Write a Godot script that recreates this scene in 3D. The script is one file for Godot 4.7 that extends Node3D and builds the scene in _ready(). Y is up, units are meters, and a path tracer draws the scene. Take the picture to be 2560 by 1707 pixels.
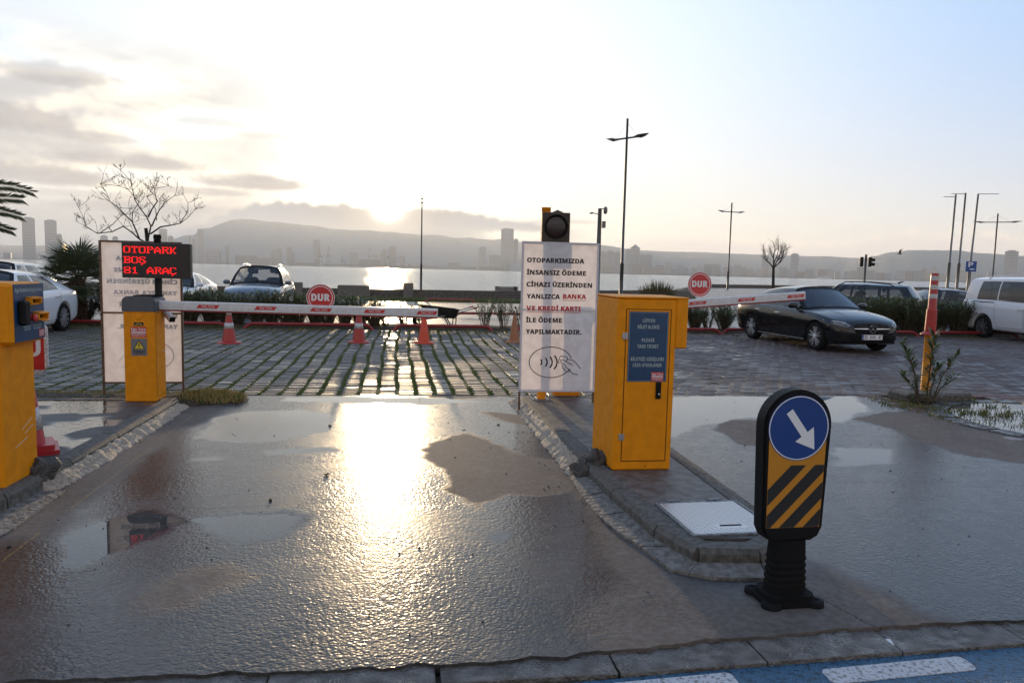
extends Node3D
# A pay car park on the shore of a bay at sunset after rain. World axes follow the car park: -Z runs towards the water, y is up, metres.

var M := {}
var taken := {}
var rng := RandomNumberGenerator.new()

# ---------------------------------------------------------------- nodes
func numbered(called: String) -> String:
	var n: int = taken.get(called, -1) + 1
	taken[called] = n
	return called if n == 0 else "%s_%03d" % [called, n]

func tag(o: Node3D, label: String, category: String, group := "") -> void:
	o.set_meta("label", label)
	o.set_meta("category", category)
	if group != "":
		o.set_meta("group", group)

func thing(called: String, label: String, category: String, at := Vector3.ZERO, turn := 0.0, group := "") -> Node3D:
	var o := Node3D.new()
	o.name = numbered(called)
	add_child(o)
	o.position = at
	o.rotation.y = turn
	tag(o, label, category, group)
	return o

func part(called: String, st: SurfaceTool, m: Material, parent: Node3D) -> MeshInstance3D:
	var o := MeshInstance3D.new()
	o.name = called
	st.generate_normals()
	o.mesh = st.commit()
	o.mesh.surface_set_material(0, m)
	parent.add_child(o, true)
	return o

func solo(called: String, st: SurfaceTool, m: Material, label: String, category: String, at := Vector3.ZERO, group := "") -> MeshInstance3D:
	var o := part(numbered(called), st, m, self)
	o.position = at
	tag(o, label, category, group)
	return o

func struct(called: String, st: SurfaceTool, m: Material, at := Vector3.ZERO) -> MeshInstance3D:
	var o := part(numbered(called), st, m, self)
	o.position = at
	o.set_meta("kind", "structure")
	return o

func stuff(o: Node3D) -> Node3D:
	o.set_meta("kind", "stuff")
	return o

func dup(root: Node3D, called: String, at: Vector3, turn: float, label: String) -> Node3D:
	var r: Node3D = root.duplicate()
	r.name = numbered(called)
	add_child(r)
	r.position = at
	r.rotation.y = turn
	r.set_meta("label", label)
	return r

func inst(called: String, mesh: Mesh, xf: Transform3D, parent: Node3D, m: Material = null) -> MeshInstance3D:
	var o := MeshInstance3D.new()
	o.name = called
	o.mesh = mesh
	o.transform = xf
	if m:
		o.material_override = m
	parent.add_child(o, true)
	return o

func scatter(called: String, mesh: Mesh, where: Array, tints: Array, parent: Node3D) -> MultiMeshInstance3D:
	var mm := MultiMesh.new()
	mm.transform_format = MultiMesh.TRANSFORM_3D
	mm.use_colors = not tints.is_empty()
	mm.mesh = mesh
	mm.instance_count = where.size()
	for i in where.size():
		mm.set_instance_transform(i, where[i])
		if not tints.is_empty():
			mm.set_instance_color(i, tints[i])
	var o := MultiMeshInstance3D.new()
	o.name = called
	o.multimesh = mm
	parent.add_child(o, true)
	o.set_meta("kind", "stuff")
	return o

# ---------------------------------------------------------------- shapes
func mb(smooth := false) -> SurfaceTool:
	var st := SurfaceTool.new()
	st.begin(Mesh.PRIMITIVE_TRIANGLES)
	st.set_smooth_group(0 if smooth else -1)
	return st

func tri(st: SurfaceTool, a: Vector3, b: Vector3, c: Vector3) -> void:
	st.add_vertex(a)
	st.add_vertex(b)
	st.add_vertex(c)

func quad(st: SurfaceTool, a: Vector3, b: Vector3, c: Vector3, d: Vector3) -> void:   # clockwise as seen from outside
	tri(st, a, b, c)
	tri(st, a, c, d)

func face(st: SurfaceTool, a: Vector3, b: Vector3, c: Vector3, d: Vector3, out: Vector3) -> void:
	if (a - c).cross(a - b).dot(out) < 0.0:
		quad(st, d, c, b, a)
	else:
		quad(st, a, b, c, d)

func face3(st: SurfaceTool, a: Vector3, b: Vector3, c: Vector3, out: Vector3) -> void:
	if (a - c).cross(a - b).dot(out) < 0.0:
		tri(st, c, b, a)
	else:
		tri(st, a, b, c)

func box(st: SurfaceTool, c: Vector3, size: Vector3, bev := 0.0, basis := Basis()) -> void:
	var h := size * 0.5
	if bev <= 0.0:
		for ax in 3:
			for s in [-1.0, 1.0]:
				var n := Vector3.ZERO
				n[ax] = s
				var p := []
				for k in [[-1, -1], [1, -1], [1, 1], [-1, 1]]:
					var v := Vector3.ZERO
					v[ax] = s * h[ax]
					v[(ax + 1) % 3] = k[0] * h[(ax + 1) % 3]
					v[(ax + 2) % 3] = k[1] * h[(ax + 2) % 3]
					p.append(c + basis * v)
				face(st, p[0], p[1], p[2], p[3], basis * n)
		return
	var b := minf(bev, minf(h.x, minf(h.y, h.z)) * 0.98)
	var at := func(ax: int, s: Vector3) -> Vector3:   # the corner of face ax next to corner s
		var v := Vector3(s.x * (h.x - b), s.y * (h.y - b), s.z * (h.z - b))
		v[ax] = s[ax] * h[ax]
		return c + basis * v
	for ax in 3:
		for s in [-1.0, 1.0]:
			var p := []
			for k in [[-1, -1], [1, -1], [1, 1], [-1, 1]]:
				var v := Vector3.ZERO
				v[ax] = s
				v[(ax + 1) % 3] = k[0]
				v[(ax + 2) % 3] = k[1]
				p.append(at.call(ax, v))
			var n := Vector3.ZERO
			n[ax] = s
			face(st, p[0], p[1], p[2], p[3], basis * n)
	for ax in 3:
		var a1 := (ax + 1) % 3
		var a2 := (ax + 2) % 3
		for s1 in [-1.0, 1.0]:
			for s2 in [-1.0, 1.0]:
				var v := Vector3.ZERO
				v[a1] = s1
				v[a2] = s2
				var lo := v
				lo[ax] = -1.0
				var hi := v
				hi[ax] = 1.0
				face(st, at.call(a1, lo), at.call(a1, hi), at.call(a2, hi), at.call(a2, lo), basis * v)
	for x in [-1.0, 1.0]:
		for y in [-1.0, 1.0]:
			for z in [-1.0, 1.0]:
				var s := Vector3(x, y, z)
				face3(st, at.call(0, s), at.call(1, s), at.call(2, s), basis * s)

func frame_of(d: Vector3) -> Basis:   # y along d
	var y := d.normalized()
	var x := y.cross(Vector3.FORWARD if absf(y.dot(Vector3.FORWARD)) < 0.9 else Vector3.RIGHT).normalized()
	return Basis(x, y, x.cross(y))

func tube(st: SurfaceTool, pts: Array, r0: float, r1 := -1.0, n := 8, caps := true) -> void:
	var r_end := r0 if r1 < 0.0 else r1
	var rings := []
	var b := frame_of(pts[1] - pts[0])
	for i in pts.size():
		var d: Vector3 = (pts[mini(i + 1, pts.size() - 1)] - pts[maxi(i - 1, 0)]).normalized()
		var q := Quaternion(b.y, d) if b.y.dot(d) > -0.999 else Quaternion.IDENTITY
		b = Basis(q) * b
		var r := lerpf(r0, r_end, float(i) / (pts.size() - 1))
		var ring := []
		for k in n:
			var a := TAU * k / n
			ring.append(pts[i] + b.x * cos(a) * r + b.z * sin(a) * r)
		rings.append(ring)
	for i in rings.size() - 1:
		for k in n:
			var k2 := (k + 1) % n
			quad(st, rings[i][k], rings[i + 1][k], rings[i + 1][k2], rings[i][k2])
	if caps and n > 3:
		var last: int = rings.size() - 1
		for k in n:
			var k2 := (k + 1) % n
			face3(st, pts[0], rings[0][k], rings[0][k2], pts[0] - pts[1])
			face3(st, pts[last], rings[last][k], rings[last][k2], pts[last] - pts[last - 1])

func lathe(st: SurfaceTool, prof: Array, n := 16, xf := Transform3D()) -> void:   # prof: Vector2(radius, y), upwards
	for i in prof.size() - 1:
		var p: Vector2 = prof[i]
		var q: Vector2 = prof[i + 1]
		for k in n:
			var a := TAU * k / n
			var c := TAU * (k + 1) / n
			var A := xf * Vector3(p.x * cos(a), p.y, p.x * sin(a))
			var B := xf * Vector3(q.x * cos(a), q.y, q.x * sin(a))
			var C := xf * Vector3(q.x * cos(c), q.y, q.x * sin(c))
			var D := xf * Vector3(p.x * cos(c), p.y, p.x * sin(c))
			if q.x < 1e-5:
				tri(st, A, B, D)
			elif p.x < 1e-5:
				tri(st, A, B, C)
			else:
				quad(st, A, B, C, D)

func prism(st: SurfaceTool, poly: PackedVector2Array, depth: float, xf := Transform3D(), back := true) -> void:   # poly in local xy, from z = 0 up to z = depth
	var p := poly
	if Geometry2D.is_polygon_clockwise(p):
		p = p.duplicate()
		p.reverse()
	var idx := Geometry2D.triangulate_polygon(p)
	for i in range(0, idx.size(), 3):
		var a := p[idx[i]]
		var b := p[idx[i + 1]]
		var c := p[idx[i + 2]]
		face3(st, xf * Vector3(a.x, a.y, depth), xf * Vector3(b.x, b.y, depth), xf * Vector3(c.x, c.y, depth), xf.basis.z)
		if back:
			face3(st, xf * Vector3(a.x, a.y, 0), xf * Vector3(b.x, b.y, 0), xf * Vector3(c.x, c.y, 0), -xf.basis.z)
	if depth != 0.0:
		for i in p.size():
			var a := p[i]
			var b := p[(i + 1) % p.size()]
			var n := Vector2(b.y - a.y, a.x - b.x)
			face(st, xf * Vector3(a.x, a.y, 0), xf * Vector3(b.x, b.y, 0), xf * Vector3(b.x, b.y, depth), xf * Vector3(a.x, a.y, depth), xf.basis * Vector3(n.x, n.y, 0))

func slab(st: SurfaceTool, poly: PackedVector2Array, y0: float, y1: float) -> void:   # poly as (x, z), from height y0 to y1
	prism(st, poly, y1 - y0, Transform3D(Basis(Vector3.RIGHT, Vector3.BACK, Vector3.UP), Vector3(0, y0, 0)))

func patch(st: SurfaceTool, nu: int, nv: int, f: Callable, flip := false) -> void:   # f(u, v) -> point; u right, v up, seen from outside
	var p := []
	for i in nu + 1:
		var col := PackedVector3Array()
		for j in nv + 1:
			col.append(f.call(float(i) / nu, float(j) / nv))
		p.append(col)
	for i in nu:
		for j in nv:
			if flip:
				quad(st, p[i][j], p[i + 1][j], p[i + 1][j + 1], p[i][j + 1])
			else:
				quad(st, p[i][j], p[i][j + 1], p[i + 1][j + 1], p[i + 1][j])

func sheet(x0: float, x1: float, z0: float, z1: float, y: float, nx := 1, nz := 1) -> SurfaceTool:
	var st := mb(true)
	for i in nx:
		for k in nz:
			var a := Vector2(float(i) / nx, float(k) / nz)
			var b := Vector2(float(i + 1) / nx, float(k + 1) / nz)
			for c in [[a.x, a.y], [b.x, b.y], [a.x, b.y], [a.x, a.y], [b.x, a.y], [b.x, b.y]]:
				st.set_uv(Vector2(c[0], c[1]))
				st.add_vertex(Vector3(lerpf(x0, x1, c[0]), y, lerpf(z0, z1, c[1])))
	return st

func circle(r: float, n := 24, cx := 0.0, cy := 0.0, ry := -1.0) -> PackedVector2Array:
	var p := PackedVector2Array()
	for k in n:
		p.append(Vector2(cx + r * cos(TAU * k / n), cy + (r if ry < 0.0 else ry) * sin(TAU * k / n)))
	return p

func round_rect(w: float, h: float, r: float, cx := 0.0, cy := 0.0, n := 5) -> PackedVector2Array:
	var p := PackedVector2Array()
	for q in 4:
		var c := Vector2((w * 0.5 - r) * [1, -1, -1, 1][q], (h * 0.5 - r) * [1, 1, -1, -1][q])
		for k in n + 1:
			var a := PI * 0.5 * (q + float(k) / n)
			p.append(Vector2(cx, cy) + c + Vector2(cos(a), sin(a)) * r)
	return p

func stroke(pts: Array, w: float) -> PackedVector2Array:   # an open line with a width, as an outline
	var l := PackedVector2Array()
	var r := PackedVector2Array()
	for i in pts.size():
		var d: Vector2 = (pts[mini(i + 1, pts.size() - 1)] - pts[maxi(i - 1, 0)]).normalized()
		var n := Vector2(-d.y, d.x) * w * 0.5
		l.append(pts[i] + n)
		r.append(pts[i] - n)
	r.reverse()
	l.append_array(r)
	return l

func arc2(cx: float, cy: float, rx: float, ry: float, a0: float, a1: float, n := 12) -> Array:
	var p := []
	for k in n + 1:
		var a := deg_to_rad(lerpf(a0, a1, float(k) / n))
		p.append(Vector2(cx + rx * cos(a), cy + ry * sin(a)))
	return p

var fonts := {}
func font(kind: String) -> Font:
	if not fonts.has(kind):
		var f := SystemFont.new()
		f.font_names = PackedStringArray(["Droid Sans Mono" if kind == "mono" else "Droid Sans"])
		f.font_weight = 400 if kind == "plain" else 700
		fonts[kind] = f
		if kind == "black":
			var v := FontVariation.new()
			v.base_font = f
			v.variation_embolden = 0.9
			fonts[kind] = v
	return fonts[kind]

# ---------------------------------------------------------------- materials
func lin(r: float, g: float, b: float, a := 1.0) -> Color:
	var c := Color(r, g, b).linear_to_srgb()
	c.a = a
	return c

func mat(r: float, g: float, b: float, rough := 0.7, metal := 0.0) -> StandardMaterial3D:
	var m := StandardMaterial3D.new()
	m.albedo_color = lin(r, g, b)
	m.roughness = rough
	m.metallic = metal
	return m

func noise(seed_: int, freq: float, oct := 4, kind := FastNoiseLite.TYPE_SIMPLEX_SMOOTH) -> FastNoiseLite:
	var n := FastNoiseLite.new()
	n.noise_type = kind
	n.seed = seed_
	n.frequency = freq
	n.fractal_type = FastNoiseLite.FRACTAL_FBM if oct > 1 else FastNoiseLite.FRACTAL_NONE
	n.fractal_octaves = oct
	return n

func ramp_tex(n: FastNoiseLite, size: int, lo: Color, hi: Color, c0 := 0.25, c1 := 0.75) -> ImageTexture:   # seamless noise between two colours
	var src := n.get_seamless_image(size, size, false, false, 0.12)
	src.convert(Image.FORMAT_L8)
	var d := src.get_data()
	var lut := PackedByteArray()
	lut.resize(768)
	for i in 256:
		var c := lo.lerp(hi, smoothstep(c0, c1, i / 255.0))
		lut[i * 3] = c.r8
		lut[i * 3 + 1] = c.g8
		lut[i * 3 + 2] = c.b8
	var o := PackedByteArray()
	o.resize(d.size() * 3)
	for i in d.size():
		var k := d[i] * 3
		o[i * 3] = lut[k]
		o[i * 3 + 1] = lut[k + 1]
		o[i * 3 + 2] = lut[k + 2]
	return ImageTexture.create_from_image(Image.create_from_data(size, size, false, Image.FORMAT_RGB8, o))

func grime(m: StandardMaterial3D, tex: Texture2D, scale: float, bump: Texture2D = null, cm := 0.0, world := false) -> StandardMaterial3D:
	m.uv1_triplanar = true
	m.uv1_world_triplanar = world
	m.uv1_scale = Vector3.ONE * scale
	if tex:
		m.albedo_texture = tex
	if bump:
		m.heightmap_enabled = true
		m.heightmap_texture = bump
		m.heightmap_scale = cm
	return m

func roughen(m: StandardMaterial3D, tex: Texture2D) -> StandardMaterial3D:
	m.roughness = 1.0
	m.roughness_texture = tex
	m.roughness_texture_channel = BaseMaterial3D.TEXTURE_CHANNEL_RED
	return m
func _ready() -> void:
	rng.seed = 7
	# camera
	var cam := Camera3D.new()
	cam.name = "camera"
	cam.fov = 49.54
	cam.near = 0.05
	cam.far = 20000.0
	cam.basis = Basis(Vector3.UP, deg_to_rad(-8.3)) * Basis(Vector3.RIGHT, deg_to_rad(-5.5)) * Basis(Vector3.BACK, deg_to_rad(1.38))
	cam.position = Vector3(0, 1.7, 0)
	add_child(cam)
	cam.current = true
	# sky, air and exposure
	var env := Environment.new()
	env.background_mode = Environment.BG_SKY
	var sky := Sky.new()
	var pan := PanoramaSkyMaterial.new()
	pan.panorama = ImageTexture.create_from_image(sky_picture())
	sky.sky_material = pan
	env.sky = sky
	env.tonemap_mode = Environment.TONE_MAPPER_LINEAR
	env.tonemap_exposure = 2.45
	env.volumetric_fog_enabled = true   # the haze over the bay, which scatters light forwards
	env.volumetric_fog_density = 0.00018
	env.volumetric_fog_albedo = lin(0.92, 0.965, 1.0)
	env.volumetric_fog_anisotropy = 0.36
	env.sdfgi_enabled = true
	env.ssao_enabled = true
	env.ssil_enabled = true
	var we := WorldEnvironment.new()
	we.name = "environment"
	we.environment = env
	add_child(we)
	# the low sun behind a thin edge of cloud
	var sun := DirectionalLight3D.new()
	sun.name = "sun"
	sun.light_color = lin(1.0, 0.73, 0.42)
	sun.light_energy = 0.60
	sun.light_angular_distance = 0.6
	sun.shadow_enabled = true
	sun.basis = Basis(Vector3.UP, deg_to_rad(180.0 + 1.38)) * Basis(Vector3.RIGHT, deg_to_rad(-4.7))
	add_child(sun)

	make_materials()
	build_ground()
	build_far_shore()
	build_promenade()
	build_paving()
	build_islands()
	build_hedges()
	build_trees()
	build_machines()
	build_signs()
	build_street_things()
	build_cars()
	build_small_things()

const SUN_AZ := -1.38
const SUN_EL := 4.75
const SKY_GAIN := 0.52   # the picture is exposed for the shade, so the sky itself is dimmer than it looks

func sky_color(az: float, el: float, n1: FastNoiseLite, n2: FastNoiseLite, n3: FastNoiseLite) -> Vector3:
	var e := maxf(el, 0.0)
	var daz := az - SUN_AZ
	var ca := cos(deg_to_rad(e)) * cos(deg_to_rad(SUN_EL)) * cos(deg_to_rad(daz)) + sin(deg_to_rad(e)) * sin(deg_to_rad(SUN_EL))
	var ang := rad_to_deg(acos(clampf(ca, -1.0, 1.0)))
	# clear air: warm low down, blue high up and away from the sun
	var blue := Vector3(0.80, 0.90, 1.0).lerp(Vector3(0.28, 0.49, 0.82), smoothstep(8.0, 52.0, ang))
	blue = blue.lerp(Vector3(0.55, 0.56, 0.60), smoothstep(62.0, 110.0, ang))   # the dull side of the sky, away from the sunset
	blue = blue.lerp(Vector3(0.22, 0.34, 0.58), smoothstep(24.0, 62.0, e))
	var low := Vector3(1.06, 0.87, 0.57).lerp(Vector3(0.66, 0.60, 0.57), smoothstep(40.0, 105.0, ang))
	var c := blue.lerp(low, 0.92 * exp(-e / 7.5))
	var glow := Vector3(1.0, 0.91, 0.70) * (0.36 * exp(-ang / 8.0)) + Vector3(1.0, 0.86, 0.58) * (2.2 * exp(-ang / 3.0))
	c += glow
	# high veil and grey streaks, thickest left of the sun
	var w := n1.get_noise_2d(az * 3.0, el * 11.0) * 0.5 + 0.5
	var w2 := n2.get_noise_2d(az * 7.0, el * 20.0) * 0.5 + 0.5
	var f := n3.get_noise_2d(az * 22.0, el * 40.0)
	var left := smoothstep(-4.0, -17.0, az) * (1.0 - smoothstep(10.0, 17.0, el))
	left = maxf(left, smoothstep(60.0, 120.0, absf(az)) * 0.6 * (1.0 - smoothstep(12.0, 30.0, el)))
	var d := left * smoothstep(0.40, 0.66, w * 0.75 + w2 * 0.25 + 0.05 * f) * 0.75
	var rim := left * smoothstep(0.34, 0.5, w) * (1.0 - d)
	c = c.lerp(Vector3(1.12, 0.94, 0.68), rim * 0.7)
	c = c.lerp(Vector3(0.40, 0.375, 0.37), d * 0.92)
	# single clouds: azimuth, elevation, half width, half height, strength
	var body := 0.0
	for b in [[-10.9, 5.75, 4.6, 0.62, 1.0], [-14.6, 4.95, 3.6, 0.35, 0.75], [-19.0, 6.6, 5.5, 0.55, 0.6], [-23.0, 11.6, 3.4, 0.9, 0.55], [-25.0, 8.6, 3.6, 1.0, 0.75], [-21.0, 8.0, 2.6, 0.45, 0.6], [-25.0, 5.3, 6.0, 0.8, 0.9], [-13.5, 9.7, 3.2, 0.4, 0.4], [-10.0, 9.1, 2.2, 0.25, 0.3], [5.6, 5.85, 1.9, 0.22, 0.35], [5.2, 6.7, 2.4, 0.2, 0.2], [11.6, 3.75, 3.2, 0.22, 0.6], [-18.0, 3.6, 6.0, 0.55, 0.8], [-21.0, 4.3, 7.0, 0.3, 0.5]]:
		var x: float = (az - b[0]) / b[2]
		var y: float = (el - b[1]) / b[3]
		if absf(x) > 1.8 or absf(y) > 2.4:
			continue
		if y < 0.0:
			y *= 1.5   # flat undersides
		body = maxf(body, b[4] * smoothstep(0.0, 0.85, 1.15 - x * x - y * y * 0.8 + 0.9 * (w2 - 0.5) + 0.35 * f))
	var warm := exp(-ang / 9.0)
	c = c.lerp(Vector3(0.34, 0.32, 0.33) + Vector3(0.26, 0.19, 0.11) * warm + Vector3.ONE * 0.10 * f, body * 0.9)
	# grey murk low on the left, then the bank that lies on the mountain under the sun
	var murk := smoothstep(-11.0, -17.0, az) * smoothstep(-75.0, -40.0, az) * (1.0 - smoothstep(2.6, 5.0, el + 0.9 * (w2 - 0.5)))
	c = c.lerp(Vector3(0.28, 0.31, 0.37), murk * 0.9)
	if az > -17.0 and az < 16.0:
		var top := cv([-17.0, 2.2, -14.0, 3.3, -12.5, 3.85, -11.0, 4.35, -9.0, 4.65, -5.0, 4.7, -2.8, 4.5, -1.4, 4.25, 0.2, 4.5, 2.2, 4.65, 5.5, 4.3, 7.0, 4.0, 10.0, 3.75, 13.0, 3.4, 16.0, 3.0], az)
		var puff := n2.get_noise_2d(az * 26.0, el * 26.0) * 0.34 + n3.get_noise_2d(az * 34.0, 7.0 + el * 34.0) * 0.22
		var h := top + puff * (1.0 if az < 1.0 else 0.55) - el
		var bank := smoothstep(-0.06, 0.22, h) * smoothstep(-17.0, -12.0, az) * (1.0 - smoothstep(9.5, 15.0, az))
		var hole := exp(-pow((az - 8.6) / 2.6, 2.0) - pow((el - 2.62) / 0.36, 2.0)) * 1.6 + 0.5 * f * exp(-pow((az - 8.6) / 3.4, 2.0) - pow((el - 2.62) / 0.6, 2.0))
		var edge := exp(-pow((h - 0.10) / 0.16, 2.0))
		var grey := Vector3(0.15, 0.18, 0.24) + Vector3(0.30, 0.18, 0.06) * (exp(-ang / 3.2)) + Vector3(0.13, 0.12, 0.11) * f * smoothstep(1.3, 0.0, h)
		grey += Vector3(0.42, 0.36, 0.27) * edge
		c = c.lerp(grey, bank * 0.95 * (1.0 - clampf(hole, 0.0, 1.0)))
	# the sun through the thin edge of the bank
	c += Vector3(1.0, 0.86, 0.62) * (18.0 * exp(-pow(ang / 0.75, 2.0)) + 0.55 * exp(-ang / 1.9))
	# pink cumulus along the horizon to the right and on round
	var right := smoothstep(11.0, 20.0, az) if az > 0.0 else smoothstep(-60.0, -100.0, az)
	if right > 0.0 and el < 7.0:
		var p := n2.get_noise_2d(az * 15.0, el * 34.0) * 0.6 + n3.get_noise_2d(az * 24.0, 3.0 + el * 30.0) * 0.5
		var topr := 2.75 + 0.25 * sin(az * 0.37) + 0.45 * exp(-pow((az - 35.5) / 2.2, 2.0)) + 0.35 * exp(-pow((az - 40.5) / 2.4, 2.0))
		var hh := topr + p * 0.75 - el
		var cover := right * smoothstep(-0.15, 0.5, hh)
		var lit := smoothstep(0.95, 0.15, hh) * smoothstep(-0.1, 0.5, p + 0.25)
		var col := Vector3(0.78, 0.68, 0.64).lerp(Vector3(1.06, 0.89, 0.72), clampf(lit, 0.0, 1.0))
		c = c.lerp(col, cover * 0.85)
	return c * SKY_GAIN

func sky_picture() -> Image:
	var n1 := noise(3, 0.02, 5)
	var n2 := noise(11, 0.03, 5)
	var n3 := noise(23, 0.05, 5)
	var W := 3072
	var H := 1536
	var w0 := 512
	var h0 := 256
	var a := PackedFloat32Array()
	a.resize(w0 * h0 * 4)
	for j in h0:
		var el := 90.0 - 180.0 * (j + 0.5) / h0
		for i in w0:
			var az := 360.0 * (i + 0.5) / w0
			if az > 180.0:
				az -= 360.0
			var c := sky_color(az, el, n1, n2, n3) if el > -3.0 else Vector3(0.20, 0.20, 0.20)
			var k := (j * w0 + i) * 4
			a[k] = c.x
			a[k + 1] = c.y
			a[k + 2] = c.z
			a[k + 3] = 1.0
	var im := Image.create_from_data(w0, h0, false, Image.FORMAT_RGBAF, a.to_byte_array())
	im.resize(W, H, Image.INTERPOLATE_BILINEAR)
	# the part round the sun again, finer
	var half := 416
	var r0 := 596
	var r1 := 776
	var wide := half * 2
	a.resize(wide * (r1 - r0) * 4)
	for j in range(r0, r1):
		var el := 90.0 - 180.0 * (j + 0.5) / H
		for i in wide:
			var az := 360.0 * (i - half + 0.5) / W
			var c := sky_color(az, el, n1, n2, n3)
			var k := ((j - r0) * wide + i) * 4
			a[k] = c.x
			a[k + 1] = c.y
			a[k + 2] = c.z
			a[k + 3] = 1.0
	var fine := Image.create_from_data(wide, r1 - r0, false, Image.FORMAT_RGBAF, a.to_byte_array())
	im.blit_rect(fine, Rect2i(half, 0, half, r1 - r0), Vector2i(0, r0))
	im.blit_rect(fine, Rect2i(0, 0, half, r1 - r0), Vector2i(W - half, r0))
	return im
var T := {}   # shared textures

func make_materials() -> void:
	T.cloudy = ramp_tex(noise(5, 0.012, 5), 512, Color(0.93, 0.925, 0.92), Color(1, 1, 1), 0.0, 1.0)
	T.dirty = ramp_tex(noise(6, 0.02, 6), 512, Color(0.74, 0.72, 0.70), Color(1, 1, 1), 0.15, 0.8)
	T.grain = ramp_tex(noise(8, 0.09, 3), 512, Color(0, 0, 0), Color(1, 1, 1), 0.2, 0.8)
	T.lumps = ramp_tex(noise(9, 0.03, 5), 512, Color(0, 0, 0), Color(1, 1, 1), 0.1, 0.9)
	T.wetmap = ramp_tex(noise(10, 0.012, 4), 512, Color(0.22, 0.22, 0.22), Color(0.72, 0.72, 0.72), 0.25, 0.7)
	T.gloss = ramp_tex(noise(12, 0.015, 4), 256, Color(0.44, 0.44, 0.44), Color(0.56, 0.56, 0.56), 0.0, 1.0)
	T.wave = ramp_tex(noise(14, 0.02, 5), 512, Color(0, 0, 0), Color(1, 1, 1), 0.15, 0.85)
	var ye := mat(0.80, 0.275, 0.004, 0.40)
	ye.metallic_specular = 0.3
	M.yellow = grime(roughen(ye, T.gloss), T.cloudy, 1.3)
	M.yellow_wood = grime(mat(0.40, 0.25, 0.10, 0.7), T.dirty, 2.0)
	M.blue_panel = grime(mat(0.016, 0.055, 0.13, 0.32), T.cloudy, 2.0)
	M.print_pale = mat(0.36, 0.42, 0.40, 0.5)
	M.print_white = mat(0.72, 0.72, 0.72, 0.5)
	M.print_black = mat(0.012, 0.012, 0.013, 0.5)
	M.print_red = mat(0.55, 0.03, 0.025, 0.45)
	M.sticker_red = mat(0.50, 0.022, 0.022, 0.4)
	M.black_metal = grime(mat(0.014, 0.014, 0.016, 0.42), T.cloudy, 3.0)
	M.black_plastic = grime(mat(0.006, 0.006, 0.0065, 0.6), T.cloudy, 4.0)
	M.black_plastic.metallic_specular = 0.3
	M.rubber = mat(0.008, 0.008, 0.008, 0.8)
	M.rubber.metallic_specular = 0.25
	M.grey_cap = grime(mat(0.075, 0.085, 0.10, 0.45), T.cloudy, 2.0)
	M.steel = mat(0.45, 0.45, 0.45, 0.35, 0.9)
	M.dark_steel = grime(mat(0.055, 0.06, 0.065, 0.45, 0.3), T.cloudy, 1.0)
	M.galva = grime(mat(0.20, 0.21, 0.22, 0.5, 0.4), T.dirty, 2.0)
	M.white_alu = grime(mat(0.66, 0.66, 0.67, 0.35), T.cloudy, 2.0)
	M.white_paint = grime(mat(0.70, 0.70, 0.70, 0.5), T.dirty, 3.0)
	M.red_edge = mat(0.26, 0.02, 0.02, 0.5)
	M.red_pipe = grime(mat(0.30, 0.016, 0.014, 0.42), T.dirty, 2.0)
	M.concrete = grime(mat(0.20, 0.185, 0.165, 0.85), T.dirty, 1.1, T.lumps, 1.2, true)
	T.pools = ramp_tex(noise(19, 0.005, 3), 512, Color(0.05, 0.05, 0.05), Color(0.60, 0.60, 0.60), 0.40, 0.56)
	M.concrete_wet = grime(roughen(mat(0.075, 0.07, 0.064), T.pools), T.dirty, 0.30, T.grain, 0.10, true)
	M.mortar = grime(mat(0.46, 0.38, 0.29, 0.8), T.dirty, 2.5, T.lumps, 1.0, true)
	M.mortar_dark = grime(mat(0.09, 0.08, 0.07, 0.6), T.dirty, 2.5, T.lumps, 1.6, true)
	M.kerb = grime(mat(0.125, 0.115, 0.10, 0.78), T.dirty, 1.7, T.grain, 0.2, true)
	M.soil = grime(mat(0.055, 0.045, 0.030, 0.95), T.dirty, 0.9, T.lumps, 2.0, true)
	M.leaf = mat(1, 1, 1, 0.45)
	M.leaf.vertex_color_use_as_albedo = true
	M.leaf.backlight_enabled = true
	M.leaf.backlight = Color(0.5, 0.5, 0.5)
	M.leaf.cull_mode = BaseMaterial3D.CULL_DISABLED
	M.bark = grime(mat(0.034, 0.027, 0.022, 0.9), T.dirty, 3.0, T.grain, 0.6)
	M.stem = mat(0.085, 0.06, 0.035, 0.85)

func outside(p: Vector2, poly: PackedVector2Array) -> float:   # signed distance, positive inside
	var d := 1e9
	var inn := false
	var n := poly.size()
	var j := n - 1
	for i in n:
		var a := poly[i]
		var b := poly[j]
		var e := b - a
		var w := p - a
		d = minf(d, (w - e * clampf(w.dot(e) / e.dot(e), 0.0, 1.0)).length_squared())
		if (a.y > p.y) != (b.y > p.y) and p.x < e.x * w.y / e.y + a.x:
			inn = not inn
		j = i
	return sqrt(d) if inn else -sqrt(d)

func flat(a: Array) -> PackedVector2Array:
	var p := PackedVector2Array()
	for i in range(0, a.size(), 2):
		p.append(Vector2(a[i], a[i + 1]))
	return p

const LX0 := -3.2
const LX1 := 6.8
const LZ0 := -9.86
const LZ1 := -2.96

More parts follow.
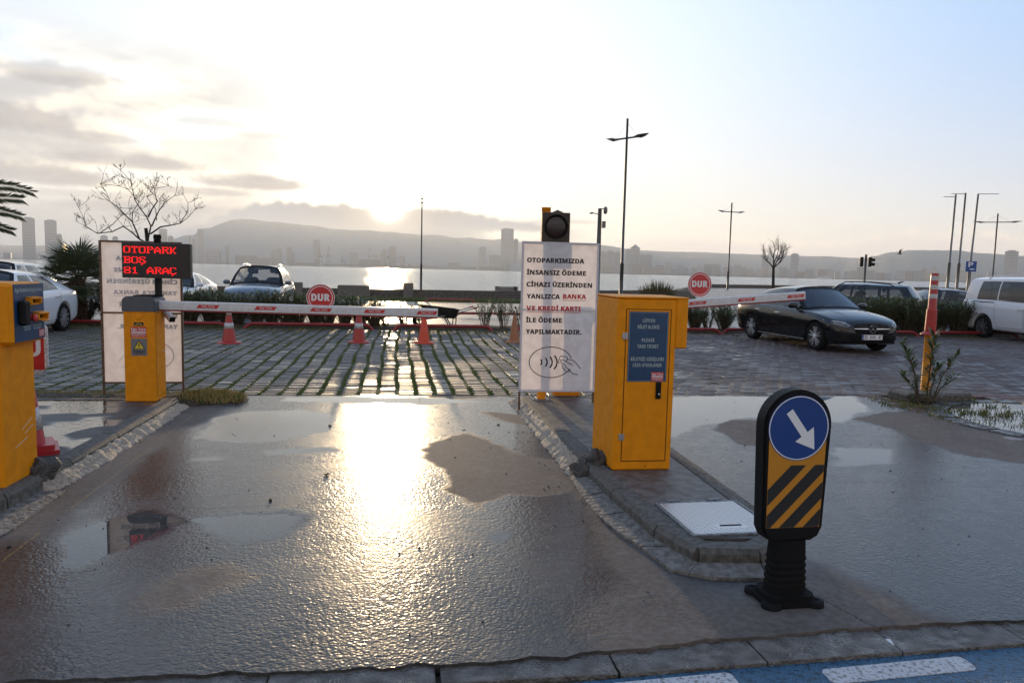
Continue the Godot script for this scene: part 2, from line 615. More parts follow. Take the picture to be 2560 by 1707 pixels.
func lane_material() -> StandardMaterial3D:
	# where the asphalt has dried (d) and where water stands on it (p)
	var dry := [
		[0.62, -7.62, 0.36, -7.27, 0.17, -6.83, 0.22, -6.43, 0.33, -5.95, 0.28, -5.53, 0.42, -5.26, 0.54, -5.12, 0.68, -5.29, 0.80, -5.44, 1.22, -5.47, 1.5, -5.70, 1.5, -6.38, 1.02, -6.71, 0.80, -7.35],
		[-2.08, -9.95, -2.09, -8.29, -2.24, -7.56, -2.22, -6.56, -2.2, -5.69, -2.2, -4.78, -2.9, -4.4, -2.9, -9.95],
		[-1.32, -3.83, -1.30, -3.98, -1.16, -4.17, -1.00, -4.19, -0.84, -4.05, -0.92, -3.95, -1.06, -3.75, -1.21, -3.70],
		[0.87, -8.73, 1.16, -8.73, 1.5, -8.32, 1.5, -7.74, 1.15, -8.14],
		[3.38, -7.67, 3.83, -8.14, 4.26, -8.13, 3.65, -6.76, 3.38, -6.96],
		[5.4, -8.2, 6.9, -8.9, 6.9, -6.0, 5.86, -6.04, 5.45, -6.50, 5.40, -6.87, 5.52, -7.61],
		[1.38, -5.58, 1.47, -4.51, 1.54, -3.82, 1.87, -3.51, 2.45, -3.95, 2.55, -3.55, 2.85, -2.9, 1.59, -2.9, 1.0, -2.9, 0.85, -3.33, 1.22, -3.85, 1.25, -4.77],
		[0.3, -9.95, 0.3, -9.66, 0.7, -9.6, 1.0, -9.72, 1.5, -9.72, 1.5, -9.95],
	]
	var pool := [
		[-2.02, -7.85, -2.03, -8.41, -1.83, -8.78, -1.16, -8.90, -0.85, -8.51, -0.82, -7.81, -1.02, -7.51, -1.35, -7.25, -1.73, -7.32, -1.97, -7.45],
		[-1.93, -4.26, -1.93, -4.45, -2.08, -4.71, -2.02, -4.97, -1.92, -5.14, -1.78, -5.25, -1.52, -5.08, -1.42, -4.98, -1.50, -4.77, -1.58, -4.56, -1.71, -4.37, -1.83, -4.29],
		[-1.40, -5.05, -1.08, -5.14, -0.82, -5.15, -0.63, -5.04, -0.63, -4.79, -0.76, -4.60, -0.96, -4.55, -1.14, -4.67],
		[0.54, -4.56, 0.67, -4.61, 0.65, -4.46, 0.55, -4.43],
		[3.78, -9.72, 6.44, -9.78, 5.99, -8.78, 5.11, -7.98, 4.43, -8.25, 3.88, -8.27, 3.25, -7.79, 2.84, -7.37, 2.4, -7.3, 2.4, -9.72],
		[4.33, -6.73, 4.93, -6.70, 4.53, -6.13, 3.93, -6.09],
		[-1.88, -6.69, -1.66, -6.71, -1.60, -6.60, -1.81, -6.57],
		[-1.3, -6.9, -0.7, -6.98, -0.6, -6.86, -1.2, -6.75],
		[-1.5, -9.75, 0.2, -9.72, 0.9, -9.4, 0.2, -9.2, -0.6, -9.3, -1.5, -9.45],
	]
	var W := 560
	var H := 386
	var dm := PackedFloat32Array()
	var pm := PackedFloat32Array()
	dm.resize(W * H)
	pm.resize(W * H)
	var n1 := noise(31, 0.9, 4)
	var n2 := noise(32, 3.5, 3)
	for kind in 2:
		for a in (dry if kind == 0 else pool):
			var poly := flat(a)
			var lo := poly[0]
			var hi := poly[0]
			for q in poly:
				lo = lo.min(q)
				hi = hi.max(q)
			var i0 := clampi(int((lo.x - 0.3 - LX0) / (LX1 - LX0) * W), 0, W - 1)
			var i1 := clampi(int((hi.x + 0.3 - LX0) / (LX1 - LX0) * W), 0, W - 1)
			var j0 := clampi(int((lo.y - 0.3 - LZ0) / (LZ1 - LZ0) * H), 0, H - 1)
			var j1 := clampi(int((hi.y + 0.3 - LZ0) / (LZ1 - LZ0) * H), 0, H - 1)
			var soft: bool = kind == 0 and (a[0] == -1.32 or a[0] == 1.38 or a[0] == -2.08)
			for j in range(j0, j1 + 1):
				for i in range(i0, i1 + 1):
					var p := Vector2(lerpf(LX0, LX1, (i + 0.5) / W), lerpf(LZ0, LZ1, (j + 0.5) / H))
					var s := outside(p, poly) + 0.09 * n1.get_noise_2d(p.x, p.y) + 0.05 * n2.get_noise_2d(p.x, p.y)
					var k := j * W + i
					if kind == 0:
						dm[k] = maxf(dm[k], smoothstep(-0.14, 0.16, s) if soft else smoothstep(-0.05, 0.06, s))
					else:
						pm[k] = maxf(pm[k], smoothstep(-0.07, 0.07, s))
	var rough := PackedByteArray()
	var color := PackedByteArray()
	var level := PackedByteArray()
	rough.resize(W * H * 3)
	color.resize(W * H * 3)
	level.resize(W * H * 4)
	for j in H:
		for i in W:
			var k := j * W + i
			var x := lerpf(LX0, LX1, (i + 0.5) / W)
			var z := lerpf(LZ0, LZ1, (j + 0.5) / H)
			var v := n1.get_noise_2d(x * 0.8 + 9.0, z * 0.8)
			var v2 := n2.get_noise_2d(x * 1.3, z * 1.3 + 5.0)
			var d := dm[k] * (1.0 - pm[k])
			var streak := n1.get_noise_2d(x * 0.5, z * 3.0 + 40.0)
			var r := lerpf(0.25 + 0.09 * v + 0.05 * v2 + 0.06 * maxf(streak, 0.0), 0.78, d)
			r = lerpf(r, 0.02, pm[k])
			var wet := Color(0.232, 0.224, 0.218).lightened(clampf(0.05 * v + 0.04 * streak, 0.0, 0.1)).darkened(clampf(-0.25 * v, 0.0, 0.2))
			var dr := Color(0.365, 0.328, 0.302).lightened(clampf(0.10 * v2, 0.0, 0.1)).darkened(clampf(-0.2 * v, 0.0, 0.15))
			var c := wet.lerp(dr, d)
			rough[k * 3] = int(clampf(r, 0.0, 1.0) * 255.0)
			rough[k * 3 + 1] = rough[k * 3]
			rough[k * 3 + 2] = rough[k * 3]
			color[k * 3] = c.r8
			color[k * 3 + 1] = c.g8
			color[k * 3 + 2] = c.b8
			level[k * 4] = 128
			level[k * 4 + 1] = 128
			level[k * 4 + 2] = 128
			level[k * 4 + 3] = int(clampf(pm[k] * 1.0 + (1.0 - pm[k]) * (0.45 * d + 0.5 * clampf(v * 1.6 + 0.3, 0.0, 1.0)), 0.0, 1.0) * 255.0)
	var S := 2048
	var S2 := 1412
	var ri := Image.create_from_data(W, H, false, Image.FORMAT_RGB8, rough)
	ri.resize(1120, 772, Image.INTERPOLATE_CUBIC)
	var ci := Image.create_from_data(W, H, false, Image.FORMAT_RGB8, color)
	ci.resize(S, S2, Image.INTERPOLATE_CUBIC)
	ci.convert(Image.FORMAT_RGBA8)
	var li := Image.create_from_data(W, H, false, Image.FORMAT_RGBA8, level)
	li.resize(S, S2, Image.INTERPOLATE_CUBIC)
	# stones of the surface
	var cell := noise(41, 0.30, 2, FastNoiseLite.TYPE_CELLULAR)
	cell.cellular_return_type = FastNoiseLite.RETURN_DISTANCE
	var hi2 := cell.get_image(S, S2, true, false, true)
	hi2.convert(Image.FORMAT_RGBA8)
	var fine := noise(42, 0.09, 4).get_image(S, S2, false, false, true)
	fine.convert(Image.FORMAT_RGBA8)
	var fd := fine.get_data()
	fd.fill(90)
	var mixer := Image.create_from_data(S, S2, false, Image.FORMAT_RGBA8, fd)
	mixer.blit_rect(fine, Rect2i(0, 0, S, S2), Vector2i.ZERO)
	var half := mixer.get_data()
	for k in range(3, half.size(), 4):
		half[k] = 110
	mixer = Image.create_from_data(S, S2, false, Image.FORMAT_RGBA8, half)
	hi2.blend_rect(mixer, Rect2i(0, 0, S, S2), Vector2i.ZERO)
	hi2.blend_rect(li, Rect2i(0, 0, S, S2), Vector2i.ZERO)
	# speckle of the stones in the colour
	for k in range(0, half.size(), 4):
		half[k + 3] = 26
	ci.blend_rect(Image.create_from_data(S, S2, false, Image.FORMAT_RGBA8, half), Rect2i(0, 0, S, S2), Vector2i.ZERO)
	# saw cuts, a stretched yellow chalk line and cracks
	var px := func(x: float, z: float, w: float, h: float, c: Color, deep: int) -> void:
		var r := Rect2i(int((x - LX0) / (LX1 - LX0) * S), int((z - LZ0) / (LZ1 - LZ0) * S2), maxi(1, int(w / (LX1 - LX0) * S)), maxi(1, int(h / (LZ1 - LZ0) * S2)))
		ci.fill_rect(r, c)
		if deep >= 0:
			hi2.fill_rect(r, Color8(deep, deep, deep))
	for i in 260:
		var t := i / 260.0
		px.call(lerpf(-1.95, 0.55, t), -5.27 + 0.05 * sin(t * 9.0) * t + 0.006 * n2.get_noise_1d(i), 0.011, 0.006, Color(0.16, 0.14, 0.13), 40)
		px.call(lerpf(-1.2, 0.5, t), -9.13 + 0.02 * t, 0.009, 0.006, Color(0.18, 0.16, 0.15), 50)
		px.call(lerpf(2.5, 5.4, t), -5.62 + 0.1 * t, 0.012, 0.006, Color(0.2, 0.18, 0.17), 50)
		px.call(0.40 - 0.02 * t, lerpf(-5.75, -5.3, t), 0.006, 0.006, Color(0.2, 0.17, 0.15), 60)
		if i % 9 != 0 and (i / 23) % 5 != 3:
			px.call(lerpf(-2.345, -2.225, t), lerpf(-8.75, -3.9, t), 0.010, 0.022, Color(0.50, 0.42, 0.26), -1)
		px.call(lerpf(2.55, 3.9, t), lerpf(-5.6, -4.2, t) + 0.02 * n2.get_noise_1d(i * 3.0), 0.006, 0.006, Color(0.5, 0.44, 0.33), -1)
	for i in 160:
		var t := i / 160.0
		px.call(lerpf(2.20, 2.34, t) + 0.03 * n2.get_noise_1d(i * 2.0), lerpf(-3.55, -3.03, t), 0.007, 0.007, Color(0.13, 0.12, 0.11), 10)
	var m := StandardMaterial3D.new()
	m.albedo_texture = ImageTexture.create_from_image(ci)
	m.roughness = 1.0
	m.roughness_texture = ImageTexture.create_from_image(ri)
	m.roughness_texture_channel = BaseMaterial3D.TEXTURE_CHANNEL_RED
	m.heightmap_enabled = true
	m.heightmap_texture = ImageTexture.create_from_image(hi2)
	m.heightmap_scale = 0.50
	m.metallic_specular = 0.36   # a film of water
	m.texture_repeat = false
	return m

func build_ground() -> void:
	# the land under everything, then the sea
	var ground := grime(mat(0.14, 0.12, 0.095, 0.8), T.dirty, 0.25, T.lumps, 2.0, true)
	var st := sheet(-260, 320, -22.0, 60, -0.06)
	struct("ground", st, ground)
	# asphalt of the two lanes, its front edge broken off
	var am := lane_material()
	var nz := noise(51, 2.2, 4)
	var a := mb(true)
	var nx := 260
	var edge := func(x: float) -> float:
		var z := lerpf(-3.10, -3.06, smoothstep(-1.6, -0.2, x))
		z = lerpf(z, -3.19, smoothstep(0.3, 2.3, x))
		return z + 0.035 * nz.get_noise_1d(x * 1.5) + 0.012 * nz.get_noise_1d(x * 11.0)
	for i in nx:
		var x0 := lerpf(LX0, LX1, float(i) / nx)
		var x1 := lerpf(LX0, LX1, float(i + 1) / nx)
		var z0: float = edge.call(x0)
		var z1: float = edge.call(x1)
		for v in [Vector3(x0, 0, LZ0), Vector3(x1, 0, LZ0), Vector3(x0, 0, z0), Vector3(x1, 0, LZ0), Vector3(x1, 0, z1), Vector3(x0, 0, z0)]:
			a.set_uv(Vector2((v.x - LX0) / (LX1 - LX0), (v.z - LZ0) / (LZ1 - LZ0)))
			a.add_vertex(v)
		a.set_smooth_group(1)
		for v in [Vector3(x0, 0, z0), Vector3(x1, 0, z1), Vector3(x0, -0.04, z0 - 0.004), Vector3(x1, 0, z1), Vector3(x1, -0.04, z1 - 0.004), Vector3(x0, -0.04, z0 - 0.004)]:
			a.set_uv(Vector2((v.x - LX0) / (LX1 - LX0), 0.99))
			a.add_vertex(v)
		a.set_smooth_group(0)
	struct("asphalt_lane", a, am)
	# gutter of concrete slabs between the lanes and the road
	var gutter := Node3D.new()
	gutter.name = "gutter"
	add_child(gutter)
	gutter.set_meta("kind", "structure")
	var gm := grime(roughen(mat(0.15, 0.135, 0.12), T.wetmap), T.dirty, 0.8, T.grain, 0.5, true)
	var cuts := [-4.2, -3.45, -2.7, -1.95, -1.2, -0.55, 0.162, 0.93, 1.62, 2.30, 2.98, 3.7, 4.5, 5.3, 6.1, 6.9]
	for i in cuts.size() - 1:
		var s := mb()
		var g0: float = cuts[i] + 0.003
		var g1: float = cuts[i + 1] - (0.02 if i == 5 else 0.003)
		box(s, Vector3((g0 + g1) * 0.5, -0.056 + 0.002 * sin(i * 4.1), -3.09 - 0.034 * maxf(0.0, (g0 + g1) * 0.5 - 1.0)), Vector3(g1 - g0, 0.08, 0.31), 0.004, Basis(Vector3.UP, 0.034 if g0 > 0.9 else 0.0))
		part("gutter_slab", s, gm, gutter)
	# the road with its blue cycle lane
	var road := grime(roughen(mat(0.06, 0.057, 0.055), T.wetmap), T.dirty, 0.5, T.grain, 0.5, true)
	struct("road", sheet(-60, 60, -2.9, 30, -0.048), road)
	T.worn = ramp_tex(noise(71, 0.03, 5), 512, Color(0.62, 0.60, 0.58), Color(1, 1, 1), 0.1, 0.55)
	var blue := grime(mat(0.035, 0.115, 0.20, 0.42), T.worn, 1.3, T.grain, 0.6, true)
	var bl := mb()
	slab(bl, PackedVector2Array([Vector2(-40, -2.86), Vector2(0.4, -2.90), Vector2(1.2, -2.94), Vector2(2.3, -2.985), Vector2(3.1, -3.0), Vector2(40, -4.6), Vector2(40, -1.2), Vector2(-40, -1.0)]), -0.06, -0.036)
	struct("cycle_lane", bl, blue)
	var wm := grime(mat(0.62, 0.62, 0.64, 0.55), T.worn, 2.2, T.grain, 0.5, true)
	for q in [[1.84, -2.885, 2.57, -2.885, 0.115], [0.72, -2.865, 1.43, -2.865, 0.11]]:
		var w := mb()
		var mid := Vector2((q[0] + q[2]) * 0.5, (q[1] + q[3]) * 0.5 + 0.02)
		var shape := PackedVector2Array()
		for v in round_rect(q[2] - q[0], q[4], 0.03):
			shape.append(mid + Vector2(v.x, v.y - 0.06 * v.x))
		slab(w, shape, -0.05, -0.032)
		struct("lane_marking", w, wm)

func dir_at(az: float, dist: float, y := 0.0) -> Vector3:
	var a := deg_to_rad(az)
	return Vector3(sin(a) * dist, y, -cos(a) * dist)

func ridge(called: String, keys: Array, dist: float, foot: float, m: Material, seed_: int, rough: float) -> void:   # keys: azimuth, elevation of the crest as seen from the car park
	var st := mb(true)
	var n := noise(seed_, 0.004, 5)
	var a0: float = keys[0]
	var a1: float = keys[keys.size() - 2]
	var steps := int((a1 - a0) * 6.0)
	var rows := []
	for i in steps + 1:
		var az := lerpf(a0, a1, float(i) / steps)
		var k := 0
		while k < keys.size() - 4 and keys[k + 2] < az:
			k += 2
		var t := smoothstep(keys[k], keys[k + 2], az)
		var h := dist * tan(deg_to_rad(lerpf(keys[k + 1], keys[k + 3], t))) + 1.7
		var row := PackedVector3Array()
		for j in 13:
			var u := j / 8.0
			var d := lerpf(foot, dist, u) if u <= 1.0 else lerpf(dist, dist * 1.06, (u - 1.0) * 2.0)
			var p := dir_at(az, d)
			var y := h * (pow(u, 0.85) if u <= 1.0 else 1.0 - pow((u - 1.0) * 2.0, 1.5))
			y += h * rough * n.get_noise_2d(p.x, p.z) * sin(minf(u, 1.0) * PI * 0.5) * (1.4 if u < 0.95 else 0.35)
			y += (3.0 * absf(n.get_noise_2d(p.x * 9.0, p.z * 9.0)) if u > 0.05 else 0.0) * dist / 3000.0
			p.y = maxf(y, 0.0) - 0.5
			row.append(p)
		rows.append(row)
	for i in steps:
		for j in 12:
			quad(st, rows[i][j], rows[i][j + 1], rows[i + 1][j + 1], rows[i + 1][j])
	struct(called, st, m)

func tower_mesh(w: float, d: float, h: float, floors: int, cols: int, kind: int) -> Array:   # [body, windows]
	var b := mb()
	box(b, Vector3(0, h * 0.5, 0), Vector3(w, h, d))
	if kind != 2:
		box(b, Vector3(0, h + 1.4, 0), Vector3(w * 0.62, 2.8, d * 0.6))
	var g := mb()
	var fh := h / floors
	for f in floors:
		var y := (f + 0.55) * fh
		if cols == 0:
			for s in [-1.0, 1.0]:
				face(g, Vector3(-w * 0.5 + 0.6, y - fh * 0.25, s * (d * 0.5 + 0.15)), Vector3(w * 0.5 - 0.6, y - fh * 0.25, s * (d * 0.5 + 0.15)), Vector3(w * 0.5 - 0.6, y + fh * 0.25, s * (d * 0.5 + 0.15)), Vector3(-w * 0.5 + 0.6, y + fh * 0.25, s * (d * 0.5 + 0.15)), Vector3(0, 0, s))
				face(g, Vector3(s * (w * 0.5 + 0.15), y - fh * 0.25, -d * 0.5 + 0.6), Vector3(s * (w * 0.5 + 0.15), y - fh * 0.25, d * 0.5 - 0.6), Vector3(s * (w * 0.5 + 0.15), y + fh * 0.25, d * 0.5 - 0.6), Vector3(s * (w * 0.5 + 0.15), y + fh * 0.25, -d * 0.5 + 0.6), Vector3(s, 0, 0))
		else:
			for c in cols:
				var x := -w * 0.5 + (c + 0.5) * w / cols
				var ww := w / cols * 0.32
				face(g, Vector3(x - ww, y - fh * 0.28, d * 0.5 + 0.12), Vector3(x + ww, y - fh * 0.28, d * 0.5 + 0.12), Vector3(x + ww, y + fh * 0.28, d * 0.5 + 0.12), Vector3(x - ww, y + fh * 0.28, d * 0.5 + 0.12), Vector3(0, 0, 1))
	return [b, g]

func far_tower(called: String, label: String, az: float, w: float, h: float, dist: float, wall: Material, glass: Material, cols := 0, group := "", depth := 0.0) -> Node3D:
	var t := thing(called, label, "building", dir_at(az, dist, 0.0), -deg_to_rad(az), group)
	var s := tower_mesh(w, depth if depth > 0.0 else w * 0.8, h, maxi(2, int(h / 4.2)), cols, 0 if h > 40.0 else 2)
	part("wall", s[0], wall, t)
	stuff(part("window_bands" if cols == 0 else "windows", s[1], glass, t))
	return t

func crane(label: String, az: float, h: float, w: float, dist: float, m: Material) -> void:
	var t := thing("gantry_crane", label, "crane", dir_at(az, dist), -deg_to_rad(az), "gantry cranes of the port across the bay")
	var s := mb()
	for x in [-1.0, 1.0]:
		for z in [-1.0, 1.0]:
			tube(s, [Vector3(x * w * 0.35, 0, z * 9), Vector3(x * w * 0.22, h * 0.48, z * 7)], 1.1, 0.9, 5)
	for y in [0.22, 0.47]:
		for z in [-1.0, 1.0]:
			tube(s, [Vector3(-w * 0.3, h * y, z * 7.5), Vector3(w * 0.3, h * y, z * 7.5)], 0.9, 0.9, 5)
		for x in [-1.0, 1.0]:
			tube(s, [Vector3(x * w * 0.28, h * y, -8), Vector3(x * w * 0.28, h * y, 8)], 0.9, 0.9, 5)
	part("portal", s, m, t)
	var k := mb()
	tube(k, [Vector3(-3, h * 0.48, 0), Vector3(0, h, 0)], 1.0, 0.5, 5)
	tube(k, [Vector3(3, h * 0.48, 0), Vector3(0, h, 0)], 1.0, 0.5, 5)
	part("mast", k, m, t)
	var b := mb()
	tube(b, [Vector3(-w * 0.2, h * 0.5, 0), Vector3(w * 0.75, h * 0.5, 0)], 1.2, 0.8, 5)
	tube(b, [Vector3(0, h, 0), Vector3(w * 0.7, h * 0.52, 0)], 0.35, 0.35, 4)
	part("boom", b, m, t)
	var c := mb()
	box(c, Vector3(-1, h * 0.53, 0), Vector3(8, 5, 6))
	part("machine_house", c, m, t)

func build_far_shore() -> void:
	# sea, far land, hills
	T.chop = ramp_tex(noise(15, 0.011, 4), 512, Color(0, 0, 0), Color(1, 1, 1), 0.1, 0.9)
	var water := mat(0.07, 0.10, 0.11, 0.10)
	water.metallic_specular = 1.0
	grime(water, null, 0.11, T.chop, 18.0, true)
	water.uv1_scale = Vector3(0.045, 0.11, 0.12)
	struct("sea", sheet(-2600, 2900, -2600, -41.0, -1.0, 8, 8), water)
	var land := mat(0.13, 0.13, 0.11, 0.9)
	var st := mb(true)
	for i in 90:
		var a := lerpf(-34.0, 56.0, i / 90.0)
		var b := lerpf(-34.0, 56.0, (i + 1) / 90.0)
		var d0 := lerpf(2400.0, 2000.0, smoothstep(8.0, 15.0, a))
		var d1 := lerpf(2400.0, 2000.0, smoothstep(8.0, 15.0, b))
		quad(st, dir_at(a, d0, 0.8), dir_at(a, 4500, 0.8), dir_at(b, 4500, 0.8), dir_at(b, d1, 0.8))
		quad(st, dir_at(a, d0, -1.2), dir_at(a, d0, 0.8), dir_at(b, d1, 0.8), dir_at(b, d1, -1.2))
	struct("far_shore", st, land)
	var scrub := mat(0.16, 0.165, 0.15, 0.95)
	ridge("mountain", [-36.0, 0.9, -26.0, 0.8, -20.8, 1.0, -17.3, 1.35, -15.1, 1.9, -14.25, 2.5, -12.2, 3.15, -10.4, 3.2, -7.4, 2.95, -4.0, 2.7, -1.0, 2.6, 2.2, 2.5, 4.2, 2.4, 6.6, 2.25, 10.3, 2.12, 14.0, 1.9, 20.0, 1.2], 4300, 3000, scrub, 61, 0.16)
	ridge("hill", [8.0, 1.7, 11.0, 2.12, 14.9, 2.07, 18.2, 1.73, 20.8, 1.68, 25.2, 1.59, 30.5, 1.52, 32.8, 1.43, 38.0, 1.2, 48.0, 1.2, 58.0, 0.8], 3300, 2150, scrub, 62, 0.08)
	ridge("hill", [29.0, 0.4, 31.5, 1.0, 33.6, 1.42, 35.2, 1.86, 36.5, 2.02, 39.0, 2.02, 40.5, 1.82, 42.7, 1.69, 48.0, 1.6, 60.0, 0.9], 2900, 2120, scrub, 63, 0.06)
	# houses on the slopes to the right
	var house := mb()
	box(house, Vector3(0, 4, 0), Vector3(11, 8, 10))
	var hm := mat(0.42, 0.38, 0.34, 0.9)
	house.generate_normals()
	var hmesh := house.commit()
	hmesh.surface_set_material(0, hm)
	var where := []
	for i in 2600:
		var az := rng.randf_range(12.0, 50.0)
		var u := pow(rng.randf(), 1.3)
		var el := lerpf(0.32, 1.35 + (0.45 if az > 34.0 else 0.0), u)
		var dist := lerpf(2180.0, 3150.0 if az < 33.0 else 2780.0, u)
		where.append(Transform3D(Basis(Vector3.UP, rng.randf() * 3.0).scaled(Vector3(1, rng.randf_range(0.8, 1.9), 1)), dir_at(az, dist, dist * tan(deg_to_rad(el)) - 16.0)))
	scatter("hillside_houses", hmesh, where, [], self)
	# towers on the left and in the middle
	var pale := mat(0.34, 0.36, 0.38, 0.6)
	var grey := mat(0.20, 0.22, 0.24, 0.6)
	var glass := mat(0.13, 0.15, 0.17, 0.3)
	var cream := mat(0.42, 0.38, 0.33, 0.8)
	var dark := mat(0.12, 0.13, 0.14, 0.7)
	var L := 2450.0
	# azimuth, width, height, wall, label
	for b in [
		[-24.81, 30, 112, 3, "left one of the twin glass towers above the fan palm"], [-23.60, 29, 108, 3, "right one of the twin glass towers above the fan palm"], [-23.14, 13, 70, 0, "slim low tower right of the twin glass towers"],
		[-20.56, 19, 71, 0, "hazy tower right of the fan palm crown"], [-19.89, 15, 69, 1, "smaller hazy tower just left of the white notice board"], [-16.95, 22, 97, 3, "glass tower seen through the bare tree above the display"], [-16.48, 16, 77, 0, "grey tower right of the display pole top"],
		[-15.24, 7, 79, 1, "slimmest dark tower right above the red display corner"], [-15.0, 9, 71, 1, "dark slim tower left of the tall flat topped tower"], [-14.54, 19, 101, 0, "tall flat topped tower between display and parked grey car"],
		[-14.03, 18, 39, 0, "low block left of the block with a roof house"], [-13.57, 21, 46, 0, "broad block with a roof house left of the grey car"], [-13.27, 6, 38, 1, "thin wing at the right of the roof house block"], [-12.79, 10, 55, 1, "narrow slab standing alone above the grey car"],
		[-9.60, 17, 47, 1, "left one of the paired dark blocks right of the grey car"], [-9.22, 16, 52, 1, "right one of the paired dark blocks right of the grey car"], [-8.52, 16, 55, 1, "dark tower with a lower wing above the stop sign"], [-8.25, 8, 42, 1, "lower wing of the dark tower above the stop sign"],
		[-6.56, 21, 81, 0, "tall rounded tower beside the left port crane"], [-3.88, 29, 47, 0, "plain wide block right of the left port crane"], [-2.26, 17, 43, 2, "small block between the two middle port cranes"], [-1.77, 11, 48, 2, "stepped block left of the tall tower under the sun"],
		[-1.58, 13, 59, 2, "slender block touching the tall tower under the sun"], [-0.97, 22, 69, 2, "tall tower right under the setting sun"], [-0.25, 18, 38, 1, "small block with an aerial left of the lamp mast"], [5.86, 23, 74, 0, "pale tower left of the tallest tower"],
		[6.83, 41, 48, 0, "low broad block at the foot of the tallest tower"], [7.75, 41, 135, 3, "tallest tower left of the white notice board"], [8.42, 15, 102, 0, "tower half hidden by the top of the white notice board"]]:
		far_tower("tower_building", b[4] + " across the bay", b[0], b[1], b[2], 2450, [pale, grey, cream, pale][b[3]], glass)
	for b in [[15.11, 18, 56, "pale tower just right of the camera pole"], [15.65, 20, 59, "pale tower second to the right of the camera pole"], [16.2, 19, 56, "pale tower left of the tall street lamp base"], [17.0, 13, 65, "stepped lower half of the tower with a pointed roof"], [18.12, 15, 50, "low tower right of the tower with a pointed roof"],
		[18.58, 18, 52, "dark tower second to the right of the pointed roof"], [27.05, 23, 51, "tower behind the small bare tree"], [28.96, 20, 60, "tower right of the small bare tree"], [42.03, 26, 72, "big hotel tower above the white van"], [37.21, 12, 32, "small cream tower left of the flagpoles"], [37.77, 12, 34, "small cream tower behind the flagpoles"]]:
		far_tower("tower_building", b[3] + " across the bay", b[0], b[1], b[2], 2055, cream if b[0] > 30.0 else pale, glass)
	var pt := far_tower("tower_building", "tall tower with a pointed roof right of the street lamp across the bay", 17.52, 26, 71, 2055, pale, glass)
	var roof := mb()
	lathe(roof, [Vector2(15, 71), Vector2(0.01, 80)], 4, Transform3D(Basis(Vector3.UP, PI / 4)))
	part("roof", roof, dark, pt)
	# sheds, pier and stadium on the port side
	for b in [[-11.49, 66, 27, "long low port hall above the grey car"], [-10.3, 38, 22, "low port hall right of the long hall"], [-2.71, 68, 25, "long low hall under the sun"], [3.72, 36, 22, "low dock hall right of the lamp mast"], [0.33, 101, 8, "long flat pier shed beside the lamp mast"], [4.08, 113, 9, "long flat roofed terminal left of the pale tower"], [-7.4, 60, 10, "flat shed left of the rounded tower"], [-5.0, 90, 8, "flat shed behind the left port crane"], [2.0, 90, 9, "flat shed right of the lamp mast"], [6.6, 80, 12, "flat hall in front of the tallest tower"]]:
		far_tower("port_shed", b[3] + " across the bay", b[0], b[1], b[2], 2435, dark, glass, 0, "", 40.0)
	crane("port crane with its boom beside the rounded tower across the bay", -6.35, 60, 24, 2430, dark)
	crane("slender tall port crane right of the rounded tower across the bay", -5.73, 65, 17, 2430, dark)
	crane("low squat port crane left of the plain wide block across the bay", -4.7, 33, 20, 2430, dark)
	crane("port crane right of the plain wide block, left of the sun", -2.7, 65, 15, 2430, dark)
	crane("port crane touching the tall tower under the sun", -1.29, 64, 14, 2430, dark)
	# rows of houses along the far waterfronts
	var kinds := []
	for k in 7:
		var o := Node3D.new()
		var w := [14.0, 18.0, 22.0, 16.0, 26.0, 12.0, 20.0][k] as float
		var h := [24.0, 27.0, 22.0, 30.0, 25.0, 20.0, 28.0][k] as float
		var s := tower_mesh(w, 14.0, h, int(h / 3.2), int(w / 3.4), 2)
		part("wall", s[0], [cream, pale, mat(0.36, 0.30, 0.26, 0.9), mat(0.46, 0.45, 0.43, 0.9), cream, pale, mat(0.28, 0.28, 0.27, 0.9)][k], o)
		stuff(part("windows", s[1], glass, o))
		kinds.append(o)
	var az := 13.6
	while az < 47.0:
		var k := rng.randi() % 7
		var o: Node3D = kinds[k]
		var w := [14.0, 18.0, 22.0, 16.0, 26.0, 12.0, 20.0][k] as float
		az += rad_to_deg(w * 0.5 / 2030.0)
		var r := dup(o, "waterfront_house", dir_at(az, 2030.0 + rng.randf_range(-8, 12)), -deg_to_rad(az) + rng.randf_range(-0.05, 0.05), "flat roofed apartment house in the hazy waterfront row across the bay")
		r.set_meta("category", "building")
		r.set_meta("group", "apartment houses along the far waterfront")
		r.scale.y = rng.randf_range(0.72, 1.12)
		az += rad_to_deg((w * 0.5 + (rng.randf_range(0.3, 2.0) if rng.randf() < 0.8 else 9.0)) / 2030.0)
	az = -27.0
	while az < 12.0:
		var k := rng.randi() % 7
		var w := [14.0, 18.0, 22.0, 16.0, 26.0, 12.0, 20.0][k] as float
		var r := dup(kinds[k], "port_house", dir_at(az, 2475.0 + rng.randf_range(-15, 40)), -deg_to_rad(az) + rng.randf_range(-0.3, 0.3), "small hazy house among the low port buildings across the bay")
		r.set_meta("category", "building")
		r.set_meta("group", "small houses on the far port shore")
		r.scale.y = rng.randf_range(0.25, 0.7)
		az += rad_to_deg((w + rng.randf_range(2.0, 40.0)) / 2475.0)
	for o in kinds:
		o.free()
	# ferry
	var fe := thing("ferry", "small white ferry lying off the far waterfront left of the traffic signal", "boat", dir_at(31.0, 1900.0, -1.0), -deg_to_rad(31.0))
	var hull := mb()
	slab(hull, PackedVector2Array([Vector2(-15, -4), Vector2(11, -4), Vector2(17, 0), Vector2(11, 4), Vector2(-15, 4)]), 0.0, 2.6)
	part("hull", hull, M.white_paint, fe)
	var cab := mb()
	box(cab, Vector3(-3, 3.9, 0), Vector3(20, 2.6, 6))
	box(cab, Vector3(3, 6.2, 0), Vector3(7, 2.0, 4.5))
	part("cabin", cab, M.white_paint, fe)
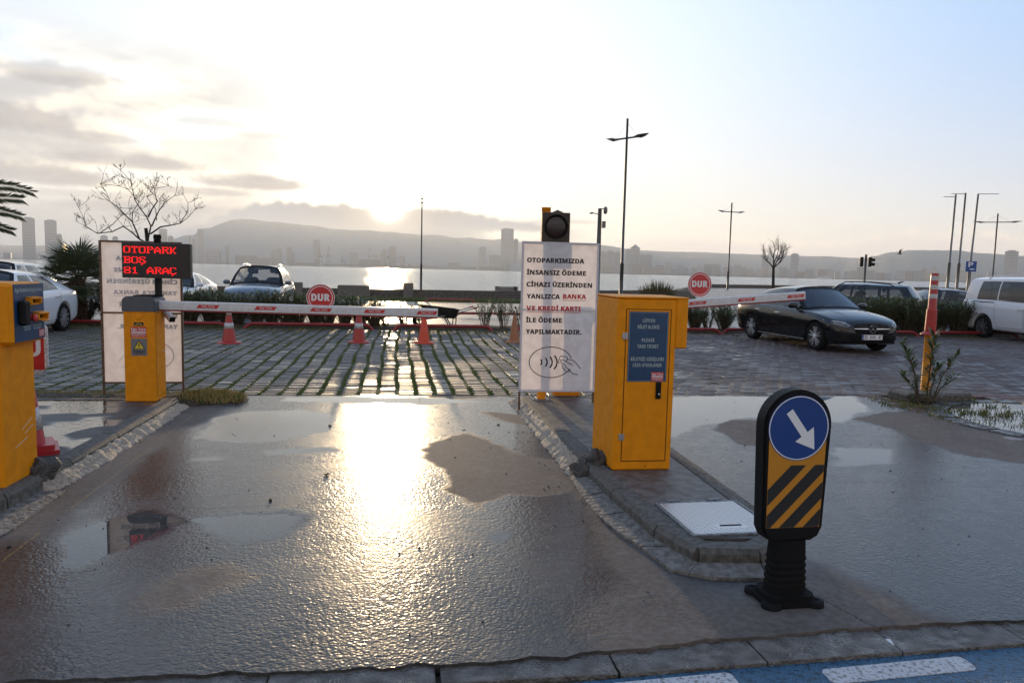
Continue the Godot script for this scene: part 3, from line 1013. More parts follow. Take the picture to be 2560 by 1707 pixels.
	var win := mb()
	for i in 7:
		box(win, Vector3(-11.4 + i * 2.7, 4.1, 0), Vector3(1.7, 1.1, 6.1))
	part("windows", win, glass, fe)

func build_promenade() -> void:
	# paved ground behind the car park, lawn, promenade and sea wall
	var pale := grime(roughen(mat(0.20, 0.19, 0.175), T.wetmap), T.dirty, 0.35, T.grain, 0.3, true)
	var line := [Vector2(-70, -41.0), Vector2(-8, -42.4), Vector2(5, -43.8), Vector2(21, -55.6), Vector2(40, -96), Vector2(80, -114), Vector2(160, -152), Vector2(320, -240)]
	var st := mb(true)
	var n := line.size()
	for i in n - 1:
		var a: Vector2 = line[i]
		var b: Vector2 = line[i + 1]
		quad(st, Vector3(a.x, -0.04, -21.9), Vector3(a.x, -0.04, a.y - 0.5), Vector3(b.x, -0.04, b.y - 0.5), Vector3(b.x, -0.04, -21.9))
		quad(st, Vector3(a.x, -2.5, a.y - 0.5), Vector3(a.x, -2.5, a.y - 0.51), Vector3(b.x, -2.5, b.y - 0.51), Vector3(b.x, -2.5, b.y - 0.5))
		quad(st, Vector3(a.x, -0.04, a.y - 0.5), Vector3(a.x, -2.5, a.y - 0.5), Vector3(b.x, -2.5, b.y - 0.5), Vector3(b.x, -0.04, b.y - 0.5))
	struct("promenade", st, pale)
	var wallm := grime(mat(0.12, 0.105, 0.09, 0.8), T.dirty, 0.6, T.lumps, 1.5, true)
	var w := mb()
	for i in n - 1:
		var a: Vector2 = line[i]
		var b: Vector2 = line[i + 1]
		var d := (b - a).normalized()
		var c := (a + b) * 0.5
		var bs := Basis(Vector3.UP, -atan2(d.y, d.x))
		box(w, Vector3(c.x, 0.2, c.y), Vector3(a.distance_to(b) + 0.1, 0.5, 0.55), 0.0, bs)
	solo("sea_wall", w, wallm, "long low concrete sea wall between the promenade and the bay", "wall")
	# lawn between the second parking strip and the promenade
	var lawn := grime(mat(0.055, 0.085, 0.022, 0.95), T.dirty, 0.5, T.lumps, 4.0, true)
	var l := mb()
	slab(l, PackedVector2Array([Vector2(-60, -38.6), Vector2(1.0, -38.6), Vector2(7, -38.6), Vector2(30, -48), Vector2(60, -66), Vector2(60, -70), Vector2(30, -53), Vector2(8, -40.6), Vector2(-60, -40.2)]), -0.04, 0.03)
	struct("lawn", l, lawn)
	var blade := mb()
	for k in 3:
		var a := TAU * k / 3.0
		tri(blade, Vector3(cos(a), 0, sin(a)) * 0.02, Vector3(cos(a + 1.0) * 0.05, 0.09, sin(a + 1.0) * 0.05), Vector3(cos(a + 0.6), 0, sin(a + 0.6)) * 0.03)
	blade.generate_normals()
	var bm := blade.commit()
	M.grass = mat(1, 1, 1, 0.7)
	M.grass.vertex_color_use_as_albedo = true
	M.grass.backlight_enabled = true
	M.grass.backlight = Color(0.5, 0.5, 0.5)
	bm.surface_set_material(0, M.grass)
	T.blade = bm
	var where := []
	var tint := []
	for i in 9000:
		var x := rng.randf_range(-16, 28)
		var z := -38.7 - rng.randf() * 1.8 - maxf(0.0, x - 7.0) * 0.41
		where.append(Transform3D(Basis(Vector3.UP, rng.randf() * TAU).scaled(Vector3.ONE * rng.randf_range(0.8, 1.7)), Vector3(x, 0.02, z)))
		tint.append(Color(0.06, 0.10, 0.02).lerp(Color(0.13, 0.14, 0.04), rng.randf()))
	scatter("lawn_grass", bm, where, tint, self)

func rail(label: String, x0: float, x1: float, z: float, group: String) -> void:   # a bent pipe that stops the wheels
	var s := mb(true)
	tube(s, [Vector3(x0 - 0.22, -0.08, z + 0.05), Vector3(x0 - 0.05, 0.10, z), Vector3(x0 + 0.06, 0.135, z), Vector3(x1 - 0.06, 0.135, z), Vector3(x1 + 0.05, 0.10, z), Vector3(x1 + 0.22, -0.08, z + 0.05)], 0.045, 0.045, 8)
	solo("wheel_stop", s, M.red_pipe, label, "wheel stop", Vector3.ZERO, group)
func block_mesh(w: float, d: float, seed_: int) -> Array:   # the faces of one paving block, top at y = 0: [corner points ...] as quads
	var r := RandomNumberGenerator.new()
	r.seed = seed_
	var t := []
	var b := []
	var c := 0.007
	for k in [[-1, -1], [1, -1], [1, 1], [-1, 1]]:
		var jx := r.randf_range(-0.004, 0.004)
		var jz := r.randf_range(-0.004, 0.004)
		t.append(Vector3(k[0] * (w * 0.5 - c) + jx, 0.0, k[1] * (d * 0.5 - c) + jz))
		b.append(Vector3(k[0] * w * 0.5 + jx, -c, k[1] * d * 0.5 + jz))
	return [t, b]

func add_block(st: SurfaceTool, m: Array, xf: Transform3D, tint: Color) -> void:
	var t := []
	var b := []
	for k in 4:
		t.append(xf * (m[0][k] as Vector3))
		b.append(xf * (m[1][k] as Vector3))
	st.set_color(tint)
	quad(st, t[0], t[1], t[2], t[3])
	for k in 4:
		var k2 := (k + 1) % 4
		quad(st, b[k], b[k2], t[k2], t[k])
		quad(st, b[k] - Vector3(0, 0.03, 0), b[k2] - Vector3(0, 0.03, 0), b[k2], b[k])

func build_paving() -> void:
	var base := struct("paving_bed", sheet(-30, 40, -21.9, -9.7, -0.030, 20, 6), M.soil)
	var paving := Node3D.new()
	paving.name = "block_paving"
	add_child(paving)
	paving.set_meta("kind", "structure")
	var mats := []
	for k in 4:
		var m := grime(mat(1, 1, 1, [0.70, 0.55, 0.40, 0.24][k]), T.dirty, 2.2, T.grain, [0.30, 0.22, 0.10, 0.04][k], true)
		m.vertex_color_use_as_albedo = true
		mats.append(m)
	var shapes := []
	for k in 4:
		shapes.append([block_mesh(0.205, 0.152, 100 + k), block_mesh(0.194, 0.166, 110 + k)])
	var wet := noise(81, 0.5, 3)
	var lump := noise(82, 0.35, 3)
	var all := []   # [distance, transform, tint, material, kind]
	var right0 := 3.05
	var x := -12.0
	var cols := []
	while x < right0 - 0.15:
		cols.append(x)
		x += 0.255
	for c in cols.size():
		for r in 53:
			var z := -9.97 - r * 0.199
			var px: float = cols[c] + 0.035 * sin(z * 0.55 + 1.0) + 0.012 * sin(z * 2.3)
			all.append([px, z, 0])
	for r in 55:
		var z := -9.96 - r * 0.192
		var n0 := right0 + (0.1 if r % 2 else 0.0)
		while n0 < 27.0:
			all.append([n0, z + 0.01 * sin(n0 * 1.7), 1])
			n0 += 0.205
	# the triangle on the near side, right of the second lane
	for r in 19:
		var z := -9.77 + r * 0.192
		var n0 := 6.6 + (0.1 if r % 2 else 0.0)
		while n0 < 13.0:
			if not (n0 - 7.75 < 0.62 and n0 > 6.95 and z > -9.95 and z < -9.1) and Vector2(n0 - 8.15, (z + 7.85) * 1.0).length() > 1.62:
				all.append([n0, z, 2])
			n0 += 0.205
	var sts := []
	for k in 4:
		sts.append(mb())
	var near := []
	for a in all:
		var p := Vector3(a[0], 0.004 + 0.010 * lump.get_noise_2d(a[0] * 2.0, a[1] * 2.0) + rng.randf_range(-0.004, 0.004), a[1])
		var tilt := Basis(Vector3.RIGHT, rng.randf_range(-0.012, 0.012)) * Basis(Vector3.BACK, rng.randf_range(-0.012, 0.012))
		var w := 0.5 * wet.get_noise_2d(p.x, p.z) + rng.randf_range(-0.42, 0.42) - 0.05
		var mi := 0 if w < -0.15 else (1 if w < 0.2 else (2 if w < 0.46 else 3))
		var g := rng.randf_range(0.85, 1.15)
		var col := Color(0.145, 0.135, 0.125)
		if a[2] == 1:
			col = Color(0.120, 0.100, 0.095).lerp(Color(0.115, 0.085, 0.080), smoothstep(5.0, 9.0, p.x))
			if absf(p.x - 4.6) < 0.11:
				col = Color(0.24, 0.215, 0.195)
		elif a[2] == 2:
			col = Color(0.145, 0.070, 0.062)
		col = col * g * (0.8 if mi > 1 else 1.0)
		col.a = 1.0
		var xf := Transform3D(tilt * Basis(Vector3.UP, rng.randf_range(-0.02, 0.02)), p)
		var m: Array = shapes[rng.randi() % 4][0 if a[2] == 0 else 1]
		var dist := p.length() + (0.0 if p.x > -2.2 and p.x < 7.4 else 5.0) + (4.0 if p.x > 1.2 and p.x < 2.4 else 0.0)
		near.append([dist, m, xf, col, mi])
	near.sort_custom(func(p, q): return p[0] < q[0])
	for i in near.size():
		var b: Array = near[i]
		if i < 296:
			var s := mb()
			add_block(s, b[1], b[2], b[3])
			part("paving_block", s, mats[b[4]], paving)
		else:
			add_block(sts[b[4]], b[1], b[2], b[3])
	var rest := MeshInstance3D.new()
	rest.name = "paving_blocks"
	var am := ArrayMesh.new()
	for k in 4:
		sts[k].generate_normals()
		am = sts[k].commit(am)
		am.surface_set_material(k, mats[k])
	rest.mesh = am
	paving.add_child(rest)
	stuff(rest)
	# moss and grass in the joints
	var moss := grime(mat(0.085, 0.105, 0.024, 0.95), T.dirty, 1.5, T.lumps, 2.0, true)
	var ms := mb(true)
	for c in cols.size():
		var prev := []
		for r in 54:
			var z := -9.87 - r * 0.199
			var px: float = cols[c] + 0.1275 + 0.035 * sin(z * 0.55 + 1.0) + 0.012 * sin(z * 2.3)
			var hh := -0.006 + 0.008 * lump.get_noise_2d(px * 5.0, z * 5.0)
			var cur := [Vector3(px - 0.034, -0.010, z), Vector3(px, hh + 0.002, z), Vector3(px + 0.034, -0.010, z)]
			if r > 0:
				quad(ms, cur[0], cur[1], prev[1], prev[0])
				quad(ms, cur[1], cur[2], prev[2], prev[1])
			prev = cur
	stuff(struct("moss", ms, moss))
	var where := []
	var tint := []
	var den := noise(83, 0.3, 3)
	for c in cols.size():
		for k in 800:
			var z := -9.9 - rng.randf() * 10.5
			var px: float = cols[c] + 0.1275 + 0.035 * sin(z * 0.55 + 1.0) + 0.012 * sin(z * 2.3) + rng.randf_range(-0.024, 0.024)
			if den.get_noise_2d(px * 2.0, z * 2.0) + 0.32 - 0.25 * smoothstep(1.0, 3.0, px) < rng.randf() * 0.55:
				continue
			where.append(Transform3D(Basis(Vector3.UP, rng.randf() * TAU).scaled(Vector3(0.7, rng.randf_range(0.14, 0.36), 0.7)), Vector3(px, -0.006, z)))
			tint.append(Color(0.10, 0.145, 0.026).lerp(Color(0.14, 0.12, 0.035), rng.randf() * (0.3 + 0.7 * smoothstep(-12.0, -18.0, z))))
	for k in 7000:   # between the rows, and clumps further back
		var px := rng.randf_range(-11.5, 13.0)
		var z := -9.87 - 0.199 * (rng.randi() % 53) + rng.randf_range(-0.012, 0.012)
		if px > 3.0:
			z = -9.86 - 0.192 * (rng.randi() % 54) + rng.randf_range(-0.012, 0.012)
			if rng.randf() < smoothstep(-11.5, -13.0, z) * (1.0 - smoothstep(-16.5, -18.0, z)):
				continue
		elif rng.randf() < 0.5 and px > -2.0:
			continue
		where.append(Transform3D(Basis(Vector3.UP, rng.randf() * TAU).scaled(Vector3(0.5, rng.randf_range(0.15, 0.3), 0.5)), Vector3(px, -0.006, z)))
		tint.append(Color(0.06, 0.075, 0.018).lerp(Color(0.11, 0.10, 0.035), rng.randf()))
	for k in 5200:
		var px := rng.randf_range(-11.5, 18.0)
		var z := -20.6 + pow(rng.randf(), 2.0) * 3.2
		if den.get_noise_2d(px, z) < 0.02 + 0.4 * smoothstep(-19.8, -17.8, z):
			continue
		where.append(Transform3D(Basis(Vector3.UP, rng.randf() * TAU).scaled(Vector3.ONE * rng.randf_range(0.4, 1.0)), Vector3(px, 0.0, z)))
		tint.append(Color(0.055, 0.08, 0.018).lerp(Color(0.13, 0.11, 0.035), rng.randf()))
	scatter("joint_grass", T.blade, where, tint, self)

func kerb_stone(a: Vector2, b: Vector2, w: float, side: float, top: float, m: Material, parent: Node3D, seed_: int) -> void:   # from a to b along the outer edge; side: which way the stone lies from the edge
	var d := (b - a).normalized()
	var n := Vector2(-d.y, d.x) * side
	var nz := noise(seed_, 2.0, 3)
	var st := mb()
	var a2 := a + d * 0.008
	var b2 := b - d * 0.008
	var secs := []
	for i in 7:
		var p := a2.lerp(b2, i / 6.0)
		var j := 0.006 * nz.get_noise_1d(i * 3.0)
		secs.append([Vector3(p.x - n.x * 0.012, -0.05, p.y - n.y * 0.012), Vector3(p.x, top - 0.03 + j, p.y), Vector3(p.x + n.x * 0.022, top + j, p.y + n.y * 0.022), Vector3(p.x + n.x * w, top + j * 0.5, p.y + n.y * w), Vector3(p.x + n.x * w, -0.05, p.y + n.y * w)])
	var out := Vector3(-n.x, 0.4, -n.y)
	for i in 6:
		for k in 4:
			face(st, secs[i][k], secs[i + 1][k], secs[i + 1][k + 1], secs[i][k + 1], [out, out, Vector3.UP, -out][k])
	for e in [0, 6]:
		var o := Vector3(d.x, 0, d.y) * (-1.0 if e == 0 else 1.0)
		face(st, secs[e][0], secs[e][1], secs[e][3], secs[e][4], o)
		face3(st, secs[e][1], secs[e][2], secs[e][3], o)
	part("kerb_stone", st, m, parent)

func mortar_ramp(called: String, foot: Array, side: float, w: float, h: float, m: Material, parent: Node3D, seed_: int) -> void:   # a rough wedge against a kerb; foot: points along the kerb
	var nz := noise(seed_, 3.5, 5)
	var st := mb(true)
	var prev := []
	var steps := 90
	for i in steps + 1:
		var t := float(i) / steps * (foot.size() - 1)
		var k := mini(int(t), foot.size() - 2)
		var p: Vector2 = foot[k].lerp(foot[k + 1], t - k)
		var d: Vector2 = (foot[k + 1] - foot[k]).normalized()
		var n := Vector2(-d.y, d.x) * side
		var row := []
		var fade := smoothstep(0.0, 0.06, float(i) / steps) * smoothstep(1.0, 0.96, float(i) / steps)
		for j in 7:
			var u := j / 6.0
			var q := p + n * (u * w * (0.85 + 0.3 * nz.get_noise_1d(i * 0.12 + 90.0)))
			var y := h * fade * (1.0 - pow(u, 1.15)) + (0.028 * nz.get_noise_2d(q.x * 3.0, q.y * 3.0) + 0.016 * nz.get_noise_2d(q.x * 11.0, q.y * 11.0)) * sin(minf(u + 0.12, 1.0) * PI)
			row.append(Vector3(q.x, maxf(y, 0.002) if j < 6 else -0.01, q.y))
		if i > 0:
			for j in 6:
				face(st, prev[j], row[j], row[j + 1], prev[j + 1], Vector3.UP)
		prev = row
	part(called, st, m, parent)

func build_islands() -> void:
	# left island
	var li := Node3D.new()
	li.name = "left_island"
	li.name = numbered("traffic_island")
	add_child(li)
	tag(li, "low kerbed island on the left, under the ticket machine and barrier box", "traffic island")
	var top := mb()
	slab(top, PackedVector2Array([Vector2(-2.76, -8.98), Vector2(-2.76, -5.2), Vector2(-3.0, -4.6), Vector2(-9, -4.6), Vector2(-9, -8.98)]), -0.05, 0.112)
	part("top", top, M.concrete_wet, li)
	var e := [Vector2(-2.62, -9.04), Vector2(-2.60, -8.1), Vector2(-2.60, -7.15), Vector2(-2.61, -6.2), Vector2(-2.65, -5.3), Vector2(-2.78, -4.75), Vector2(-3.3, -4.35), Vector2(-4.2, -4.25)]
	for i in e.size() - 1:
		kerb_stone(e[i], e[i + 1], 0.15, 1.0, 0.12, M.kerb, li, 200 + i)
	kerb_stone(Vector2(-4.2, -9.04), Vector2(-3.4, -9.04), 0.14, 1.0, 0.12, M.kerb, li, 220)
	kerb_stone(Vector2(-3.4, -9.04), Vector2(-2.62, -9.04), 0.14, 1.0, 0.12, M.kerb, li, 221)
	mortar_ramp("mortar_ramp", [Vector2(-2.66, -9.25), Vector2(-2.625, -8.0), Vector2(-2.62, -7.0), Vector2(-2.64, -6.0), Vector2(-2.68, -5.72)], -1.0, 0.17, 0.085, M.mortar, li, 231)
	var apron := mb()
	slab(apron, PackedVector2Array([Vector2(-2.66, -5.7), Vector2(-2.45, -5.72), Vector2(-2.42, -4.9), Vector2(-2.5, -4.2), Vector2(-2.85, -3.8), Vector2(-3.2, -3.7), Vector2(-3.2, -4.3), Vector2(-2.75, -4.75)]), -0.03, 0.012)
	part("apron", apron, M.concrete, li)
	var lump := mb(true)
	lumpy(lump, Vector3(-2.70, 0.12, -5.88), Vector3(0.11, 0.10, 0.13), 241)
	part("mortar_lump", lump, M.mortar_dark, li)
	# island between the two lanes
	var ri := Node3D.new()
	ri.name = numbered("traffic_island")
	add_child(ri)
	tag(ri, "long kerbed concrete island between the two lanes, carrying the tall ticket cabinet", "traffic island")
	var t2 := mb()
	slab(t2, PackedVector2Array([Vector2(1.60, -9.1), Vector2(1.66, -4.75), Vector2(1.76, -4.13), Vector2(2.18, -4.10), Vector2(2.30, -4.5), Vector2(2.34, -9.1)]), -0.05, 0.114)
	var conc := grime(mat(0.125, 0.118, 0.106, 0.55), T.dirty, 0.7, T.grain, 0.18, true)
	part("top", t2, conc, ri)
	var k := [Vector2(1.47, -9.15), Vector2(1.475, -8.1), Vector2(1.48, -7.1), Vector2(1.49, -6.05), Vector2(1.515, -5.14), Vector2(1.575, -4.36), Vector2(1.675, -3.955)]
	for i in k.size() - 1:
		kerb_stone(k[i], k[i + 1], 0.14, -1.0, 0.12, M.kerb, ri, 250 + i)
	var k2 := [Vector2(1.70, -3.95), Vector2(2.06, -3.90), Vector2(2.27, -4.05), Vector2(2.42, -4.55), Vector2(2.44, -5.5), Vector2(2.45, -6.4), Vector2(2.46, -7.3), Vector2(2.46, -8.2), Vector2(2.46, -9.15)]
	for i in k2.size() - 1:
		kerb_stone(k2[i], k2[i + 1], 0.13, -1.0, 0.12, M.kerb, ri, 260 + i)
	kerb_stone(Vector2(1.62, -9.18), Vector2(2.32, -9.18), 0.12, 1.0, 0.12, M.kerb, ri, 270)
	mortar_ramp("mortar_ramp", [Vector2(1.46, -9.5), Vector2(1.485, -8.6), Vector2(1.485, -7.4), Vector2(1.49, -6.6), Vector2(1.495, -5.92)], 1.0, 0.16, 0.095, M.mortar, ri, 281)
	var lump2 := mb(true)
	lumpy(lump2, Vector3(1.50, 0.04, -5.88), Vector3(0.12, 0.09, 0.13), 291)
	lumpy(lump2, Vector3(1.62, 0.125, -5.93), Vector3(0.10, 0.09, 0.12), 292)
	part("mortar_lump", lump2, M.mortar_dark, ri)
	# sloping concrete slabs at the foot of its kerb
	var o := [Vector2(1.362, -5.9), Vector2(1.339, -5.29), Vector2(1.347, -4.86), Vector2(1.393, -4.55), Vector2(1.462, -4.27), Vector2(1.522, -3.92), Vector2(1.61, -3.86), Vector2(1.712, -3.79), Vector2(2.03, -3.75), Vector2(2.3, -3.85)]
	var f := [Vector2(1.50, -5.80), Vector2(1.526, -5.31), Vector2(1.552, -4.85), Vector2(1.58, -4.5), Vector2(1.64, -4.2), Vector2(1.675, -3.97), Vector2(1.70, -3.94), Vector2(1.75, -3.93), Vector2(2.06, -3.89), Vector2(2.27, -4.03)]
	for i in [[0, 1], [1, 2], [2, 4], [4, 6], [6, 8], [8, 9]]:
		var st := mb()
		for j in range(i[0], i[1]):
			var s0 := 0.012 if j == i[0] else 0.0
			var s1 := 0.012 if j + 1 == i[1] else 0.0
			var oa: Vector2 = o[j].lerp(o[j + 1], s0 * 1.2)
			var ob: Vector2 = o[j + 1].lerp(o[j], s1 * 1.2)
			var fa: Vector2 = f[j].lerp(f[j + 1], s0 * 1.2)
			var fb: Vector2 = f[j + 1].lerp(f[j], s1 * 1.2)
			face(st, Vector3(oa.x, 0.018, oa.y), Vector3(ob.x, 0.018, ob.y), Vector3(fb.x, 0.045, fb.y), Vector3(fa.x, 0.045, fa.y), Vector3.UP)
			face(st, Vector3(oa.x, 0.018, oa.y), Vector3(ob.x, 0.018, ob.y), Vector3(ob.x, -0.02, ob.y), Vector3(oa.x, -0.02, oa.y), Vector3(oa.x - fa.x, 0, oa.y - fa.y))
		part("apron_slab", st, M.concrete, ri)
	# chequer plate cover in it
	var mh := thing("access_cover", "bright chequer plate access cover with a dark grip slot on the middle island", "access cover", Vector3(2.03, 0.114, -4.47), 0.03)
	var fr := mb()
	for s in [[Vector3(0, 0.006, 0.315), Vector3(0.60, 0.02, 0.022)], [Vector3(0, 0.006, -0.315), Vector3(0.60, 0.02, 0.022)], [Vector3(-0.29, 0.006, 0), Vector3(0.022, 0.02, 0.61)], [Vector3(0.29, 0.006, 0), Vector3(0.022, 0.02, 0.61)]]:
		box(fr, s[0], s[1], 0.003)
	part("frame", fr, M.galva, mh)
	var plate := mb()
	box(plate, Vector3(0, 0.008, 0), Vector3(0.545, 0.012, 0.60), 0.003)
	var pm := mat(0.46, 0.47, 0.49, 0.30, 0.8)
	part("plate", plate, pm, mh)
	var ribs := mb()
	for i in 17:
		for j in 19:
			var c := Vector3(-0.255 + i * 0.032, 0.0145, -0.285 + j * 0.0318)
			if absf(c.z - 0.17) < 0.03 and absf(c.x - 0.02) < 0.1:
				continue
			box(ribs, c, Vector3(0.027, 0.003, 0.006), 0.0, Basis(Vector3.UP, 0.8 if (i + j) % 2 else -0.8))
	stuff(part("ribs", ribs, pm, mh))
	var slot := mb()
	slab(slot, round_rect(0.15, 0.022, 0.011, 0.02, 0.17), 0.0141, 0.0152)
	part("grip_slot", slot, M.rubber, mh)
	for x in [-0.16, 0.14]:
		var hg := mb()
		box(hg, Vector3(x, 0.012, -0.335), Vector3(0.10, 0.024, 0.035), 0.004)
		part("hinge", hg, M.galva, mh)

func lumpy(st: SurfaceTool, c: Vector3, r: Vector3, seed_: int) -> void:
	var nz := noise(seed_, 1.6, 4)
	patch(st, 22, 12, func(u: float, v: float) -> Vector3:
		var a := u * TAU
		var b := (v - 0.5) * PI
		var d := Vector3(cos(b) * cos(a), sin(b), -cos(b) * sin(a))
		return c + d * r * (1.0 + 0.55 * nz.get_noise_3d(d.x * 0.8, d.y * 0.8, d.z * 0.8) + 0.2 * nz.get_noise_3d(d.x * 3.0, d.y * 3.0, d.z * 3.0)))
func leaf(st: SurfaceTool, base: Vector3, d: Vector3, up: Vector3, length: float, w: float, col: Color) -> void:   # a bent lance-shaped leaf
	var side := d.cross(up).normalized() * w * 0.5
	var mid := base + d * length * 0.5 + up * length * 0.06
	var tip := base + d * length - up * length * 0.04
	st.set_color(col)
	tri(st, base, mid + side, mid - side)
	tri(st, mid - side, mid + side, tip)

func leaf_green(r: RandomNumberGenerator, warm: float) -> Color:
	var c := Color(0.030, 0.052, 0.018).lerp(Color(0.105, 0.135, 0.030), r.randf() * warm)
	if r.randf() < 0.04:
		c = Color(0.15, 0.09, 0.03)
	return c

func shrub_proto(seed_: int, h: float, w: float, shoots: int, leaves: int, bare: float) -> Node3D:   # an oleander: stems from the ground, whorls of leaves
	var r := RandomNumberGenerator.new()
	r.seed = seed_
	var o := Node3D.new()
	var stems := mb(true)
	var foliage := mb()
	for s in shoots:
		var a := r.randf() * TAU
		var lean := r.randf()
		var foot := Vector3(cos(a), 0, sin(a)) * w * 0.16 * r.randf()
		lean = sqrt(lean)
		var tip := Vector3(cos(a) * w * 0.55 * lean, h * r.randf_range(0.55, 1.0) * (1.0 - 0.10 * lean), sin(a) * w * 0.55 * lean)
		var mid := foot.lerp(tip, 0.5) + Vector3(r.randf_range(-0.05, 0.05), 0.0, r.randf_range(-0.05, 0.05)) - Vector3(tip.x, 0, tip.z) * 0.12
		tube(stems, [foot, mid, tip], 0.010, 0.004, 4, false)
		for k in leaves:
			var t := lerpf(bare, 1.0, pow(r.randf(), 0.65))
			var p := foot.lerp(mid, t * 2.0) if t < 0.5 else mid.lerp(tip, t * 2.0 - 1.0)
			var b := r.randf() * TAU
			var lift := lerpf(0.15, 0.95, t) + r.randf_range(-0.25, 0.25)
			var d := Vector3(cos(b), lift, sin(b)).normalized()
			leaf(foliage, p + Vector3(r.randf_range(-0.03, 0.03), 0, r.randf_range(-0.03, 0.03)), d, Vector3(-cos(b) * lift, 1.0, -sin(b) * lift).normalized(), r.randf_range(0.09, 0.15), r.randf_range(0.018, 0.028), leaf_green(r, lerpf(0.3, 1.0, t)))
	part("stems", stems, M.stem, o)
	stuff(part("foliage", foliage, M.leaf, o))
	return o

func build_hedges() -> void:
	# bed of the hedge
	var bed := mb(true)
	var nz := noise(301, 0.8, 4)
	patch(bed, 90, 6, func(u: float, v: float) -> Vector3:
		var x := lerpf(-14.0, 24.0, u)
		return Vector3(x, 0.02 + 0.05 * sin(v * PI) + 0.05 * nz.get_noise_2d(x * 2.0, v * 6.0) - (0.1 if v == 0.0 or v == 1.0 else 0.0), lerpf(-20.45, -22.2, v)), false)
	struct("planting_bed", bed, M.soil)
	var dense := []
	for k in 3:
		dense.append(shrub_proto(310 + k, 1.0, 1.0, 86, 34, 0.08))
	var loose := []
	for k in 3:
		loose.append(shrub_proto(320 + k, 1.0, 0.9, 30, 22, 0.30))
	var put := func(list: Array, x: float, z: float, sc: Vector3, label: String, group: String) -> void:
		var d := dup(list[rng.randi() % 3], "oleander_shrub", Vector3(x, 0.02, z), rng.randf() * TAU, label)
		d.set_meta("category", "shrub")
		d.set_meta("group", group)
		d.scale = sc
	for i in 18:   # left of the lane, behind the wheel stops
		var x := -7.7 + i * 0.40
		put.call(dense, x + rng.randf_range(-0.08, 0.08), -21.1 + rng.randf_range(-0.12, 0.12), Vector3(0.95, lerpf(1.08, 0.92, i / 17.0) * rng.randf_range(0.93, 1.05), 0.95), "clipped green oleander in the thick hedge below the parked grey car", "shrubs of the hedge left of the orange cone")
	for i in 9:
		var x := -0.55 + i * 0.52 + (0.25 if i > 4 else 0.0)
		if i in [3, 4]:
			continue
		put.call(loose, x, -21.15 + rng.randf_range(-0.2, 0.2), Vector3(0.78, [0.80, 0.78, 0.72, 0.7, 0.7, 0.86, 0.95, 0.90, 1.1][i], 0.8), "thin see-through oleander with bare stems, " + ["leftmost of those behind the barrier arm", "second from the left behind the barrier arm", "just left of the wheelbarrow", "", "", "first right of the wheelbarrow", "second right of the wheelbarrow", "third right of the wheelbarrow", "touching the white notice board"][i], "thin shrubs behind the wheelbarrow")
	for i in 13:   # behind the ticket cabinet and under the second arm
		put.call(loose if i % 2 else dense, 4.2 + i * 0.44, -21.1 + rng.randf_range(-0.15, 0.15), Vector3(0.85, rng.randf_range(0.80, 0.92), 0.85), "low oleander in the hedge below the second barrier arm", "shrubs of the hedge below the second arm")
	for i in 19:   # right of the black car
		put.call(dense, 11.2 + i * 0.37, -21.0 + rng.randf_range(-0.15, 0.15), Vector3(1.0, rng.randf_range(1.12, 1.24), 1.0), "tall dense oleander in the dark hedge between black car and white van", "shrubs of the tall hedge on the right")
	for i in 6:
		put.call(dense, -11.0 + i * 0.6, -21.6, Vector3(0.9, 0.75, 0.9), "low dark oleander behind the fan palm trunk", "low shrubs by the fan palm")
	for o in dense + loose:
		o.free()
	# wheel stops
	for r in [[-12.3, -10.0, "red pipe wheel stop behind the white car on the left", -20.2], [-9.6, -7.2, "red pipe wheel stop at the fan palm foot", -20.25], [-6.9, -4.75, "red pipe wheel stop left of the leftmost striped cone", -20.2], [-4.05, -1.0, "red pipe wheel stop between the two striped cones", -20.25], [-0.15, 2.25, "red pipe wheel stop behind the plain orange cone", -20.25], [3.2, 5.9, "red pipe wheel stop behind the faded orange cone", -20.25], [6.2, 8.9, "red pipe wheel stop left of the black car", -20.25], [9.3, 11.6, "red pipe wheel stop behind the black car", -20.35], [12.3, 15.2, "red pipe wheel stop behind the red flexible post", -20.3], [15.9, 18.6, "red pipe wheel stop under the white van", -20.3],
		[1.9, 4.2, "red pipe wheel stop seen through the thin shrubs", -26.3], [4.6, 7.2, "red pipe wheel stop beyond the hedge, right of the one seen through shrubs", -26.3], [1.2, 3.4, "red pipe wheel stop at the edge of the lawn", -38.3]]:
		rail(r[2], r[0], r[1], r[3], "red wheel stops")

func twig(st: SurfaceTool, p: Vector3, d: Vector3, length: float, r0: float, depth: int, r: RandomNumberGenerator, tips: Array) -> void:
	var pts := [p]
	var q := p
	var dd := d
	var n := 4
	for i in n:
		dd = (dd + Vector3(r.randf_range(-0.28, 0.28), r.randf_range(-0.12, 0.26), r.randf_range(-0.28, 0.28))).normalized()
		q += dd * length / n
		pts.append(q)
	tube(st, pts, r0, r0 * 0.55, 5 if depth > 1 else 4, false)
	if depth <= 0:
		tips.append([q, dd])
		return
	var kids := 3 if depth > 1 else 2 + r.randi() % 2
	for k in kids:
		var b: Vector3 = pts[n - (k % 3)]
		var e := (dd + Vector3(r.randf_range(-0.9, 0.9), r.randf_range(-0.2, 0.55), r.randf_range(-0.9, 0.9))).normalized()
		twig(st, b, e, length * r.randf_range(0.55, 0.8), r0 * 0.55, depth - 1, r, tips)

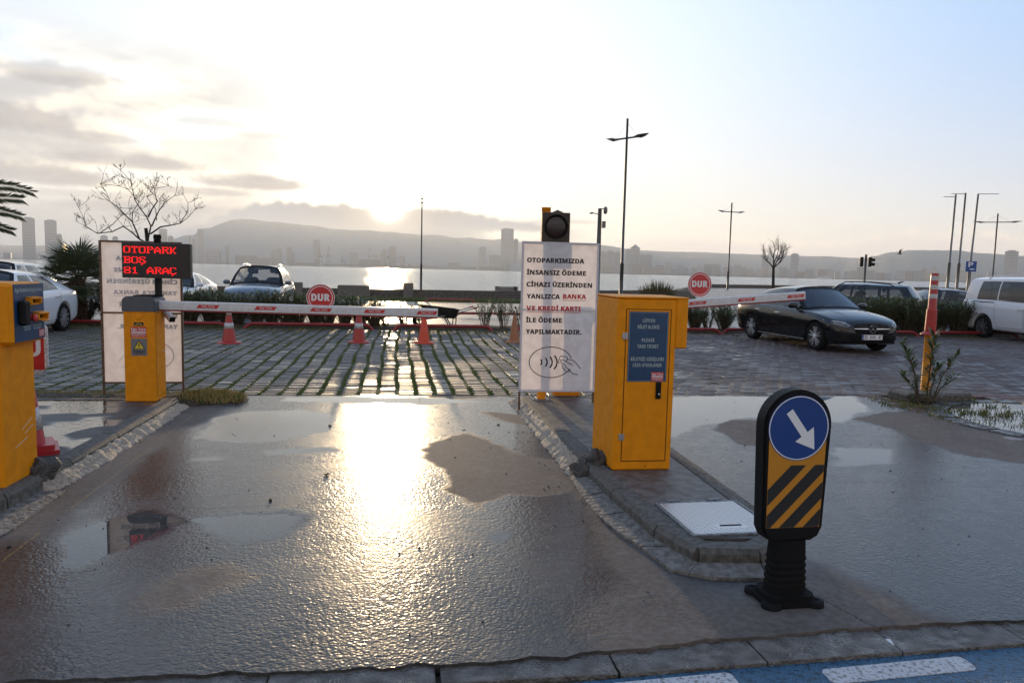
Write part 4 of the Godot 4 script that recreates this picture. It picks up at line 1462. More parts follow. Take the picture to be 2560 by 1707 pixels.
func build_trees() -> void:
	var r := RandomNumberGenerator.new()
	r.seed = 5150
	# bare mimosa-like tree behind the display; its limbs in the plane of the photograph, spread in depth
	var t := thing("bare_tree", "crooked almost leafless tree rising behind the red lettered display", "tree", Vector3(-8.42, 0, -26))
	var tr := mb(true)
	tube(tr, [Vector3(0, -0.05, 0), Vector3(0.02, 0.8, 0.02), Vector3(-0.06, 1.7, 0), Vector3(0.0, 2.36, 0), Vector3(-0.03, 2.79, 0.02)], 0.085, 0.055, 9)
	part("trunk", tr, M.bark, t)
	var limbs := mb(true)
	var tips := []
	var b := [
		[[0.0, 2.3], [-0.24, 2.42], [-0.46, 2.63], [-0.70, 2.82], [-1.04, 2.63], [-1.48, 2.564], [-1.82, 2.80], [-1.83, 3.0], [-1.99, 3.39]],
		[[-0.24, 2.42], [-0.35, 2.72], [-0.46, 2.98], [-0.70, 3.20], [-0.92, 3.43], [-1.18, 3.62], [-1.31, 3.94]],
		[[0.02, 2.4], [0.15, 2.86], [0.05, 3.15], [-0.08, 3.36], [-0.24, 3.67], [-0.26, 3.95], [-0.30, 4.26], [-0.56, 4.57]],
		[[0.15, 2.86], [0.32, 3.08], [0.52, 3.35], [0.78, 3.60], [1.12, 3.80]],
		[[0.1, 2.6], [0.42, 2.84], [0.72, 2.90], [1.04, 2.98], [1.30, 3.2], [1.53, 3.48]],
		[[0.05, 3.15], [0.1, 3.4], [0.23, 3.69], [0.12, 3.9], [0.04, 4.14], [0.45, 4.26]],
		[[-0.46, 2.98], [-0.42, 3.3], [-0.2, 3.6], [-0.5, 4.0], [-0.75, 4.1], [-1.3, 4.15]],
		[[-1.48, 2.564], [-1.15, 2.9], [-1.0, 3.2], [-0.8, 3.3]],
		[[1.04, 2.98], [1.2, 3.4], [1.12, 3.7]],
		[[0.3, 3.05], [0.35, 3.4], [0.15, 3.75], [0.4, 4.05]],
	]
	for i in b.size():
		var pts := []
		var dz := r.randf_range(-0.9, 0.9)
		for j in b[i].size():
			var f: float = float(j) / (b[i].size() - 1)
			pts.append(Vector3(b[i][j][0], b[i][j][1], dz * f * (0.2 if i in [0, 1] and j < 3 else 1.0)))
		tube(limbs, pts, 0.028 if i < 6 else 0.016, 0.006, 6, false)
		for j in range(2, pts.size()):
			for k in 3:
				var d := Vector3(r.randf_range(-1, 1), r.randf_range(0.0, 1.2), r.randf_range(-1, 1)).normalized()
				twig(limbs, pts[j], d, r.randf_range(0.20, 0.46), 0.0075, 1, r, tips)
		tips.append([pts[-1], Vector3(-1 if i != 4 else 1, 0.3, 0).normalized()])
	part("limbs", limbs, M.bark, t)
	var lv := mb()
	for tip in tips:
		if r.randf() > 0.42 and tip[0].x > -1.5:
			continue
		for k in 13:
			var d := Vector3(r.randf_range(-1, 1), r.randf_range(-0.7, 0.2), r.randf_range(-1, 1)).normalized()
			leaf(lv, tip[0] - tip[1] * r.randf() * 0.14, d, Vector3.UP, r.randf_range(0.05, 0.10), 0.014, Color(0.085, 0.060, 0.030))
	stuff(part("withered_leaves", lv, M.leaf, t))
	# small round-headed bare tree on the far right promenade
	var s := thing("bare_tree", "small leafless tree with a round head, left of the traffic signal", "tree", Vector3(24.0, 0, -46))
	var tk := mb(true)
	tube(tk, [Vector3(0, 0, 0), Vector3(0.05, 1.1, 0), Vector3(0.0, 2.3, 0)], 0.12, 0.085, 8)
	part("trunk", tk, M.bark, s)
	var lm := mb(true)
	var tp := []
	for d in [Vector3(-0.28, 1, 0.1), Vector3(0.35, 1, -0.1), Vector3(0.05, 1, 0.3), Vector3(-0.6, 0.75, -0.2), Vector3(0.75, 0.7, 0.2)]:
		twig(lm, Vector3(0, 2.25, 0), d.normalized(), 0.85, 0.05, 4, r, tp)
	part("limbs", lm, M.bark, s)
	# fan palm
	var f := thing("fan_palm", "short fan palm with a shaggy brown trunk beside the white car", "palm", Vector3(-8.55, 0, -20.95))
	var trunk := mb()
	for i in 150:
		var y := 0.02 + i * 0.0078
		var a := i * 2.4
		var rad := lerpf(0.20, 0.15, y / 1.2) + r.randf_range(-0.02, 0.02)
		var c := Vector3(cos(a) * rad, y, sin(a) * rad)
		var out := Vector3(cos(a), 0.0, sin(a))
		box(trunk, c, Vector3(0.09, 0.13, 0.05), 0.01, Basis(out.cross(Vector3.UP), Vector3.UP, -out).rotated(out.cross(Vector3.UP), -0.45 + r.randf_range(-0.2, 0.2)))
	part("trunk", trunk, grime(mat(0.085, 0.045, 0.028, 0.95), T.dirty, 4.0, T.grain, 1.0), f)
	var core := mb(true)
	tube(core, [Vector3(0, -0.1, 0), Vector3(0, 1.25, 0)], 0.20, 0.13, 10)
	part("trunk_core", core, M.bark, f)
	for i in 34:
		var a := i * 2.399
		var el := lerpf(1.35, -0.45, pow(i / 33.0, 0.8))
		var d := Vector3(cos(a) * cos(el), sin(el), sin(a) * cos(el))
		fan_leaf(f, Vector3(0, 1.18, 0), d, r.randf_range(0.58, 0.80) * (1.0 if el > 0.2 else 0.85), r)
	# date palm whose crown reaches in at the left edge
	var p := thing("date_palm", "date palm fronds reaching in at the left edge above the parked cars", "palm", Vector3(-11.6, 0, -20.0))
	var pt := mb(true)
	tube(pt, [Vector3(0, -0.1, 0), Vector3(0.05, 1.5, 0), Vector3(0, 2.7, 0)], 0.24, 0.19, 12)
	part("trunk", pt, M.bark, p)
	var fr := [[Vector3(2.45, 0.70, 0.0), 0.42], [Vector3(2.32, 0.50, 0.25), 0.20], [Vector3(2.22, 0.10, 0.1), 0.20], [Vector3(1.8, -0.25, -0.3), 0.12], [Vector3(1.2, 0.5, -0.8), 0.4]]
	for i in 12:
		var a := 1.2 + i * 0.34
		fr.append([Vector3(cos(a) * 2.1, r.randf_range(-0.3, 1.3), sin(a) * 2.1), r.randf_range(0.2, 0.7)])
	for e in fr:
		var fs := mb()
		var rach := mb(true)
		var pts := []
		for j in 25:
			var u := j / 24.0
			pts.append(Vector3(0, 2.65, 0) + e[0] * u + Vector3(0, 4.0 * e[1] * u * (1.0 - u), 0))
		tube(rach, pts, 0.022, 0.006, 5, false)
		for j in range(3, 25):
			var dir: Vector3 = (pts[j] - pts[j - 1]).normalized()
			var side := dir.cross(Vector3.UP).normalized()
			for sgn in [-1.0, 1.0]:
				for h in 3:
					var q: Vector3 = pts[j].lerp(pts[j - 1], h * 0.33)
					var spread: Vector3 = (side * 0.45 + Vector3.UP * 0.85) * sgn
					var ld: Vector3 = (dir * 0.85 + spread * r.randf_range(0.55, 0.8) - Vector3.UP * 0.22).normalized()
					leaf(fs, q, ld, (side * 0.85 - Vector3.UP * 0.45).normalized(), lerpf(0.42, 0.24, j / 24.0) * r.randf_range(0.85, 1.1), 0.036, Color(0.034, 0.050, 0.022) * r.randf_range(0.8, 1.3))
		var m := part("frond", fs, M.leaf, p)
		part("midrib", rach, M.stem, m)
	# tuft of ornamental grass by the promenade
	var g := thing("grass_tuft", "dark spiky tuft of tall grass left of the second stop sign", "grass tuft", Vector3(13.3, 0.0, -38))
	var gs := mb()
	for i in 620:
		var a := r.randf() * TAU
		var rr := sqrt(r.randf())
		var foot := Vector3(cos(a) * rr * 0.7, 0, sin(a) * rr * 0.7)
		var h := r.randf_range(0.8, 1.5) * (1.15 - 0.4 * rr)
		var tip := foot * 1.6 + Vector3(r.randf_range(-0.3, 0.3), h, r.randf_range(-0.3, 0.3))
		var mid := foot.lerp(tip, 0.55) + Vector3(0, h * 0.12, 0)
		var w := Vector3(0.012, 0, 0)
		gs.set_color(Color(0.05, 0.055, 0.02).lerp(Color(0.11, 0.085, 0.04), r.randf()))
		quad(gs, foot - w, mid - w, mid + w, foot + w)
		tri(gs, mid - w, tip, mid + w)
	stuff(part("blades", gs, M.leaf, g))

func fan_leaf(parent: Node3D, at: Vector3, d: Vector3, size: float, r: RandomNumberGenerator) -> void:
	var st := mb()
	var stalk := mb(true)
	var droop := Vector3(0, -0.16 * (1.0 - absf(d.y)), 0)
	var hub := at + d * 0.58 + droop
	tube(stalk, [at, at + d * 0.25 + droop * 0.3, hub], 0.016, 0.011, 5, false)
	var side := d.cross(Vector3.UP)
	side = side.normalized() if side.length() > 0.1 else Vector3.RIGHT
	var up := side.cross(d).normalized()
	var n := 26
	for i in n:
		var a := lerpf(-2.0, 2.0, i / (n - 1.0))
		var bd := (d * cos(a) + side * sin(a)).normalized()
		var reach := size * (0.72 + 0.28 * cos(a * 0.7)) * r.randf_range(0.92, 1.05)
		var fold := up * 0.03
		var w := bd.cross(up).normalized() * 0.022
		var mid := hub + bd * reach * 0.55 + fold
		var tip := hub + bd * reach + Vector3(0, -0.10 * reach, 0) + Vector3(r.randf_range(-0.03, 0.03), r.randf_range(-0.04, 0.03), r.randf_range(-0.03, 0.03))
		st.set_color(Color(0.030, 0.048, 0.020).lerp(Color(0.07, 0.085, 0.028), r.randf() * 0.7))
		quad(st, hub - w * 0.15, mid - w, mid + up * 0.012, hub + w * 0.0)
		quad(st, hub + w * 0.15, hub, mid + up * 0.012, mid + w)
		tri(st, mid - w, tip, mid + w)
	var m := part("frond", st, M.leaf, parent)
	part("leaf_stalk", stalk, M.stem, m)
func face_xf(o: Vector3, side: String) -> Transform3D:   # a frame on a face: x to the right and y up as its viewer sees them, z out of it
	match side:
		"+x":
			return Transform3D(Basis(Vector3.FORWARD, Vector3.UP, Vector3.RIGHT), o)
		"-z":
			return Transform3D(Basis(Vector3.LEFT, Vector3.UP, Vector3.FORWARD), o)
	return Transform3D(Basis(), o)

func plate(called: String, poly: PackedVector2Array, depth: float, m: Material, parent: Node3D, xf: Transform3D) -> MeshInstance3D:
	var st := mb()
	prism(st, poly, depth, xf)
	return part(called, st, m, parent)

func rect(x0: float, y0: float, x1: float, y1: float) -> PackedVector2Array:
	return PackedVector2Array([Vector2(x0, y0), Vector2(x1, y0), Vector2(x1, y1), Vector2(x0, y1)])

func write(s: String, x: float, base: float, w: float, cap: float, m: Material, parent: Node3D, xf: Transform3D, kind := "bold") -> MeshInstance3D:   # lettering from x, on a baseline, w wide with capitals cap high
	var t := TextMesh.new()
	t.font = font(kind)
	t.font_size = 48
	t.pixel_size = 0.01
	t.depth = 0.02
	t.curve_step = 2.0
	t.text = "H"
	var hb := t.get_aabb()
	t.text = s
	var bb := t.get_aabb()
	var k := Vector3(w / maxf(bb.size.x, 1e-4), cap / maxf(hb.size.y, 1e-4), 0.0006 / 0.02)
	var o := MeshInstance3D.new()
	o.name = "lettering"
	o.mesh = t
	o.material_override = m
	o.transform = xf * Transform3D(Basis.from_scale(k), Vector3(x - bb.position.x * k.x, base - hb.position.y * k.y, 0.0004))
	parent.add_child(o, true)
	return o

func maker_label(parent: Node3D, xf: Transform3D, w: float) -> void:   # the red label of the firm, w wide
	var h := w * 0.70
	var lb := plate("maker_label", rect(-w * 0.5, -h * 0.5, w * 0.5, h * 0.5), 0.0012, M.sticker_red, parent, xf)
	var f := xf * Transform3D(Basis(), Vector3(0, 0, 0.0012))
	write("Ege Teta", -w * 0.45, h * 0.16, w * 0.9, h * 0.24, M.print_white, lb, f)
	plate("band", rect(-w * 0.46, -h * 0.16, w * 0.46, h * 0.08), 0.0006, M.print_white, lb, f)
	write("Elektronik", -w * 0.44, -h * 0.115, w * 0.88, h * 0.16, M.sticker_red, lb, f * Transform3D(Basis(), Vector3(0, 0, 0.0006)))
	write("Tel: (0.232) 459 61 16", -w * 0.44, -h * 0.30, w * 0.88, h * 0.085, M.print_white, lb, f)
	write("www.egeteta.com.tr", -w * 0.44, -h * 0.43, w * 0.88, h * 0.075, M.print_white, lb, f)

func ticket_hood(parent: Node3D, xf: Transform3D, w: float, h: float, open: bool) -> void:   # a folded sheet hood round a slot
	var hd := mb()
	var d := 0.05
	quad(hd, xf * Vector3(-w * 0.5, h * 0.5, 0), xf * Vector3(w * 0.5, h * 0.5, 0), xf * Vector3(w * 0.5, h * 0.36, d), xf * Vector3(-w * 0.5, h * 0.36, d))
	quad(hd, xf * Vector3(-w * 0.5, h * 0.36, d), xf * Vector3(w * 0.5, h * 0.36, d), xf * Vector3(w * 0.5, h * 0.24, d), xf * Vector3(-w * 0.5, h * 0.24, d))
	for s in [-1.0, 1.0]:
		box(hd, xf * Vector3(s * w * 0.44, 0, d * 0.45), xf.basis * Vector3(w * 0.12, h * 0.95, d * 0.9) if false else Vector3(d * 0.9, h * 0.72, w * 0.10), 0.002)
	box(hd, xf * Vector3(0, -h * 0.38, d * 0.3), Vector3(d * 0.6, h * 0.2, w), 0.002)
	var o := part("slot_hood", hd, M.yellow, parent)
	plate("slot", rect(-w * 0.36, -h * 0.26, w * 0.36, h * 0.30), 0.002, M.black_plastic, o, xf)
	if open:
		var tk := mb()
		var c := xf * Vector3(w * 0.05, -h * 0.42, d * 0.8)
		box(tk, c, Vector3(0.05, 0.002, w * 0.62), 0.0, Basis(Vector3.BACK, -0.35))
		part("ticket_lip", tk, M.yellow, o)

func build_ticket_machine() -> void:
	var t := thing("ticket_machine", "yellow ticket machine with blue panel, black reader and red knob, at the left edge", "ticket machine", Vector3(-3.02, 0.112, -5.66))
	var col := mb()
	box(col, Vector3(0.0, 0.50, 0.0), Vector3(0.60, 1.0, 0.47), 0.012)
	part("column", col, M.yellow, t)
	var head := mb()
	box(head, Vector3(0.035, 1.205, -0.03), Vector3(0.67, 0.43, 0.47), 0.025)
	part("head", head, M.yellow, t)
	var xf := face_xf(Vector3(0.3705, 1.205, -0.03), "+x")
	var p := plate("front_panel", rect(-0.205, -0.195, 0.215, 0.205), 0.004, M.blue_panel, t, xf)
	var f := xf * Transform3D(Basis(), Vector3(0, 0, 0.004))
	write("EgeTeta", -0.185, 0.15, 0.14, 0.026, M.print_pale, p, f)
	write("ParkingSystem", -0.043, 0.15, 0.235, 0.026, M.print_pale, p, f, "plain")
	ticket_hood(t, f * Transform3D(Basis(), Vector3(0.02, 0.085, 0)), 0.15, 0.06, false)
	ticket_hood(t, f * Transform3D(Basis(), Vector3(0.115, -0.028, 0)), 0.155, 0.065, true)
	var rd := mb()
	box(rd, f * Vector3(-0.125, 0.005, 0.025), Vector3(0.05, 0.17, 0.085), 0.012)
	part("card_reader", rd, M.black_plastic, t)
	var kn := mb(true)
	lathe(kn, [Vector2(0.028, 0), Vector2(0.030, 0.004), Vector2(0.012, 0.008), Vector2(0.012, 0.028), Vector2(0.026, 0.034), Vector2(0.028, 0.042), Vector2(0.020, 0.050), Vector2(0.0, 0.052)], 20, f * Transform3D(Basis(Vector3.RIGHT, PI * 0.5), Vector3(-0.005, -0.035, 0)))
	part("red_knob", kn, M.print_red, t)
	write("GİRİŞ BİLETİ", -0.09, -0.102, 0.10, 0.012, M.print_pale, p, f)
	write("BİLETİ ALINIZ", 0.045, -0.102, 0.12, 0.012, M.print_pale, p, f)
	write("TAKE TICKET", -0.08, -0.122, 0.09, 0.012, M.print_pale, p, f)
	write("TAKE TICKET", 0.05, -0.122, 0.11, 0.012, M.print_pale, p, f)
	maker_label(p, f * Transform3D(Basis(), Vector3(0.165, -0.155, 0)), 0.075)
	# scratches in the paint of the column
	var sc := mb()
	for s in [[0.02, 0.36, 0.17, 0.425], [0.06, 0.325, 0.18, 0.37], [-0.08, 0.25, 0.1, 0.295]]:
		prism(sc, stroke([Vector2(s[0], s[1]), Vector2(lerpf(s[0], s[2], 0.5), lerpf(s[1], s[3], 0.52)), Vector2(s[2], s[3])], 0.006), 0.0006, face_xf(Vector3(0.3, 0, 0), "+x"))
	stuff(part("scratches", sc, mat(0.6, 0.5, 0.38, 0.7), t))

func barrier_arm(parent: Node3D, xf: Transform3D, length: float, stickers: Array) -> MeshInstance3D:   # along local x, front to local +z
	var prof := PackedVector2Array([Vector2(-0.024, -0.045), Vector2(0.018, -0.045), Vector2(0.024, -0.038), Vector2(0.024, -0.024), Vector2(0.021, -0.022), Vector2(0.021, -0.019), Vector2(0.025, -0.017), Vector2(0.025, 0.027), Vector2(0.021, 0.029), Vector2(0.021, 0.032), Vector2(0.024, 0.034), Vector2(0.022, 0.050), Vector2(0.012, 0.058), Vector2(-0.012, 0.058), Vector2(-0.024, 0.048)])
	var st := mb()
	prism(st, prof, length, xf * Transform3D(Basis(Vector3.BACK, Vector3.UP, Vector3.RIGHT) * Basis.from_scale(Vector3(1, 1, 1)), Vector3.ZERO))
	var a := part("arm", st, M.white_alu, parent)
	var rb := mb()
	box(rb, xf * Vector3(length * 0.5, -0.053, 0), Vector3(length, 0.016, 0.036), 0.004, xf.basis)
	part("rubber_edge", rb, M.red_edge, a)
	for s in stickers:
		var f: Transform3D = xf * Transform3D(Basis(), Vector3(s, 0.005, 0.0254))
		var k := plate("red_sticker", PackedVector2Array([Vector2(-0.128, -0.020), Vector2(0.10, -0.020), Vector2(0.128, 0.021), Vector2(-0.10, 0.021)]), 0.001, M.sticker_red, a, f)
		write("Ege Teta", -0.068, -0.005, 0.14, 0.020, M.print_white, k, f * Transform3D(Basis(), Vector3(0, 0, 0.001)), "plain")
		write("0.232 459 61 16", -0.03, -0.016, 0.10, 0.006, M.print_white, k, f * Transform3D(Basis(), Vector3(0, 0, 0.001)), "plain")
	return a

func stop_disc(parent: Node3D, xf: Transform3D, r: float, red: Material) -> void:
	var d := plate("stop_sign", circle(r, 40), 0.003, M.print_white, parent, xf)
	plate("red_ring", circle(r * 0.965, 40), 0.0008, red, d, xf * Transform3D(Basis(), Vector3(0, 0, 0.003)))
	plate("white_ring", circle(r * 0.86, 40), 0.0008, M.print_white, d, xf * Transform3D(Basis(), Vector3(0, 0, 0.0038)))
	plate("red_field", circle(r * 0.81, 40), 0.0008, red, d, xf * Transform3D(Basis(), Vector3(0, 0, 0.0046)))
	write("DUR", -r * 0.66, -r * 0.22, r * 1.32, r * 0.52, M.print_white, d, xf * Transform3D(Basis(), Vector3(0, 0, 0.0054)), "black")

func barrier_box(t: Node3D) -> void:
	var b := mb()
	box(b, Vector3(0, 0.52, 0), Vector3(0.335, 1.04, 0.36), 0.012)
	part("housing", b, M.yellow, t)
	var cap := mb(true)
	var outline := [Vector2(-0.178, 0), Vector2(0.178, 0), Vector2(0.178, 0.08)]
	for k in 7:
		var a := k / 6.0 * PI * 0.5
		outline.append(Vector2(0.178 - 0.065 + 0.065 * cos(a), 0.105 + 0.065 * sin(a)))
	for k in 7:
		var a := PI * 0.5 + k / 6.0 * PI * 0.5
		outline.append(Vector2(-0.178 + 0.065 + 0.065 * cos(a), 0.105 + 0.065 * sin(a)))
	outline.append(Vector2(-0.178, 0.08))
	cap.set_smooth_group(-1)
	prism(cap, PackedVector2Array(outline), 0.37, Transform3D(Basis(), Vector3(0, 1.025, -0.185)))
	var small := PackedVector2Array()
	for v in outline:
		small.append(Vector2(v.x * 0.94, 0.004 + v.y * 0.95))
	prism(cap, small, 0.386, Transform3D(Basis(), Vector3(0, 1.025, -0.193)))
	part("cap", cap, M.grey_cap, t)
	for k in 5:
		var fin := mb()
		box(fin, Vector3(0.05 + 0.0 * k, 1.198, 0.12 - k * 0.055), Vector3(0.26, 0.016, 0.014), 0.003)
		part("fin", fin, M.rubber, t)

func build_machines() -> void:
	build_ticket_machine()
	# barrier of the left lane
	var t := thing("barrier", "closed barrier with yellow box, grey cap and red stop disc on its white arm", "barrier", Vector3(-2.958, 0.112, -8.98))
	barrier_box(t)
	var side := face_xf(Vector3(0.1675, 0.0, 0), "+x")
	var door := plate("side_door", rect(-0.15, 0.06, 0.15, 1.0), 0.003, M.yellow, t, side)
	var gap := mb()
	for g in [rect(-0.154, 0.056, -0.151, 1.004), rect(0.151, 0.056, 0.154, 1.004), rect(-0.154, 1.001, 0.154, 1.004), rect(-0.154, 0.056, 0.154, 0.059)]:
		prism(gap, g, 0.0012, side)
	part("door_gap", gap, M.rubber, t)
	for g in [0.78, 0.20]:
		for k in 4:
			var lv := mb()
			prism(lv, rect(-0.05, g + k * 0.032, 0.05, g + 0.008 + k * 0.032), 0.006, side * Transform3D(Basis(), Vector3(0, 0, 0.003)))
			part("louvre", lv, M.yellow, door)
	var lk := mb(true)
	lathe(lk, [Vector2(0.012, 0), Vector2(0.012, 0.006), Vector2(0.0, 0.007)], 12, side * Transform3D(Basis(Vector3.RIGHT, PI * 0.5), Vector3(0.09, 0.55, 0.003)))
	part("lock", lk, M.steel, door)
	var fr := face_xf(Vector3(0, 0, 0.180), "+z")
	var em := mb(true)
	lathe(em, [Vector2(0.033, 0), Vector2(0.033, 0.005), Vector2(0.025, 0.006), Vector2(0.0, 0.006)], 24, fr * Transform3D(Basis(Vector3.RIGHT, PI * 0.5), Vector3(-0.005, 0.965, 0)))
	part("emergency_cover", em, M.yellow, t)
	var wl := plate("warning_strip", rect(-0.055, 0.865, 0.048, 0.905), 0.001, M.print_black, t, fr)
	plate("arc_mark", stroke(arc2(-0.004, 0.862, 0.036, 0.026, 20, 160), 0.007), 0.0006, mat(0.62, 0.48, 0.08, 0.5), wl, fr * Transform3D(Basis(), Vector3(0, 0, 0.001)))
	maker_label(t, fr * Transform3D(Basis(), Vector3(-0.008, 0.795, 0)), 0.168)
	var ws := plate("warning_sign", round_rect(0.17, 0.195, 0.01, -0.005, 0.625), 0.0012, mat(0.16, 0.16, 0.17, 0.4), t, fr)
	var f2 := fr * Transform3D(Basis(), Vector3(-0.005, 0.625, 0.0012))
	plate("black_triangle", PackedVector2Array([Vector2(-0.064, -0.025), Vector2(0.064, -0.025), Vector2(0.0, 0.082)]), 0.0006, M.print_black, ws, f2)
	plate("yellow_triangle", PackedVector2Array([Vector2(-0.050, -0.018), Vector2(0.050, -0.018), Vector2(0.0, 0.066)]), 0.0006, mat(0.65, 0.48, 0.03, 0.5), ws, f2 * Transform3D(Basis(), Vector3(0, 0, 0.0006)))
	var ex := mb()
	prism(ex, PackedVector2Array([Vector2(-0.004, 0.004), Vector2(0.004, 0.004), Vector2(0.007, 0.044), Vector2(-0.007, 0.044)]), 0.0006, f2 * Transform3D(Basis(), Vector3(0, 0, 0.0012)))
	prism(ex, circle(0.006, 12, 0, -0.007), 0.0006, f2 * Transform3D(Basis(), Vector3(0, 0, 0.0012)))
	part("exclamation_mark", ex, M.print_black, ws)
	write("DİKKAT", -0.062, -0.068, 0.124, 0.030, M.print_black, ws, f2, "black")
	write("OTOMATİK BARİYER", -0.062, -0.086, 0.124, 0.010, M.print_black, ws, f2)
	var a := barrier_arm(t, Transform3D(Basis(Vector3.BACK, deg_to_rad(-0.75)), Vector3(0.16, 1.088, 0.03)), 3.19, [0.55, 1.19, 1.82, 2.44, 3.06])
	stop_disc(a, Transform3D(Basis(), Vector3(1.968, 1.208, -0.015)), 0.163, M.sticker_red)
	# barrier of the right lane, its arm half raised
	var t2 := thing("barrier", "barrier of the right lane, box hidden behind the notice board, white arm tilted upwards", "barrier", Vector3(2.06, 0.112, -9.32))
	barrier_box(t2)
	var tilt := Transform3D(Basis(Vector3.BACK, deg_to_rad(4.85)), Vector3(0.16, 1.085, 0.13))
	var a2 := barrier_arm(t2, tilt, 3.05, [0.22, 0.87, 1.55, 2.22, 2.91])
	stop_disc(a2, Transform3D(Basis(), Vector3(1.747, 1.462, 0.085)), 0.163, mat(0.55, 0.045, 0.045, 0.4))
	# display
	var d := thing("led_display", "black dot display with red glowing words OTOPARK BOŞ 81 ARAÇ on a post", "display", Vector3(-2.89, 0.112, -9.27))
	var post := mb(true)
	tube(post, [Vector3(0, 0, 0), Vector3(0, 1.905, 0)], 0.041, 0.041, 16)
	part("post", post, M.black_metal, d)
	var pc := mb(true)
	tube(pc, [Vector3(0, 1.86, 0), Vector3(0, 1.885, 0)], 0.045, 0.045, 16)
	part("post_cap", pc, M.rubber, d)
	var cs := mb()
	box(cs, Vector3(0.028, 1.598, 0.10), Vector3(0.755, 0.405, 0.09), 0.006)
	part("case", cs, M.black_metal, d)
	var sf := Transform3D(Basis(), Vector3(0.028, 1.598, 0.1452))
	var scr := plate("screen", rect(-0.365, -0.19, 0.365, 0.19), 0.002, mat(0.010, 0.006, 0.006, 0.35), d, sf)
	var glyphs := {
		"O": ["01111110", "11000011", "11000011", "11000011", "11000011", "11000011", "11000011", "01111110"], "T": ["11111111", "11011011", "00011000", "00011000", "00011000", "00011000", "00011000", "00111100"],
		"P": ["11111110", "01100011", "01100011", "01111110", "01100000", "01100000", "01100000", "11110000"], "A": ["00011000", "00111100", "01100110", "11000011", "11111111", "11111111", "11000011", "11000011"],
		"R": ["11111110", "01100011", "01100011", "01111110", "01101100", "01100110", "01100011", "11100011"], "K": ["11100011", "01100110", "01101100", "01111000", "01111000", "01101100", "01100110", "11100011"],
		"B": ["11111110", "01100011", "01100011", "01111110", "01111110", "01100011", "01100011", "11111110"], "S": ["01111110", "11000011", "11100000", "01111100", "00001110", "11000111", "11000011", "01111110", "00011000", "00110000"],
		"C": ["01111110", "11000011", "11000000", "11000000", "11000000", "11000000", "11000011", "01111110", "00011000", "00110000"], "8": ["01111110", "11000011", "11000011", "01111110", "01111110", "11000011", "11000011", "01111110"], "1": ["00011000", "00111000", "01111000", "00011000", "00011000", "00011000", "00011000", "01111110"], " ": [],
	}
	var red := mat(0.05, 0.0, 0.0, 0.4)
	red.emission_enabled = true
	red.emission = Color(1.0, 0.055, 0.07)
	red.emission_energy_multiplier = 1.1
	var rows := ["OTOPARK", "BOS", "81 ARAC"]
	for r in 3:
		var dots := mb()
		for c in rows[r].length():
			var g: Array = glyphs[rows[r][c]]
			for y in g.size():
				for x in 8:
					if g[y][x] == "1":
						var px: float = -0.352 + c * 0.0835 + x * 0.0098
						var py: float = 0.157 - r * 0.118 - y * 0.0098
						prism(dots, circle(0.0036, 6, px, py), 0.001, sf * Transform3D(Basis(), Vector3(0, 0, 0.002)), false)
		part("glowing_words", dots, red, scr)
	# tall ticket cabinet on the middle island
	var b := thing("ticket_cabinet", "tall yellow ticket cabinet with hinged door and blue sign on the middle island", "ticket cabinet", Vector3(1.905, 0.114, -5.97))
	var bd := mb()
	box(bd, Vector3(0, 0.692, 0), Vector3(0.49, 1.384, 0.65), 0.014)
	part("body", bd, M.yellow, b)
	var hd := mb()
	box(hd, Vector3(0.29, 1.192, 0.0), Vector3(0.10, 0.40, 0.646), 0.010)
	part("side_head", hd, M.yellow, b)
	var lid := mb()
	box(lid, Vector3(0.048, 1.394, 0), Vector3(0.592, 0.016, 0.656), 0.006)
	part("lid", lid, M.yellow, b)
	var df := Transform3D(Basis(), Vector3(0.012, 0, 0.325))
	var dgap := mb()
	for g in [rect(-0.187, 0.075, -0.182, 1.305), rect(0.182, 0.075, 0.187, 1.305), rect(-0.187, 1.300, 0.187, 1.305), rect(-0.187, 0.075, 0.187, 0.080)]:
		prism(dgap, g, 0.0015, df)
	part("door_gap", dgap, M.rubber, b)
	var dr := mb()
	box(dr, df * Vector3(0, 0.69, 0.001), Vector3(0.360, 1.216, 0.006), 0.002)
	var cd := part("door", dr, M.yellow, b)
	var sg := df * Transform3D(Basis(), Vector3(0.0, 1.005, 0.0042))
	var sign := plate("blue_sign", rect(-0.163, -0.28, 0.163, 0.28), 0.002, M.blue_panel, b, sg)
	var s2 := sg * Transform3D(Basis(), Vector3(0, 0, 0.002))
	var rim := mb()
	for g in [rect(-0.157, -0.274, -0.155, 0.274), rect(0.155, -0.274, 0.157, 0.274), rect(-0.155, 0.272, 0.155, 0.274), rect(-0.155, -0.274, 0.155, -0.272)]:
		prism(rim, g, 0.0005, s2)
	part("white_rim", rim, M.print_pale, sign)
	for l in [["LÜTFEN", 0.100, 0.195], ["BİLET ALINIZ", 0.180, 0.145], ["PLEASE", 0.104, 0.040], ["TAKE TICKET", 0.176, -0.010], ["BİLETSİZ GİRİŞLERE", 0.275, -0.112], ["CEZA UYGULANIR", 0.240, -0.160]]:
		write(l[0], -l[1] * 0.5, l[2], l[1], 0.028, M.print_pale, sign, s2)
	maker_label(sign, s2 * Transform3D(Basis(), Vector3(0.088, -0.237, 0)), 0.102)
	var hn := mb()
	box(hn, df * Vector3(0.100, 0.655, 0.012), Vector3(0.042, 0.135, 0.016), 0.004)
	var handle := part("handle", hn, M.black_plastic, cd)
	var kl := mb(true)
	lathe(kl, [Vector2(0.010, 0), Vector2(0.010, 0.004), Vector2(0.0, 0.005)], 12, df * Transform3D(Basis(Vector3.RIGHT, PI * 0.5), Vector3(0.104, 0.625, 0.020)))
	part("key_lock", kl, M.steel, handle)
